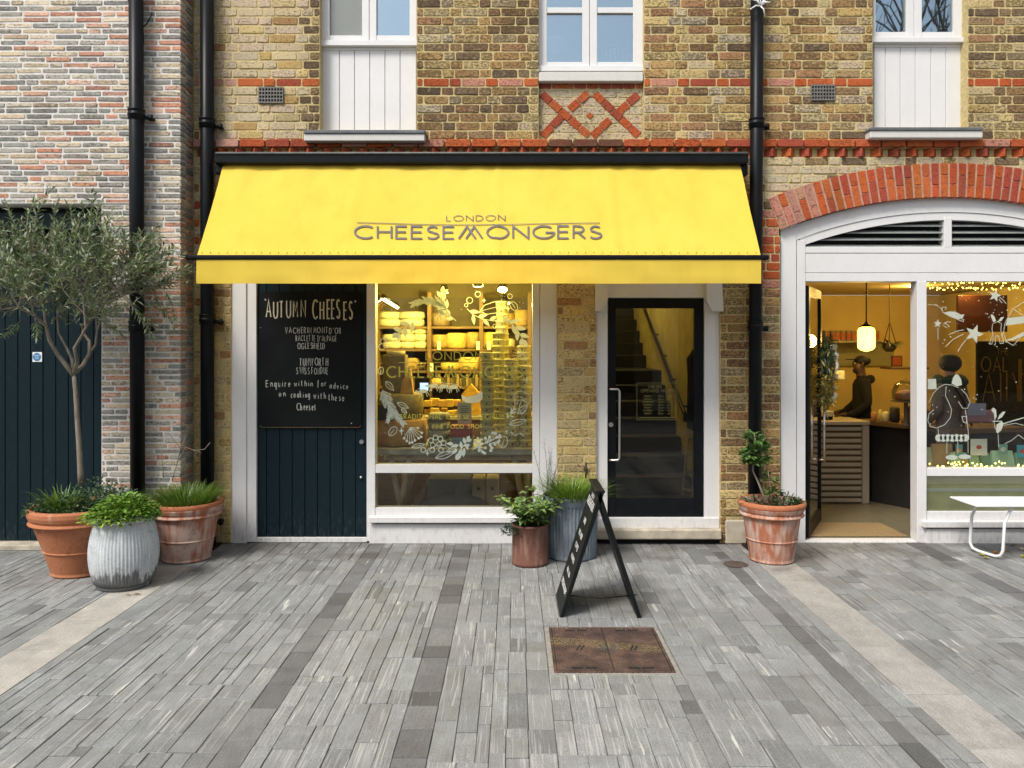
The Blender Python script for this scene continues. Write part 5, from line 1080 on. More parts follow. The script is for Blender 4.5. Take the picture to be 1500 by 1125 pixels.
for i in range(15): goods('cheese_piece', 'yellow cheese piece, %s from the till screen, %s counter row' % (ORD[i % 8], ('bottom', 'upper')[i // 8]), 'cheese', lambda m: crate(m, (X(628 + (i % 8) * 11 + cr.uniform(-3, 3), 8.2), 8.15 + cr.uniform(-.1, .15), 1.031 + (i // 8) * .085), cr.uniform(.06, .1), .08, cr.uniform(.05, .084), (.66, cr.uniform(.38, .5), .08)), None, 'cheese pieces on the counter')
kk = empty('serving_counter', (-.75, 8.3, .012), 'wooden serving counter loaded with cheese behind the window display', 'counter'); m = MB(); m.box(-1.75, .35, 7.98, 8.55, .013, .99, .005); m.build('counter_body', M_wood, kk); m = MB(); m.box(-1.8, .4, 7.95, 8.6, .991, 1.03, .005); m.build('counter_top', M_paleply, kk)
goods('cheese_tower', 'yellow house-shaped cheese tower on the lit counter', 'cheese', lambda m: (setattr(m, 'cc', (.70, .42, .06, 0)), m.prism([(X(677, 8.1), 1.031), (X(703, 8.1), 1.031), (X(703, 8.1), 1.26), (X(690, 8.1), 1.36), (X(677, 8.1), 1.26)], 8.05, 8.2)))
ms = empty('till_screen', P(617, 572, 8.2), 'small till screen lit blue on the counter', 'screen'); m = MB(); m.box(X(607, 8.2), X(629, 8.2), 8.22, 8.26, 1.031, 1.42, .006); m.build('screen_case', M_black, ms); m = MB(); m.box(X(615, 8.2), X(627, 8.2), 8.212, 8.219, 1.28, 1.365); m.build('screen_face', M_screen, ms)
# back shelving
SY = 9.2
sh = empty('cheese_shelves', (-.8, 9.35, .012), 'wooden wall shelving stacked with cheeses behind the counter', 'shelving')
ZSH = [Z(478, SY), Z(511, SY), Z(543, SY), Z(566, SY)]
for z in ZSH: m = MB(); m.box(-2.3, .55, SY, 9.49, z - .03, z, .003); m.build('shelf_board', M_wood, sh)
for px in (553, 629, 705, 776): m = MB(); m.box(X(px - 3, SY), X(px + 3, SY), SY - .02, 9.48, .013, 2.4, .003); m.build('upright', M_wood, sh)
WHT = (.70, .66, .42); TAN = (.38, .26, .08); OR = (.64, .46, .12)
for (px, n, r_, zi) in ((597, 3, .115, 1), (617, 3, .105, 1), (604, 2, .16, 0), (576, 2, .14, 1), (571, 2, .15, 0)):
    for i in range(n): goods('cloth_wrapped_cheese', 'cloth-wrapped cheese, %s up in the %s, %s wall shelf' % (ORD[i], {597: 'middle stack', 617: 'stack by the upright', 604: 'broad stack', 576: 'stack beside the middle stack', 571: 'stack beside the broad stack'}[px], ('top', 'second')[zi]), 'cheese', lambda m: wheel(m, (X(px, 9.33), 9.33, ZSH[zi] + .001 + i * .088), r_ * rng.uniform(.9, 1.05), .086, WHT), None, 'pale cheeses on the shelves')
cnt = {}
for (px, r_, h_, c, zi) in ((644, .11, .17, TAN, 1), (669, .125, .19, OR, 1), (694, .10, .2, TAN, 1), (716, .1, .2, OR, 1), (740, .12, .12, WHT, 1), (645, .12, .16, (.2, .14, .07), 0), (742, .1, .16, TAN, 0), (765, .1, .2, TAN, 0), (660, .12, .1, OR, 2), (690, .15, .16, OR, 2), (720, .14, .1, OR, 2), (742, .12, .17, WHT, 2), (600, .12, .15, TAN, 2), (640, .13, .10, OR, 3), (668, .1, .09, OR, 3), (700, .1, .1, WHT, 3)):
    cnt[zi] = cnt.get(zi, -1) + 1; goods('shelf_cheese', '%s rinded truckle, %s along the %s wall shelf from the wrapped cheeses' % ('pale' if c == WHT else 'orange' if c == OR else 'tan', ORD[cnt[zi]], ('top', 'second', 'third', 'lowest')[zi]), 'cheese', lambda m: wheel(m, (X(px, 9.33), 9.33, ZSH[zi] + .001), r_, h_, c), None, 'truckles on the shelves')
for (px, zi) in ((643, 1), (700, 1), (716, 1), (632, 2)): goods('price_tag', 'white paper price tag hanging on the %s' % {643: 'dark tan truckle by the upright', 700: 'tall tan truckle', 716: 'tall orange truckle', 632: 'third shelf upright'}[px], 'tag', lambda m: (setattr(m, 'cc', (.75, .72, .55, 0)), m.box(X(px - 2.5, 9.15), X(px + 2.5, 9.15), 9.165, 9.17, ZSH[zi] - .01, ZSH[zi] + .09)), None, 'price tags on the shelves')
for i in range(13):
    px = 561 + i * 5.6; goods('jam_jar', 'dark lidded jar, %s along the third wall shelf from the shop corner' % ORD[i], 'jar', lambda m: (wheel(m, (X(px, 9.28), 9.28, ZSH[2] + .001), .02, .075, (.10, .045, .015), 12), setattr(m, 'cc', (.5, .42, .2, 0)), m.lathe([(.021, .076), (.021, .09)], 12, (X(px, 9.28), 9.28, ZSH[2] + .001))), None, 'jars on the third shelf')
for i in range(16):
    px = 634 + i * 4.6; goods('biscuit_box', 'slim dark packet, %s along the lowest wall shelf from the upright' % ORD[i], 'packet', lambda m: crate(m, (X(px, 9.24), 9.24, ZSH[3] + .001), .033, .05, .10 + .03 * (i % 3), ((.14, .10, .04), (.05, .045, .03), (.30, .22, .08))[i % 3], .003), None, 'packets on the lowest shelf')
for i in range(9):
    px = 570 + i * 7.5; goods('small_truckle', 'small dark truckle, %s along the lowest wall shelf from the shop corner' % ORD[i], 'cheese', lambda m: wheel(m, (X(px, 9.3), 9.3, ZSH[3] + .001), .03, .10 + .02 * (i % 2), (.18, .13, .06), 16), M_cheese, 'small truckles on the lowest shelf')
for i in range(8):
    goods('wooden_drawer_box', 'dark wooden box, %s up in the tower behind the tin stacks' % ORD[i], 'box', lambda m: (crate(m, (X(752, 8.05), 8.05, 1.031 + i * .091), .16, .14, .088, (.16, .11, .045), .004), setattr(m, 'cc', (.02, .015, .01, 0)), m.ball((X(752, 8.05), 7.978, 1.031 + i * .091 + .045), .012, 8, 5)), None, 'wooden boxes behind the tins')
def spot(px, py, d, aim, e):
    o = empty('spot_lamp', P(px, py, d), 'lit track spotlight ' + {736: 'nearest the shop window', 740: 'above the tin stacks', 556: 'beside the tube lamp', 651: 'added to light the serving counter', 700: 'added to light the display table'}[px], 'lamp', 'track spotlights'); p = P(px, py, d); a = Vector(aim).normalized()
    m = MB(); m.tube([p - a * .09, p], [.035, .052], 14); m.build('lamp_shade', M_black, o); m = MB(); m.tube([p + a * .001, p + a * .006], .046, 14); m.build('bulb', M_spotface, o); m = MB(); m.tube([p - a * .08, (p.x, p.y, 2.619)], .008, 6); m.build('stem', M_black, o)
    lamp_light('spot_light', p + a * .05, e, WARM, o, .04)
spot(736, 424, 7.85, (0, -.55, -.8), 12); spot(740, 444, 8.5, (.1, -.3, -1), 18); spot(556, 440, 8.3, (.6, .2, -.8), 19); spot(651, 428, 8.6, (.05, .3, -1), 28); spot(700, 418, 7.3, (0, .35, -1), 20)  # spotlights over counter and display table are added to brighten the shop
tu = empty('tube_light', P(572, 441, 8.3), 'lit tube lamp along the left side of the cheese shop ceiling', 'lamp'); m = MB(); m.tube([P(561, 437, 7.9), P(582, 450, 9.0)], .02, 8); m.build('tube', M_bulb, tu); m = MB(); m.tube([P(561, 434, 7.9), P(582, 447.5, 9.0)], .026, 8); m.build('batten', M_black, tu)
# under the table
goods('grey_crate', 'dark grey crate under the display table', 'crate', lambda m: crate(m, (X(660, 7.9), 7.85, .013), .42, .3, .42, (.15, .155, .14)))
for i, px in enumerate((702, 722)): goods('archive_box', ('cream cardboard box with a round hole beside the dark grey crate', 'cream cardboard box with a round hole beside the trestle leg')[i], 'box', lambda m: (crate(m, (X(px, 7.9), 7.86, .013), .125, .3, .42, (.55, .50, .33)), setattr(m, 'cc', (.02, .02, .02, 0)), m.ball((X(px, 7.9), 7.708, .33), .017, 8, 5, (1, .2, 1))), None, 'cream boxes under the table')
def sack(m):
    m.smooth = True; m.cc = (.075, .075, .078, 0); m.ball((X(668, 7.4), 7.42, .175), .16, 26, 14, (2.2, .8, 1)); r_ = random.Random(4)
    m.v = [(v[0] + .03 * mnoise.noise(Vector(v) * 7), v[1] + .03 * mnoise.noise(Vector(v) * 9), max(.013, v[2] + .04 * mnoise.noise(Vector(v) * 8))) for v in m.v]
goods('plastic_sack', 'crumpled black plastic sack under the display table', 'sack', sack)
# ================================================================== CAFE INTERIOR
ct = empty('cafe_counter', (X(1225, 8.5), 8.7, .017), 'white slatted cafe counter behind the open door', 'counter')
x0, x1 = X(1170, 8.5), X(1273, 8.5); z1 = Z(617, 8.5); M_cw = simple('counter_white', (.38, .33, .26), .5, .06, 6, bmp=.05)
m = MB(); m.box(x0, x1, 8.53, 9.0, .017, z1 - .04, .003); m.build('counter_body', M_wood, ct)
m = MB(); m.box(x0 - .02, x1, 8.47, 9.02, z1 - .039, z1, .004); m.box(x1 - .075, x1 - .001, 8.49, 8.529, .018, z1 - .041, .003); m.build('counter_frame', M_cw, ct)
for i in range(13): m = MB(); zz = .03 + i * .066; m.box(x0, x1 - .078, 8.505, 8.529, zz, zz + .042, .004); m.build('slat', M_cw, ct)
sc = empty('side_counter', (3.95, 8.3, .017), 'dark fronted side counter with pale wooden top in the cafe', 'counter')
m = MB(); m.prism([(4.02, 8.62), (4.5, 7.75), (5.2, 7.95), (4.8, 8.95), (4.02, 8.75)], 0, 1); m.v = [(v[0], v[2], .018 + v[1] * .86) for v in m.v]; m.build('counter_body', M_dark, sc)
m = MB(); m.prism([(3.95, 8.58), (4.46, 7.68), (5.3, 7.9), (4.9, 9.0), (3.95, 8.80)], 0, 1); m.v = [(v[0], v[2], .879 + v[1] * .045) for v in m.v]; m.build('counter_top', M_wood, sc)
m = MB(); m.box(4.12, 4.16, 7.45, 7.5, .017, .72, .004); m.box(4.12, 4.16, 7.05, 7.1, .017, .72, .004); m.box(4.11, 4.17, 7.04, 7.51, .72, .76, .004); tag(m.build('wooden_stool', simple('honey_wood', (.55, .30, .05), .5, .2, 10, stretch=(6, 6, 1))), 'honey coloured wooden stool side just inside the cafe doorway', 'stool')
pl = empty('pendant_lamp', P(1269, 513, 8.3), 'lit yellow glass pendant lamp hanging in the cafe', 'lamp'); c = P(1269, 513, 8.3)
m = MB(); m.lathe([(.01, -.015), (.03, -.008), (.055, .0), (.082, .02), (.088, .05), (.088, .20), (.078, .235), (.05, .25)], 24, c); m.build('lamp_glass', M_pend, pl); m = MB(); m.lathe([(.06, .2505), (.075, .253), (.03, .28), (.012, .30), (.009, .32)], 16, c); m.tube([c + Vector((0, 0, .30)), (c.x, c.y, 2.507)], .007, 6); m.lathe([(.035, 2.49 - c.z), (.03, 2.508 - c.z)], 14, c); m.build('lamp_stem', M_black, pl)
lamp_light('pendant_light', c + Vector((0, -.16, .10)), 1.0, (1, .66, .18), pl, .08); lamp_light('pendant_light', c + Vector((0, .2, .10)), 7, (1, .66, .18), pl, .08)
dl_ = empty('downlight', P(1338, 428, 9.3), 'small round lit downlight in the cafe ceiling', 'lamp'); p_ = Vector((X(1338, 9.6), 9.6, 2.500)); m = MB(); m.lathe([(.05, 0), (.045, .008)], 16, p_); m.build('lens', M_spotface, dl_); lamp_light('downlight_light', p_ - Vector((0, 0, .05)), 10, (1, .62, .16), dl_)
p_ = Vector((5.05, 8.6, 2.497)); dl2 = empty('downlight', p_, 'lit round downlight in the cafe ceiling behind the painted window', 'lamp'); m = MB(); m.lathe([(.05, 0), (.045, .01)], 16, p_); m.build('lens', M_spotface, dl2); lamp_light('downlight_light', p_ - Vector((0, 0, .05)), 7, WARM, dl2)
# back wall: dark sage lower panel, shelf with boxes
m = MB(); m.box(2.1, X(1312, 11.1), 11.15, 11.195, Z(536, 11.1), Z(502, 11.1)); tag(m.build('wall_panel', M_greyg), 'dark sage panel below the box shelf on the cafe back wall', 'panel')
ws = tag(MB.build((lambda m: (m.box(2.12, X(1289, 10.9), 10.86, 11.195, Z(502, 10.9), Z(499, 10.9), .003), m)[1])(MB()), 'wall_shelf', M_cw), 'long pale shelf holding boxes on the cafe back wall', 'shelf')
for i, px in enumerate((1194, 1202, 1212, 1221, 1228, 1235.5, 1243.5, 1251, 1285)):
    goods('tea_box', 'orange and white packet, %s along the long cafe shelf from the wreath' % ORD[i], 'packet', lambda m: (setattr(m, 'cc', (.30, .20, .11, 0)), m.box(X(px - 3.4, 10.9), X(px + 3.4, 10.9), 10.9, 11.0, Z(499, 10.9) + .002, Z(484.5, 10.9), .003), setattr(m, 'cc', (.50, .10, .03, 0)), m.box(X(px - 2.5, 10.9), X(px + 2.5, 10.9), 10.897, 10.9, Z(497, 10.9), Z(488, 10.9))), None, 'packets on the cafe shelf')
m = MB(); m.box(X(1296, 9.6), X(1352, 9.6), 9.45, 9.72, Z(540.5, 9.6), Z(537.5, 9.6), .003); tag(m.build('wall_shelf', M_wood), 'short wooden shelf with a framed picture in the cafe', 'shelf')
goods('framed_picture', 'small red and orange framed picture on the short wooden shelf', 'picture', lambda m: (setattr(m, 'cc', (.10, .05, .03, 0)), m.box(X(1306, 9.6), X(1322, 9.6), 9.6, 9.62, Z(537, 9.6), Z(521, 9.6), .003), setattr(m, 'cc', (.35, .07, .02, 0)), m.box(X(1308, 9.6), X(1320, 9.6), 9.596, 9.6, Z(535, 9.6), Z(523, 9.6))))
hp = empty('hanging_plant', P(1303, 515, 9.3), 'spiky plant in a hanging cord holder by the cafe shelf', 'plant'); c = P(1303, 508, 9.3)
m = MB(); m.cc = (.05, .04, .03, 0); m.lathe([(.04, -.06), (.075, -.02), (.085, .04), (.075, .04), (.05, .0)], 16, c); m.build('pot', M_generic, hp); m = MB()
for a in (0, 2.1, 4.2): m.tube([c + Vector((.08 * math.cos(a), .08 * math.sin(a), .03)), c + Vector((0, 0, .30)), (c.x, c.y, 2.508)], .006, 5)
m.build('cord', M_wood, hp); m = MB(); rq = random.Random(2)
for i in range(46): a = rq.uniform(0, 6.28); g = rq.uniform(.6, 1.2); m.cc = (.03 * g, .045 * g, .015 * g, 0); m.leaf(c + Vector((.03 * math.cos(a), .03 * math.sin(a), .03)), (math.cos(a), math.sin(a), rq.uniform(-.1, .9)), (0, 0, 1), rq.uniform(.1, .2), .025, .2, rq.uniform(.1, .5))
m.build('leaves', M_leaf, hp)
# till, cups, cake dome on the counter
til = empty('cash_till', (X(1200, 8.7), 8.7, z1 + .001), 'pale till with keypad and screen on the slatted counter', 'till'); 
m = MB(); m.cc = (.45, .43, .36, 0); m.box(X(1192, 8.6), X(1223, 8.6), 8.62, 8.85, z1 + .04, z1 + .10, .008); m.box(X(1192, 8.7), X(1211, 8.7), 8.72, 8.86, z1 + .10, z1 + .19, .006); m.build('till_body', M_generic, til); m = MB(); m.box(X(1196, 8.7), X(1218, 8.7), 8.66, 8.8, z1 + .001, z1 + .04, .004); m.tube([(X(1212, 8.8), 8.8, z1 + .10), (X(1216, 8.8), 8.8, z1 + .48)], .012, 8); m.build('till_base', M_black, til); m = MB(); m.cc = (.6, .58, .42, 0); m.box(X(1213, 8.75), X(1237, 8.75), 8.74, 8.78, z1 + .45, z1 + .55, .005); m.build('till_screen', M_generic, til)
for (px, r_, h_, c_) in ((1280, .03, .1, (.5, .22, .08)), (1287, .02, .13, (.65, .55, .2)), (1293, .04, .11, (.7, .6, .3)), (1302, .05, .17, (.03, .03, .03)), (1312, .035, .09, (.5, .3, .1))):
    goods('counter_jar', {1280: 'short amber jar on the side counter', 1287: 'slim yellow bottle on the side counter', 1293: 'cream paper cup on the side counter', 1302: 'black canister on the side counter', 1312: 'low brown jar beside the cake stand'}[px], 'jar', lambda m: wheel(m, (X(px, 8.55), 8.55 - (px - 1280) * .006, .925), r_, h_, c_, 16), None, 'jars on the side counter')
cdm = empty('cake_stand', P(1329, 606, 8.1), 'cakes under a clear glass dome on a stand on the side counter', 'cake stand'); c = Vector((X(1327, 8.05), 8.05, .925))
m = MB(); m.cc = (.1, .08, .05, 0); m.lathe([(.08, 0), (.02, .02), (.02, .24), (.15, .25), (.15, .262)], 22, c); m.build('stand', M_generic, cdm); m = MB(); m.lathe([(.135, .263), (.135, .36), (.11, .43), (.05, .47), (.012, .475), (.012, .50)], 24, c, cap=False); m.build('glass_dome', M_glass, cdm); m = MB(); m.cc = (.30, .13, .04, 0); m.lathe([(.09, .263), (.1, .28), (.1, .33), (.06, .37)], 18, c); m.lathe([(.11, .003), (.12, .06), (.12, .15), (.07, .2)], 18, c + Vector((.14, .05, 0))); m.build('cake', M_generic, cdm)
# door mat and things in the cafe window
m = MB(); m.box(X(1184, 7.0), X(1300, 7.4), 7.02, 7.55, .0165, .026, .003); tag(m.build('door_mat', simple('coir', (.24, .165, .075), .95, .2, 60, bmp=.6, bscale=200)), 'tan coir door mat inside the cafe doorway', 'mat')
wb = empty('window_shelf', (5, 7.2, .8), 'pale shelf behind the cafe window carrying gift bags', 'shelf'); m = MB(); WZ = Z(687, 7.02); m.box(4.05, 6.1, 6.975, 7.4, WZ - .03, WZ, .003); m.build('shelf_board', M_cw, wb); m = MB(); m.box(4.10, 6.1, 7.36, 7.39, .017, WZ - .031, .003); m.build('shelf_front', M_ochre, wb)
MINT = (.42, .68, .54)
def bag(m, px0, px1, pyt, y, col):
    m.cc = (*col, 0); a, b = X(px0, y), X(px1, y); zt = Z(pyt, y); w_ = b - a
    for f in (0, 1): pass
    v = [m.vert(p) for p in ((a, y, WZ + .001), (b, y, WZ + .001), (b, y + .1, WZ + .001), (a, y + .1, WZ + .001), (a + w_ * .06, y + .03, zt), (b - w_ * .06, y + .03, zt), (b - w_ * .06, y + .05, zt), (a + w_ * .06, y + .05, zt))]
    for f in ((0, 1, 5, 4), (1, 2, 6, 5), (2, 3, 7, 6), (3, 0, 4, 7), (4, 5, 6, 7), (0, 3, 2, 1)): m.face([v[i] for i in f])
for lab_, px0, px1, pyt, y, col in (('mint green gift bag lying broad beside the brown paper bag', 1393, 1420, 664, 7.05, MINT), ('brown paper bag standing in the cafe window', 1366, 1399, 651, 7.10, (.40, .27, .13)), ('mint gift bag tucked behind the white painted boots', 1421, 1437, 668, 7.06, MINT), ('wide mint gift bag under the painted reindeer', 1454, 1488, 661, 7.05, MINT), ('narrow mint bag between the gift cards and the wide bag', 1438, 1452, 664, 7.08, (.26, .46, .36)), ('pale mint bag at the end of the cafe window shelf', 1489, 1512, 664, 7.06, (.34, .56, .44)), ('pale sage bag in the corner of the cafe window', 1359, 1367, 656, 7.08, (.40, .45, .33))):
    goods('gift_bag', lab_, 'bag', lambda m: bag(m, px0, px1, pyt, y, col))
for lab_, px0, px1, pyt, pyb, c1, c2 in (('white gift card with little red figures', 1422, 1446, 643, 667, (.72, .76, .68), (.5, .05, .04)), ('blue and orange gift card beside the brown bag', 1400, 1410, 651, 668, (.12, .35, .42), (.6, .35, .08)), ('small green gift card with a white figure', 1463, 1476, 651, 665, (.20, .42, .36), (.75, .78, .72)), ('blue gift card with a red drawing', 1490, 1506, 652, 670, (.06, .40, .55), (.6, .1, .08))):
    goods('gift_card', lab_, 'card', lambda m: (setattr(m, 'cc', (*c1, 0)), m.box(X(px0, 7.02), X(px1, 7.02), 7.02, 7.026, Z(pyb, 7.02), Z(pyt, 7.02)), setattr(m, 'cc', (*c2, 0)), m.ball((X((px0 + px1) / 2, 7.02), 7.019, Z((pyt + pyb) / 2, 7.02)), .02, 8, 5, (1.3, .1, 1))))
# dark glazed screen with gold lettering seen through the window
gs = empty('lettered_screen', (X(1470, 8.6), 8.6, .017), 'dark glossy screen with gold lettering behind the cafe window', 'screen')
m = MB(); m.box(X(1432, 8.6), X(1640, 8.6), 8.6, 8.64, .018, Z(500, 8.6), .003); m.build('panel', simple('dark_gloss', (.012, .014, .018), .12, .2, 4, bmp=0), gs)
m = MB(); m.box(X(1405, 8.62), X(1478, 8.62), 8.645, 8.68, Z(486, 8.6), Z(432, 8.6), .003); m.build('red_brown_board', simple('red_brown', (.085, .022, .012), .4, .3, 6, bmp=0), gs)
m = MB(); smap = lambda u, v: (X(u, 8.59), 8.5945, Z(v, 8.59))
for s_, a, b, yb, h_ in (('THE', 1461, 1477, 519, 8), ('OAL', 1438, 1476, 544, 21), ('I', 1493, 1496, 588, 62)): text(m, s_, a, yb, h_, lambda u, v: smap(u, 2 * yb - v), b - a, .09, .3)
text(m, 'AIIY', 1440, 588, 42, lambda u, v: smap(u, 2 * 588 - v), 58, .05, .35); m.build('lettering', simple('gold_leaf', (.24, .175, .055), .35, .1, 20, metal=.6, bmp=0), gs)
# ================================================================== PEOPLE
def skin_body(name, pts, edges, mats, pick, parent, root):
    me = bpy.data.meshes.new(name); me.from_pydata([p[0] for p in pts], edges, []); o = bpy.data.objects.new(name, me); COL.objects.link(o)
    o.modifiers.new('skin', 'SKIN'); ss = o.modifiers.new('sub', 'SUBSURF'); ss.levels = ss.render_levels = 2
    for i, p in enumerate(pts):
        sv = me.skin_vertices[0].data[i]; r = p[1]; sv.radius = r if isinstance(r, tuple) else (r, r); sv.use_root = (i == root)
    dg = bpy.context.evaluated_depsgraph_get(); ev = o.evaluated_get(dg); nm = bpy.data.meshes.new_from_object(ev, preserve_all_data_layers=False, depsgraph=dg)
    bpy.data.objects.remove(o); nm.materials.clear()
    for m in mats: nm.materials.append(m)
    c0 = Vector(parent.location)
    for p in nm.polygons: p.use_smooth = True; p.material_index = pick(p.center)
    for v in nm.vertices: v.co = v.co - c0
    b = bpy.data.objects.new(name, nm); COL.objects.link(b); b.parent = parent; return b
M_skin = simple('brown_skin', (.07, .032, .018), .5, .12, 20, bmp=.05); M_hood = simple('black_hoodie', (.006, .006, .0065), .95, .3, 30, bmp=.3, bscale=150)
M_coat = simple('grey_brown_coat', (.13, .105, .085), .9, .2, 20, bmp=.3, bscale=150); M_scarf = simple('green_scarf', (.012, .035, .026), .95, .3, 30, bmp=.5); M_hair = simple('black_hair', (.008, .007, .006), .7, .3, 60, bmp=.4); M_skin2 = simple('light_skin', (.45, .26, .17), .5, .08, 20, bmp=.05)
def figure(name, label, at, facing, top, bmat, smat):
    """a standing figure; facing = direction of the face, top = height of the crown"""
    root = empty(name, (at[0], at[1], .017), label, 'person'); f = Vector((math.cos(facing), math.sin(facing), 0)); l = Vector((-f.y, f.x, 0)); B = Vector((at[0], at[1], .017)); k = (top - .017) / 1.75
    def q(a, b, z): return tuple(B + f * a * k + l * b * k + Vector((0, 0, z * k)))
    pts = [(q(0, 0, .95), (.155 * k, .125 * k)), (q(.01, 0, 1.15), (.15 * k, .12 * k)), (q(0, 0, 1.34), (.165 * k, .125 * k)), (q(-.01, 0, 1.45), (.085 * k, .075 * k)), (q(.01, 0, 1.52), .058 * k), (q(.025, 0, 1.585), (.075 * k, .07 * k)), (q(.02, 0, 1.665), (.088 * k, .08 * k)), (q(.01, 0, 1.715), (.06 * k, .055 * k))]
    ed = [(i, i + 1) for i in range(7)]
    for s in (1, -1):
        i = len(pts); pts += [(q(0, .17 * s, 1.40), .07 * k), (q(-.01, .245 * s, 1.14), .058 * k), (q(.17, .20 * s, 1.0), .045 * k), (q(.27, .16 * s, 1.0), (.042 * k, .022 * k))]; ed += [(2, i), (i, i + 1), (i + 1, i + 2), (i + 2, i + 3)]
        h = q(.27, .16 * s, 1.0)
        for t in range(4): j = len(pts); pts += [(q(.325, (.16 + (t - 1.5) * .02) * s, .995), .0095 * k), (q(.36 + (.008 if t in (1, 2) else 0), (.155 + (t - 1.5) * .021) * s, .975), .008 * k)]; ed += [(i + 3, j), (j, j + 1)]
        j = len(pts); pts += [(q(.28, .115 * s, .985), .010 * k), (q(.31, .10 * s, .975), .009 * k)]; ed += [(i + 3, j), (j, j + 1)]
        i = len(pts); pts += [(q(0, .09 * s, .86), .095 * k), (q(.015, .10 * s, .48), .062 * k), (q(-.01, .10 * s, .09), .045 * k), (q(.10, .11 * s, .04), (.042 * k, .03 * k)), (q(.17, .115 * s, .035), (.035 * k, .022 * k))]; ed += [(0, i), (i, i + 1), (i + 1, i + 2), (i + 2, i + 3), (i + 3, i + 4)]
    j = len(pts); pts += [(q(.115, 0, 1.635), .016 * k)]; ed += [(6, j)]           # nose
    zn = B.z + 1.50 * k
    def pick(c):
        cl = Vector(c) - B; a = cl.dot(f) / k; 
        return 1 if (c[2] > zn or (a > .235 and .9 < cl.z / k < 1.1)) else 0
    skin_body('body', pts, ed, [bmat, smat], pick, root, 0)
    face = MB()
    for s in (1, -1):
        face.cc = (.5, .48, .45, 0); e = Vector(q(.093, .032 * s, 1.655)); face.ball(e, .011 * k, 8, 6); face.cc = (.01, .008, .006, 0); face.ball(e + f * .007 * k, .006 * k, 8, 6); face.ball(e + Vector((0, 0, .02 * k)), .014 * k, 8, 5, (1, 1, .3))
    face.cc = (.16, .05, .04, 0); face.ball(Vector(q(.083, 0, 1.583)), .022 * k, 10, 6, (.6, .8, .3)); face.build('face', M_generic, root)
    m = MB(); 
    for s in (1, -1): m.ball(Vector(q(.01, .088 * s, 1.645)), .028 * k, 10, 7, (.7, .5, 1.1))
    m.build('ear', smat, root)
    return root, q, f, l, k
pr_, q, f, l, k = figure('person', 'person in a black hoodie and cap behind the cafe counter, facing the wreath', (X(1262, 9.25), 9.25), R(172), 1.64, M_hood, M_skin)
m = MB(); c = Vector(q(.0, 0, 1.672)); c = Vector(q(-.012, 0, 1.69)); m.ball(c, .096 * k, 16, 10, (1.05, .98, .72)); m.build('hair', M_hair, pr_)
m = MB(); c2 = Vector(q(.115, 0, 1.705)); m.box(c2.x - .05, c2.x + .045, c2.y - .075, c2.y + .075, c2.z - .004, c2.z + .006, .003); m.build('cap_brim', M_hood, pr_)
m = MB(); m.ball(Vector(q(.055, 0, 1.56)), .055 * k, 12, 8, (1, .95, .8)); m.build('beard', M_hair, pr_)
m = MB(); m.tube([Vector(q(-.07, .08, 1.43)), Vector(q(-.11, 0, 1.45)), Vector(q(-.07, -.08, 1.43)), Vector(q(.04, -.06, 1.40))], [.04, .055, .04, .02], 10); m.build('hood', M_hood, pr_)
pr2, q, f, l, k = figure('person', 'person in a grey-brown coat, dark green scarf and black hat behind the cafe window', (X(1392, 7.85), 7.85), R(115), 1.66, M_coat, M_skin2)
m = MB(); c = Vector(q(.0, 0, 1.67)); m.ball(c, .108 * k, 18, 10, (1.05, 1.05, .95)); m.build('hat', M_hair, pr2)
m = MB(); m.tube([Vector(q(.11 * math.cos(a), .15 * math.sin(a), 1.48 + .02 * math.sin(3 * a))) for a in [i * math.pi / 8 for i in range(17)]], .046, 10); m.build('scarf', M_scarf, pr2)
m = MB(); m.tube([Vector(q(-.10, .10, 1.46)), Vector(q(-.155, 0, 1.25)), Vector(q(-.16, -.12, 1.0))], .012, 6); m.build('bag_strap', M_black, pr2)
m = MB(); m.cc = (.30, .16, .20, 0); a_ = Vector(q(-.22, -.12, 1.12)); m.box(a_.x - .15, a_.x + .15, a_.y - .06, a_.y + .03, a_.z - .08, a_.z + .05, .02); m.cc = (.28, .30, .42, 0); m.box(a_.x - .13, a_.x + .05, a_.y - .065, a_.y - .061, a_.z + .0, a_.z + .12); m.build('shoulder_bag', M_generic, pr2)
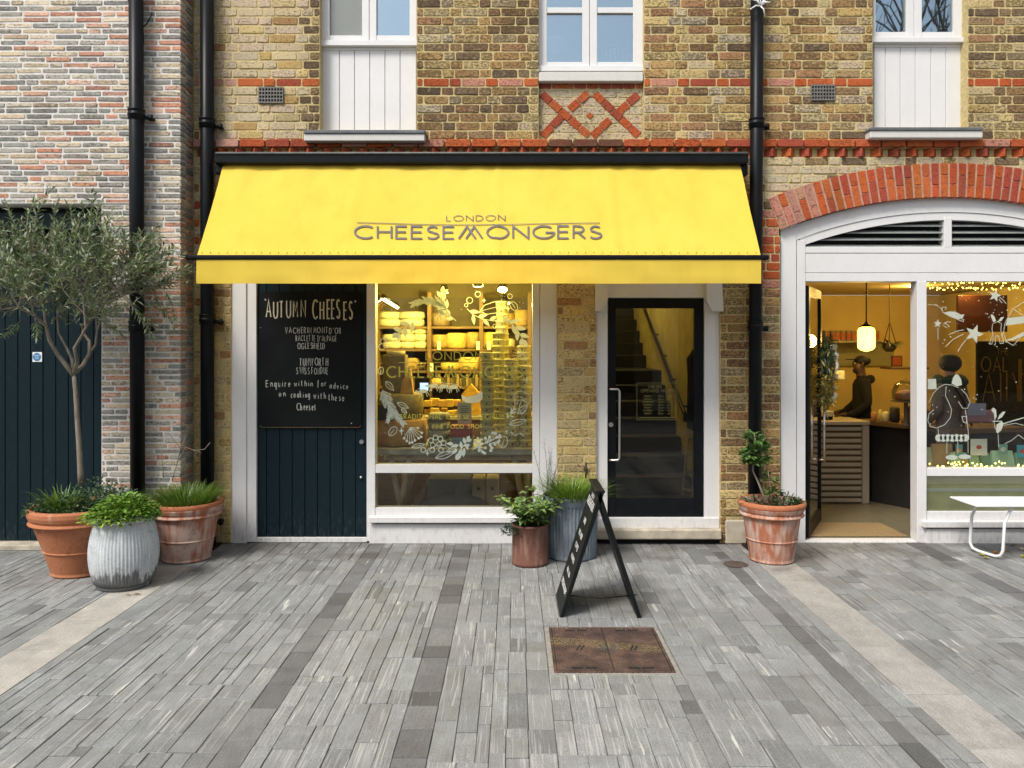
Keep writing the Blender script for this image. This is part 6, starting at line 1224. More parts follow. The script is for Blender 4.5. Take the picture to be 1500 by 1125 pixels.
# ================================================================== POTS AND PLANTS
def potmat(name, base, bloom, amount, dark=(.10, .045, .025), lowdark=False):
    m, t, b = nodes(name); b.inputs['Roughness'].default_value = .85; b.inputs['Specular IOR Level'].default_value = .25
    n1 = noi(t, 9, 6, (1, 1, .3)); n2 = noi(t, 30, 5, (1, 1, .16)); n3 = noi(t, 70, 4)
    c = ramp(t, n3, [(.3, tuple(v * .85 for v in base)), (.7, tuple(v * 1.12 for v in base))])
    f = math_(t, 'MULTIPLY', ramp(t, math_(t, 'ADD', math_(t, 'MULTIPLY', n1, .55), math_(t, 'MULTIPLY', n2, .5)), [(.60 - amount * .2, (0, 0, 0)), (.74 - amount * .2, (1, 1, 1))]), .75)
    c = mixc(t, f, c, bloom)
    if lowdark:
        g = N(t, 'ShaderNodeNewGeometry'); sp = N(t, 'ShaderNodeSeparateXYZ'); t.links.new(g.outputs['Position'], sp.inputs[0])
        h = math_(t, 'ADD', math_(t, 'MULTIPLY', noi(t, 26, 4, (1, 1, .10)), .55), math_(t, 'SUBTRACT', math_(t, 'MULTIPLY', noi(t, 5, 3, (1, 1, .4)), .6), math_(t, 'MULTIPLY', sp.outputs['Z'], 1.5)))
        c = mixc(t, math_(t, 'MULTIPLY', ramp(t, h, [(.40, (0, 0, 0)), (.47, (1, 1, 1))]), .85), c, dark)
    c = mixc(t, math_(t, 'MULTIPLY', ramp(t, noi(t, 14, 6), [(.58, (0, 0, 0)), (.72, (1, 1, 1))]), .4), c, dark)
    t.links.new(c, b.inputs['Base Color']); bump(t, b, n3, .25, .004); return m
M_terra = potmat('terracotta', (.40, .155, .075), (.50, .32, .22), .1); M_terrab = potmat('bloomed_terracotta', (.38, .14, .075), (.55, .44, .38), .75); M_terrac = potmat('rim_terracotta', (.42, .15, .07), (.5, .3, .2), .0)
M_zinc = potmat('weathered_zinc', (.46, .49, .51), (.62, .64, .64), .5, (.085, .09, .085), True); M_zinc2 = potmat('blue_zinc', (.17, .21, .24), (.32, .36, .39), .4, (.07, .08, .09)); M_rust = potmat('rusty_steel', (.15, .07, .05), (.28, .17, .13), .45, (.06, .025, .018))
M_stain = simple('zinc_grime', (.06, .065, .06), .9, .4, 30)
def pot_profile(rt, rb, h, rim=.055):
    return [(rb * .9, 0), (rb, .004), (rb * 1.04, .012), (rb * 1.02, .03), (rb + (rt - rb) * .34, h * .36), (rb + (rt - rb) * .36 + .008, h * .375), (rb + (rt - rb) * .37, h * .39), (rt - .025, h - rim * 2.2), (rt + .002, h - rim * 2.1), (rt + .006, h - rim * 1.95), (rt - .002, h - rim * 1.75), (rt - .012, h - rim * 1.6), (rt + .002, h - rim * 1.3), (rt + .012, h - rim * .8), (rt + .012, h - rim * .25), (rt, h), (rt - .02, h + .002), (rt - .035, h - .02), (rt - .045, h - .08)]
def sharpen(prof, e=.0025):
    out = [prof[0]]
    for (a, b) in zip(prof, prof[1:]):
        L = math.hypot(b[0] - a[0], b[1] - a[1])
        if L > 4 * e: out += [(a[0] + (b[0] - a[0]) * e / L, a[1] + (b[1] - a[1]) * e / L), (b[0] - (b[0] - a[0]) * e / L, b[1] - (b[1] - a[1]) * e / L)]
        out.append(b)
    return out
def soil(parent, c, r, z): m = MB(); m.lathe([(r, 0), (r * .6, .012), (.01, .018)], 22, (c[0], c[1], z)); m.build('soil', M_soil, parent)
def gcol(base, r, v=.3): k = r.uniform(1 - v, 1 + v); return (base[0] * k * r.uniform(.85, 1.15), base[1] * k, base[2] * k * r.uniform(.8, 1.2), 0)
def herb(m, c, rad, n, hgt, L, W, col, r, out=.5, spread=1.0):
    for i in range(n):
        a = r.uniform(0, 6.283); q = rad * math.sqrt(r.random()); p = Vector((c[0] + q * math.cos(a) * spread, c[1] + q * math.sin(a), c[2] + hgt * r.random() * (1 - (q / rad) ** 2 * .7)))
        m.cc = gcol(col, r); ang = a + r.uniform(-.9, .9); m.leaf(p, (math.cos(ang) * out, math.sin(ang) * out, r.uniform(-.25, .9)), (0, 0, 1), L * r.uniform(.7, 1.3), W * r.uniform(.7, 1.3), .2, r.uniform(0, .4))
def grass(m, c, rad, n, L, W, col, r, lean=.5):
    for i in range(n):
        a = r.uniform(0, 6.283); q = rad * math.sqrt(r.random()); p = Vector((c[0] + q * math.cos(a), c[1] + q * math.sin(a), c[2])); m.cc = gcol(col, r)
        ln = L * r.uniform(.55, 1.15); d = Vector((math.cos(a) * lean * r.random(), math.sin(a) * lean * r.random(), 1)).normalized(); sd = Vector((-math.sin(a), math.cos(a), 0)) * W * .5; bend = Vector((math.cos(a), math.sin(a), -.3)) * ln * r.uniform(.1, .55)
        p1 = p + d * ln * .5 + bend * .2; p2 = p + d * ln * .85 + bend * .7; p3 = p + d * ln + bend * 1.15
        v = [m.vert(x) for x in (p - sd, p + sd, p1 - sd * .9, p1 + sd * .9, p2 - sd * .6, p2 + sd * .6, p3)]
        m.face([v[0], v[1], v[3], v[2]]); m.face([v[2], v[3], v[5], v[4]]); m.face([v[4], v[5], v[6]])
def stalks(m, c, n, L, r, col, lf=.03, lw=.012, per=10, spread=.35, droop=.2, start=.25, rad=.006):
    for i in range(n):
        a = r.uniform(0, 6.283); d = Vector((math.cos(a) * spread * r.random(), math.sin(a) * spread * r.random(), 1)); b = Vector(c) + Vector((r.uniform(-.05, .05), r.uniform(-.05, .05), 0)); ln = L * r.uniform(.6, 1.1); pts = [b + d * ln * t + Vector((math.cos(a), math.sin(a), 0)) * droop * ln * t * t for t in (0, .33, .66, 1)]
        m.cc = (.06, .07, .03, 0); m.tube(pts, [rad * .6, rad * .5, rad * .4, rad * .2], 5, False)
        for j in range(per):
            t = start + (1 - start) * j / per; s_ = min(int(t * 3), 2); p = pts[s_].lerp(pts[s_ + 1], t * 3 - s_); m.cc = gcol(col, r); aa = j * 2.4 + r.uniform(-.4, .4); m.leaf(p, (math.cos(aa), math.sin(aa), r.uniform(.0, .8)), (0, 0, 1), lf * r.uniform(.7, 1.25), lw * r.uniform(.8, 1.2), .15, r.uniform(0, .5))
rv = random.Random(31)
# --- big terracotta pot with the olive tree
OY = 5.98; oc = (X(117, OY), OY); pw = 80 * OY / F
p1 = empty('terracotta_pot', (oc[0], oc[1], 0), 'large orange terracotta pot holding the olive tree', 'pot'); OH = Z(735, OY - .3) - .0
m = MB(); m.lathe(sharpen(pot_profile(.345, .195, .52, .055)), 44, (oc[0], oc[1], 0.001), cap='b'); m.build('pot_body', M_terra, p1); soil(p1, oc, .30, .445)
hb = empty('herb_planting', (oc[0], oc[1], .47), 'mixed trailing green herbs around the foot of the olive trunk', 'plant'); m = MB()
herb(m, (oc[0] - .12, oc[1] - .05, .48), .24, 900, .14, .035, .020, (.06, .12, .045), rv); herb(m, (oc[0] + .26, oc[1] + .0, .48), .2, 600, .20, .035, .02, (.07, .13, .06), rv); herb(m, (oc[0] + .1, oc[1] + .1, .5), .26, 500, .22, .035, .02, (.055, .11, .045), rv); grass(m, (oc[0] - .08, oc[1] - .1, .47), .08, 160, .22, .006, (.13, .24, .03), rv, .7); m.build('leaves', M_leaf, hb)
# --- olive tree
ot = empty('olive_tree', (oc[0], oc[1], .45), 'small olive tree with bushy grey-green crown growing in a terracotta pot', 'tree')
M_bark = simple('olive_bark', (.20, .17, .13), .95, .35, 25, stretch=(1, 1, .35), bmp=.8, bscale=60)
tm = MB(); ro = random.Random(14)
def limb(pts, r0, r1, dy=None):
    V = [P(a, b, OY + (dy[i] if dy else 0)) for i, (a, b) in enumerate(pts)]; n = len(V); r0 *= .72; r1 *= .62; tm.tube(V, [r0 + (r1 - r0) * i / (n - 1) for i in range(n)], 9); return V
limbs = [limb([(119, 712), (118, 690), (116, 650), (113, 610), (111, 575), (108, 548)], .033, .024)]
limbs += [limb([(108, 550), (97, 535), (85, 520), (72, 497), (68, 478), (50, 462), (28, 450), (2, 453)], .028, .010, [0, 0, -.02, -.06, -.1, -.14, -.18, -.2]), limb([(72, 497), (66, 470), (63, 445), (55, 415)], .018, .008, [-.06, .0, .05, .1]),
          limb([(107, 548), (106, 528), (97, 508), (86, 488), (84, 464), (88, 430)], .018, .008, [0, .04, .09, .14, .18, .2]), limb([(108, 547), (113, 530), (109, 510), (118, 495), (126, 480), (124, 460), (120, 420)], .022, .009, [0, -.05, -.1, -.14, -.18, -.2, -.22]),
          limb([(110, 546), (122, 534), (131, 518), (131, 500), (121, 486), (136, 466), (152, 448), (172, 425), (205, 405)], .024, .007, [0, .03, .06, .1, .14, .17, .2, .22, .22]), limb([(131, 518), (140, 505), (142, 485), (140, 455), (150, 410)], .014, .006, [.06, .04, .0, -.05, -.1]), limb([(152, 448), (185, 430), (215, 424), (245, 415)], .010, .004, [.2, .2, .2, .2])]
tm.cc = (1, 1, 1, 0); lm = MB(); tw = MB()
def crown_pt():
    while True:
        u, v, w_ = ro.uniform(-1, 1), ro.uniform(-1, 1), ro.uniform(-1, 1)
        if u * u + v * v + w_ * w_ < 1 and (u * u + v * v + w_ * w_) > .08: break
    cx, cy = 88, 394
    return Vector((X(cx + u * 138, OY), OY + .03 + w_ * .44, Z(cy + v * 82, OY)))
allp = [p for l in limbs[1:] for p in l[2:]]
def twig(s, d, L, n):
    pts = [s]; dd = d.normalized()
    for i in range(4): dd = (dd + Vector((ro.gauss(0, .16), ro.gauss(0, .16), ro.gauss(0, .12)))).normalized(); pts.append(pts[-1] + dd * L / 4)
    tw.tube(pts, [.0035, .003, .0025, .002, .001], 5, False)
    for j in range(n):
        t = (j + .5) / n * 4; i = min(int(t), 3); p = pts[i].lerp(pts[i + 1], t - i); ax = (pts[i + 1] - pts[i]).normalized(); a0 = j * 1.57 + ro.uniform(-.4, .4); o1 = ax.orthogonal().normalized(); o2 = ax.cross(o1)
        for s_ in (1, -1):
            o = (o1 * math.cos(a0) + o2 * math.sin(a0)) * s_; g = ro.random()
            lm.cc = gcol((.17, .235, .095) if g < .56 else (.36, .41, .27) if g < .86 else (.08, .115, .05), ro, .28); lm.leaf(p, ax * ro.uniform(.5, 1.0) + o * ro.uniform(.5, 1), (ro.gauss(0, .5), ro.gauss(0, .5), 1), ro.uniform(.044, .074), ro.uniform(.012, .019), .12, ro.uniform(-.1, .3))
for i in range(320):
    e = crown_pt(); s = min(allp, key=lambda p: (p - e).length + ro.uniform(0, .25)); c0 = P(82, 430, OY)
    if (e - s).length > .55 and ro.random() < .5: continue
    st_ = s.lerp(e, .55)
    if i % 3 == 0: mid = s.lerp(st_, .5) + Vector((0, 0, ro.uniform(-.03, .05))); tw.tube([s, mid, st_], [.006, .0045, .0035], 5, False)
    twig(st_, (e - c0) * .8 + Vector((ro.gauss(0, .1), ro.gauss(0, .1), ro.uniform(.12, .5))), ro.uniform(.2, .36), ro.randint(9, 14))
for (a, b, da, db, dep) in ((40, 330, -4, -40, -.2), (20, 325, 3, -30, .1), (105, 330, 6, -28, 0), (78, 335, 6, -40, .2), (48, 325, 12, -50, .1), (130, 345, 4, -62, -.1), (150, 345, 2, -40, .1), (142, 330, -8, -40, .1), (200, 395, 46, -10, .15), (205, 410, 60, -8, .1), (225, 416, 42, 4, .15), (235, 420, 40, -18, .1), (205, 430, 30, 28, .05), (190, 440, 18, 40, -.05), (195, 450, 22, 45, -.1), (225, 430, 10, 48, .1), (175, 395, 20, -40, .1), (180, 375, 12, -35, .05), (215, 400, 12, -30, .1), (0, 440, -25, 20, -.1), (30, 470, -30, 25, -.1), (240, 425, 25, 30, .12), (150, 470, 25, 15, .1), (52, 470, 3, 22, -.2)):
    s = P(a, b, OY + dep); twig(s, P(a + da, b + db, OY + dep + .04) - s, (P(a + da, b + db, OY + dep) - s).length * 1.15, 14)
    n_ = min(allp, key=lambda p: (p - s).length); tw.tube([n_, n_.lerp(s, .5) + Vector((0, 0, .02)), s], [.006, .0045, .0035], 5, False)
tm.build('trunk', M_bark, ot); tw.build('twigs', M_bark, ot); lm.build('crown', M_leaf, ot)
# --- fluted zinc pot of bright mint
zy = 5.66; zc = (X(182, zy), zy); z_ = empty('zinc_pot', (zc[0], zc[1], 0), 'pale fluted barrel-shaped zinc pot stained dark at its foot', 'pot'); zh = .535
m = MB(); prof = [(.165, 0.001), (.185, .004), (.188, .03), (.182, .034)] + [(.183 + .052 * math.sin(math.pi * (.12 + .80 * t)) , .04 + .43 * t) for t in [i / 12 for i in range(13)]] + [(.206, .474), (.214, .478), (.218, .50), (.214, .525), (.207, .53), (.198, .525), (.195, .47)]
m.lathe(prof, 240, (zc[0], zc[1], 0), 60, .0028, 5, 15, cap='b'); m.build('pot_body', M_zinc, z_); soil(z_, zc, .193, .47)
m = MB()
for i in range(70): a = 2 * math.pi * i / 70; m.ball((zc[0] + .217 * math.cos(a), zc[1] + .217 * math.sin(a), .479), .0035, 5, 4)
m.build('rivet_row', M_stain, z_)
def stainm():
    mm, t, b = nodes('zinc_stain'); b.inputs['Roughness'].default_value = .9; b.inputs['Base Color'].default_value = (.075, .078, .072, 1); return mm
hb = empty('mint_plant', (zc[0], zc[1], .48), 'bushy bright green mint filling the fluted zinc pot', 'plant'); m = MB(); herb(m, (zc[0], zc[1], .49), .225, 1800, .17, .040, .030, (.16, .29, .04), rv, .7); herb(m, (zc[0] - .04, zc[1] - .07, .49), .22, 650, .10, .03, .022, (.30, .42, .06), rv, .7); m.build('leaves', M_leaf, hb)
# --- right terracotta of the left group
ty = 6.36; tc = (X(274, ty), ty); t_ = empty('terracotta_pot', (tc[0], tc[1], 0), 'terracotta pot with chalky white bloom beside the corner downpipe', 'pot'); m = MB(); m.lathe(sharpen(pot_profile(.272, .185, .475, .05)), 44, (tc[0], tc[1], .001), cap='b'); m.build('pot_body', M_terrab, t_); m = MB(); m.lathe([(.26, 0), (.278, .004), (.287, .02), (.287, .04), (.275, .05), (.255, .047)], 44, (tc[0], tc[1], .432), cap=False); m.build('pot_rim', M_terrac, t_); soil(t_, tc, .24, .41)
hb = empty('chives', (tc[0], tc[1], .42), 'tufts of bright grassy chives with bare twigs in the chalky pot', 'plant'); m = MB(); grass(m, (tc[0] - .02, tc[1], .42), .22, 1100, .20, .0055, (.12, .22, .025), rv, .9); herb(m, (tc[0] - .1, tc[1] - .1, .43), .16, 250, .08, .03, .015, (.08, .15, .03), rv)
m.build('leaves', M_leaf, hb); m = MB()
for pts in ([(252, 705), (256, 690), (262, 670), (264, 655), (255, 645), (247, 635)], [(262, 670), (266, 655), (272, 640)], [(262, 675), (272, 655), (285, 660), (300, 658), (308, 648)], [(285, 668), (290, 660), (295, 664)], [(240, 700), (238, 680), (235, 650)]): m.tube([P(a, b, ty - .02) for a, b in pts], .0035, 5)
m.build('bare_twigs', M_bark, hb)
# --- rusty pot with sage
ry = 6.22; rc = (X(776.5, ry), ry); r_ = empty('rusty_pot', (rc[0], rc[1], 0), 'straight rusty steel pot standing before the white base panel', 'pot'); m = MB(); m.lathe([(.14, .001), (.148, .006), (.148, .03), (.145, .034), (.145, .305), (.150, .309), (.150, .322), (.142, .325), (.135, .31), (.133, .26)], 36, (rc[0], rc[1], 0), cap='b'); m.build('pot_body', M_rust, r_); soil(r_, rc, .131, .265)
hb = empty('sage_plant', (rc[0], rc[1], .28), 'broad-leaved sage spilling over the rusty pot', 'plant'); m = MB(); stalks(m, (rc[0], rc[1] - .02, .28), 60, .27, rv, (.19, .30, .09), .095, .044, 8, 1.0, .3, .3); herb(m, (rc[0] - .13, rc[1] - .05, .25), .1, 420, .10, .022, .012, (.025, .06, .03), rv); m.build('leaves', M_leaf, hb)
# --- blue zinc dolly tub
by = 6.44; bc = (X(836, by), by); b_ = empty('zinc_tub', (bc[0], bc[1], 0), 'blue-grey ribbed zinc tub behind the black sandwich board', 'pot'); m = MB(); prof = [(.18, .001), (.205, .005), (.21, .02), (.208, .04)] + [(.209 + .014 * t, .05 + .39 * t) for t in [i / 8 for i in range(9)]] + [(.226, .445), (.233, .452), (.232, .50), (.236, .512), (.228, .518), (.218, .51), (.215, .44)]
m.lathe(prof, 216, (bc[0], bc[1], 0), 46, .006, 4, 12, cap='b'); m.build('tub_body', M_zinc2, b_); soil(b_, bc, .213, .44)
hb = empty('grass_plant', (bc[0], bc[1], .45), 'bright grassy herb and feathery rosemary in the blue-grey tub', 'plant'); m = MB(); grass(m, (bc[0] - .0, bc[1] - .06, .45), .13, 800, .26, .006, (.16, .27, .03), rv, 1.1); grass(m, (bc[0] + .06, bc[1] - .1, .45), .1, 300, .2, .006, (.2, .32, .05), rv, 1.3)
stalks(m, (bc[0] - .16, bc[1] - .02, .45), 8, .50, rv, (.10, .14, .08), .04, .004, 46, .28, .05, .25, .004); m.build('leaves', M_leaf, hb)
# --- right hand terracotta pot with young tree
py_ = 6.32; pc = (X(1130, py_), py_); p3 = empty('terracotta_pot', (pc[0], pc[1], 0), 'terracotta pot with whitish drips beside the cafe doorway', 'pot'); m = MB(); m.lathe(sharpen(pot_profile(.252, .172, .485, .052)), 44, (pc[0], pc[1], .001), cap='b'); m.build('pot_body', M_terrab, p3); m = MB(); m.lathe([(.242, 0), (.260, .004), (.270, .022), (.270, .045), (.257, .056), (.236, .053)], 44, (pc[0], pc[1], .437), cap=False); m.build('pot_rim', M_terrac, p3); soil(p3, pc, .22, .42)
yt = empty('young_shrub', (pc[0], pc[1], .43), 'young leafy shrub on a thin bent stem in the dripped pot', 'plant'); m = MB(); V = [P(a, b, py_) for a, b in ((1123, 748), (1118, 725), (1110, 705), (1103, 690), (1103, 672), (1107, 650), (1105, 636))]; m.tube(V, [.009, .0085, .008, .007, .006, .005, .003], 7); m.tube([P(a, b, py_ - .05) for a, b in ((1134, 745), (1130, 725), (1127, 705), (1125, 690))], .003, 5); m.build('stem', M_bark, yt); m = MB()
for (a, b, rr_, n) in ((1096, 664, .06, 60), (1112, 655, .08, 90), (1106, 676, .08, 90), (1105, 640, .06, 50), (1116, 672, .06, 50), (1126, 700, .05, 22), (1134, 720, .05, 26)): herb(m, P(a, b, py_) - Vector((0, 0, .03)), rr_, int(n * .8), .08, .058, .042, (.085, .17, .04), rv, .8)
herb(m, (pc[0] + .08, pc[1] - .08, .45), .13, 260, .12, .035, .02, (.05, .10, .035), rv); herb(m, (pc[0] - .17, pc[1] - .02, .46), .09, 90, .08, .035, .02, (.06, .10, .04), rv); herb(m, (pc[0] + .19, pc[1] - .05, .46), .07, 70, .06, .03, .02, (.06, .1, .05), rv); m.build('leaves', M_leaf, yt)
# ================================================================== SANDWICH BOARD
ab = empty('sandwich_board', (.565, 5.2, 0), 'black folding sandwich board with white lettering on the paving', 'sandwich board')
yn, yf = 4.965, 5.425; ax, az = .562, .815; th = .026; M_aboard = simple('black_board', (.008, .010, .010), .55, .3, 10, bmp=.1, spec=.15)
def panel(xf, sgn):
    m = MB(); t = Vector((ax - xf, 0, az)).normalized(); n = Vector((-t.z, 0, t.x)) * sgn; n = n if (n.x < 0) == (sgn > 0) else -n
    lo = Vector((xf, 0, .002)); hi = Vector((ax, 0, az)); q = [lo, lo - n * th, hi - n * th, hi]
    if sgn > 0: q[1].z = max(q[1].z, .002)
    m.poly([(p.x, yn, p.z) for p in q]); m.poly([(p.x, yf, p.z) for p in q[::-1]])
    for i in range(4): a, b = q[i], q[(i + 1) % 4]; m.quad((a.x, yn, a.z), (a.x, yf, a.z), (b.x, yf, b.z), (b.x, yn, b.z))
    return m, lo, hi, n
m, lo, hi, nn = panel(.300, 1); m.build('front_panel', M_aboard, ab); L_ = (hi - lo).length
def bmap(u, v): p = lo + (hi - lo).normalized() * v + nn * .002; return (p.x, yf - u, p.z)      # u runs from the far edge to the near one
m2, lo2, hi2, nn2 = panel(.828, -1); m2.build('back_panel', M_aboard, ab)
m = MB(); m.box(ax - .03, ax + .03, yn + .002, yf - .002, az - .012, az + .006, .004); m.build('hinge_cap', M_aboard, ab)
m = MB(); m.tube([(ax - .012, yn + .02, .15), (ax - .012, yn + .02, .15)], .001, 4); W_ = yf - yn
m = MB()
def bt(s, v, h, w_): m = MB(); text(m, s, (W_ - w_) / 2, v, h, bmap, w_, .2, .3); m.build('lettering', M_signwhite, ab)
k = L_ / .85
bt('LONDON', .765 * k, .022, .14); ribbon(m, [(.05, .748 * k), (W_ - .05, .748 * k)], .005, bmap); bt('CHEESEMONGERS', .70 * k, .036, W_ - .10)
bt('CHEESE', .585 * k, .030, .10); bt('WINE & BEER', .49 * k, .030, .21); bt('COFFEE', .405 * k, .030, .17); bt('HAMPERS', .32 * k, .030, .19); bt('HAM & JAM', .225 * k, .030, .19); bt('CHEESEMONGERS', .125 * k, .034, W_ - .12)
m.build('lettering_rule', M_signwhite, ab)
m = MB(); m.tube([(.33, yn + .03, .14), (.565, yn + .035, .115), (.80, yn + .03, .14)], .004, 5); m.build('stay_cord', M_black, ab)
# ================================================================== MANHOLE, DRAIN, BENCH, LEAVES
def ironmat():
    m, t, b = nodes('rusty_iron_cover'); b.inputs['Roughness'].default_value = .8; b.inputs['Metallic'].default_value = .2
    n = noi(t, 8, 6); c = ramp(t, n, [(.3, (.055, .032, .026)), (.5, (.11, .066, .052)), (.62, (.17, .10, .07)), (.78, (.085, .05, .04))])
    g = N(t, 'ShaderNodeNewGeometry'); sp = N(t, 'ShaderNodeSeparateXYZ'); t.links.new(g.outputs['Position'], sp.inputs[0])
    # worn yellow line once painted across the cover
    ln = math_(t, 'ADD', sp.outputs['Y'], math_(t, 'MULTIPLY', sp.outputs['X'], .22)); dist = math_(t, 'ABSOLUTE', math_(t, 'SUBTRACT', ln, 4.635)); f = math_(t, 'MULTIPLY', math_(t, 'LESS_THAN', dist, .055), ramp(t, noi(t, 60, 5), [(.42, (0, 0, 0)), (.66, (1, 1, 1))]))
    c = mixc(t, math_(t, 'MULTIPLY', f, .55), c, (.42, .34, .13)); c = mixc(t, math_(t, 'MULTIPLY', ramp(t, noi(t, 45, 5), [(.66, (0, 0, 0)), (.72, (1, 1, 1))]), .5), c, (.36, .32, .29))
    t.links.new(c, b.inputs['Base Color']); w1 = N(t, 'ShaderNodeTexWave', wave_type='BANDS', bands_direction='DIAGONAL'); w1.inputs['Scale'].default_value = 22; t.links.new(g.outputs['Position'], w1.inputs['Vector'])
    mp = pos(t, (-1, 1, 1)); w2 = N(t, 'ShaderNodeTexWave', wave_type='BANDS', bands_direction='DIAGONAL'); w2.inputs['Scale'].default_value = 22; t.links.new(mp, w2.inputs['Vector'])
    bump(t, b, math_(t, 'MAXIMUM', w1.outputs['Fac'], w2.outputs['Fac']), 1.0, .012); return m
M_iron = ironmat(); M_conc = simple('pale_bedding', (.26, .245, .215), .95, .25, 40, bmp=.5)
mh = empty('manhole_cover', ((MHX0 + MHX1) / 2, (MHY0 + MHY1) / 2, 0), 'rusty brown two-plate manhole cover set in the paving', 'manhole cover')
m = MB(); m.box(MHX0 + .003, MHX1 - .003, MHY0 + .003, MHY1 - .003, -.03, -.003, .003); m.build('bedding', M_conc, mh)
a0, a1, b0, b1 = MHX0 + .03, MHX1 - .03, MHY0 + .03, MHY1 - .03
m = MB(); m.box(a0 + .002, a1 - .002, b0 + .002, b1 - .002, -.02, -.0015); m.build('seating', M_dark, mh)
m = MB(); w_ = .016
for bx_ in ((a0, a1, b0, b0 + w_), (a0, a1, b1 - w_, b1), (a0, a0 + w_, b0 + w_ + .0005, b1 - w_ - .0005), (a1 - w_, a1, b0 + w_ + .0005, b1 - w_ - .0005)): m.box(*bx_, -.012, .003, .002)
m.build('frame', M_iron, mh); xm = (a0 + a1) / 2
for (u0, u1) in ((a0 + w_ + .003, xm - .002), (xm + .002, a1 - w_ - .003)):
    m = MB(); m.box(u0, u1, b0 + w_ + .003, b1 - w_ - .003, -.012, .001, .003); po = m.build('plate', M_iron, mh); cx_ = (u0 + u1) / 2; cy_ = (b0 + b1) / 2
    m = MB(); m.box(cx_ - .038, cx_ + .038, cy_ + .0 - .045, cy_ + .045, .0012, .0035, .001); m.build('badge', M_iron, po); m = MB()
    for i in range(2): x_ = cx_ - .02 + i * .024; m.quad((x_ - .014, cy_ - .035, .0045), (x_ - .002, cy_ - .035, .0045), (x_ + .024, cy_ + .035, .0045), (x_ + .012, cy_ + .035, .0045))
    m.build('badge_mark', M_dark, po)
    for (yy) in (b0 + .055, b1 - .055):
        for dx in (-.045, .03): m = MB(); m.box(cx_ + dx - .03, cx_ + dx + .03, yy - .011, yy + .011, .0012, .003, 0); m.build('lifting_slot', M_dark, po)
    m = MB(); e_ = u1 - .03 if u1 < xm else u0 + .03; m.box(e_ - .012, e_ + .012, cy_ - .035, cy_ + .035, .0012, .003, .001); m.build('key_slot', M_stain, po)
dc = (X(1078, 6.18), 6.18); m = MB(); m.cc = (1, 1, 1, 0); m.lathe([(.095, .0018), (.1, .004), (.098, .006), (.03, .0065), (.025, .003), (.005, .003)], 8, (dc[0], dc[1], 0)); tag(m.build('drain_cover', simple('brown_iron', (.075, .055, .045), .8, .3, 30, bmp=.6)), 'small brown iron drain cover near the dripped terracotta pot', 'drain cover')
bn = empty('bench', (5.0, 6.4, 0), 'white slim-topped bench with bent tubular legs outside the cafe window', 'bench'); bz = .46
M_bw = simple('bench_white', (.80, .81, .83), .35, .03, 5, bmp=0); bx0 = X(1391, 6.62)
m = MB(); q = [(bx0, 6.62), (bx0 + .02, 6.25), (bx0 + 1.8, 6.25), (bx0 + 1.8, 6.62)]; 
zt1 = Z(727, 6.62)
m.box(bx0, bx0 + 1.9, 6.24, 6.62, zt1 - .015, zt1, .004); m.build('seat', M_bw, bn)
for xx in (bx0 + .22, bx0 + 1.68):
    m = MB(); zz = zt1 - .016; m.tube([(xx + .02, 6.56, zz), (xx - .02, 6.57, zz - .06), (xx - .055, 6.575, zz - .14), (xx - .07, 6.58, .08), (xx - .06, 6.56, .035), (xx - .03, 6.52, .018), (xx + .01, 6.36, .018), (xx + .03, 6.32, .035), (xx + .035, 6.30, .08), (xx + .05, 6.30, zz - .14), (xx + .085, 6.30, zz - .06), (xx + .12, 6.30, zz)], .0125, 10); m.build('leg', M_bw, bn)
rf = random.Random(8)
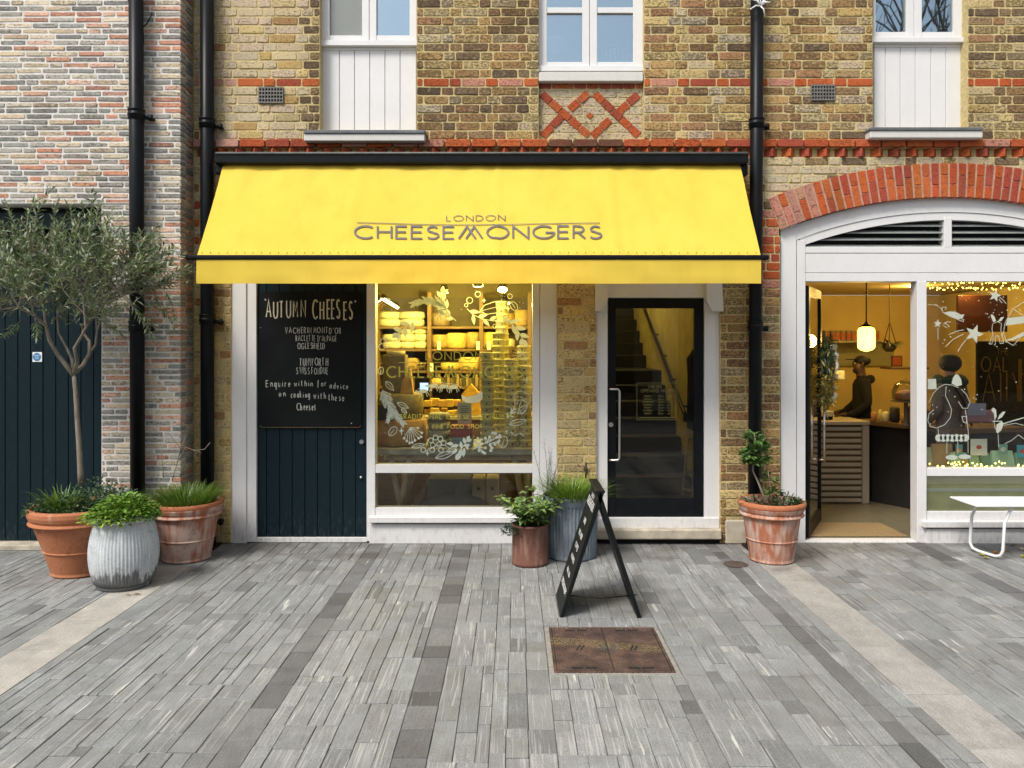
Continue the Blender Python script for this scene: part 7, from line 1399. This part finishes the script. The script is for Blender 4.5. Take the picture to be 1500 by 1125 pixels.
for (px, py, c, l_) in ((1442, 815, (.45, .40, .06), 'yellow-green'), (1456, 811, (.50, .20, .03), 'orange tipped'), (1473, 808, (.55, .27, .06), 'pale orange'), (1481, 798.5, (.42, .22, .05), 'brown-orange'), (1497, 806, (.70, .62, .45), 'cream'), (1449, 820, (.35, .33, .12), 'dull olive'), (1497, 817, (.45, .45, .08), 'bright lime')):
    d = GD(py); p = Vector((X(px, d), d, .004)); m = MB(); m.cc = (*c, 0); a = rf.uniform(0, 6.28)
    for j in range(3): m.leaf(p + Vector((0, 0, .002 * j)), (math.cos(a + j * .5), math.sin(a + j * .5), .12), (0, 0, 1), .05, .032, .25)
    tag(m.build('fallen_leaf', M_leaf), l_ + ' fallen leaf on the paving by the white bench', 'leaf')
m = MB(); m.cc = (.25, .13, .03, 0); p = Vector((X(192, 5.42), 5.42, .004)); m.leaf(p, (1, .2, .05), (0, 0, 1), .07, .025); m.leaf(p, (-.6, -.3, .1), (0, 0, 1), .04, .02); tag(m.build('fallen_leaf', M_leaf), 'curled brown leaf at the foot of the fluted zinc pot', 'leaf')
# ================================================================== ACROSS THE STREET (seen only in the glass)
M_opp = simple('opposite_brick', (.24, .19, .14), .9, .3, 8, bmp=.3); ob = empty('opposite_building', (0, -7.3, 0), 'low brick building across the street mirrored in the shop glass', 'building')
m = MB(); m.box(-22, 22, -8.2, -7.2, -.03, 5.2); m.build('wall', M_opp, ob)
for i in range(12): m = MB(); x = -20 + i * 3.6; m.box(x, x + 1.7, -7.22, -7.15, .5, 2.6, .02); m.build('window', M_dark, ob); m = MB(); m.box(x + 2.2, x + 2.9, -7.23, -7.14, .0, 4.9, .02); m.build('white_pier', M_cream, ob)
tr = empty('bare_tree', (8.6, -3.4, -.03), 'leafless street tree mirrored in the upper window', 'tree'); m = MB(); rt = random.Random(77)
def grow(p, d, L, r, n):
    e = p + d * L; mid = p.lerp(e, .5) + Vector((rt.gauss(0, .03), rt.gauss(0, .03), 0)) * L; m.tube([p, mid, e], [r, r * .85, r * .65], 6, False)
    if n: 
        for i in range(3 if n > 2 else 2): dd = (d + Vector((rt.gauss(0, .42), rt.gauss(0, .42), rt.gauss(.12, .25)))).normalized(); grow(e, dd, L * rt.uniform(.6, .8), r * .6, n - 1)
grow(Vector((8.6, -3.4, -.035)), Vector((0, 0, 1)), 3.2, .16, 6); m.build('trunk', M_bark, tr)
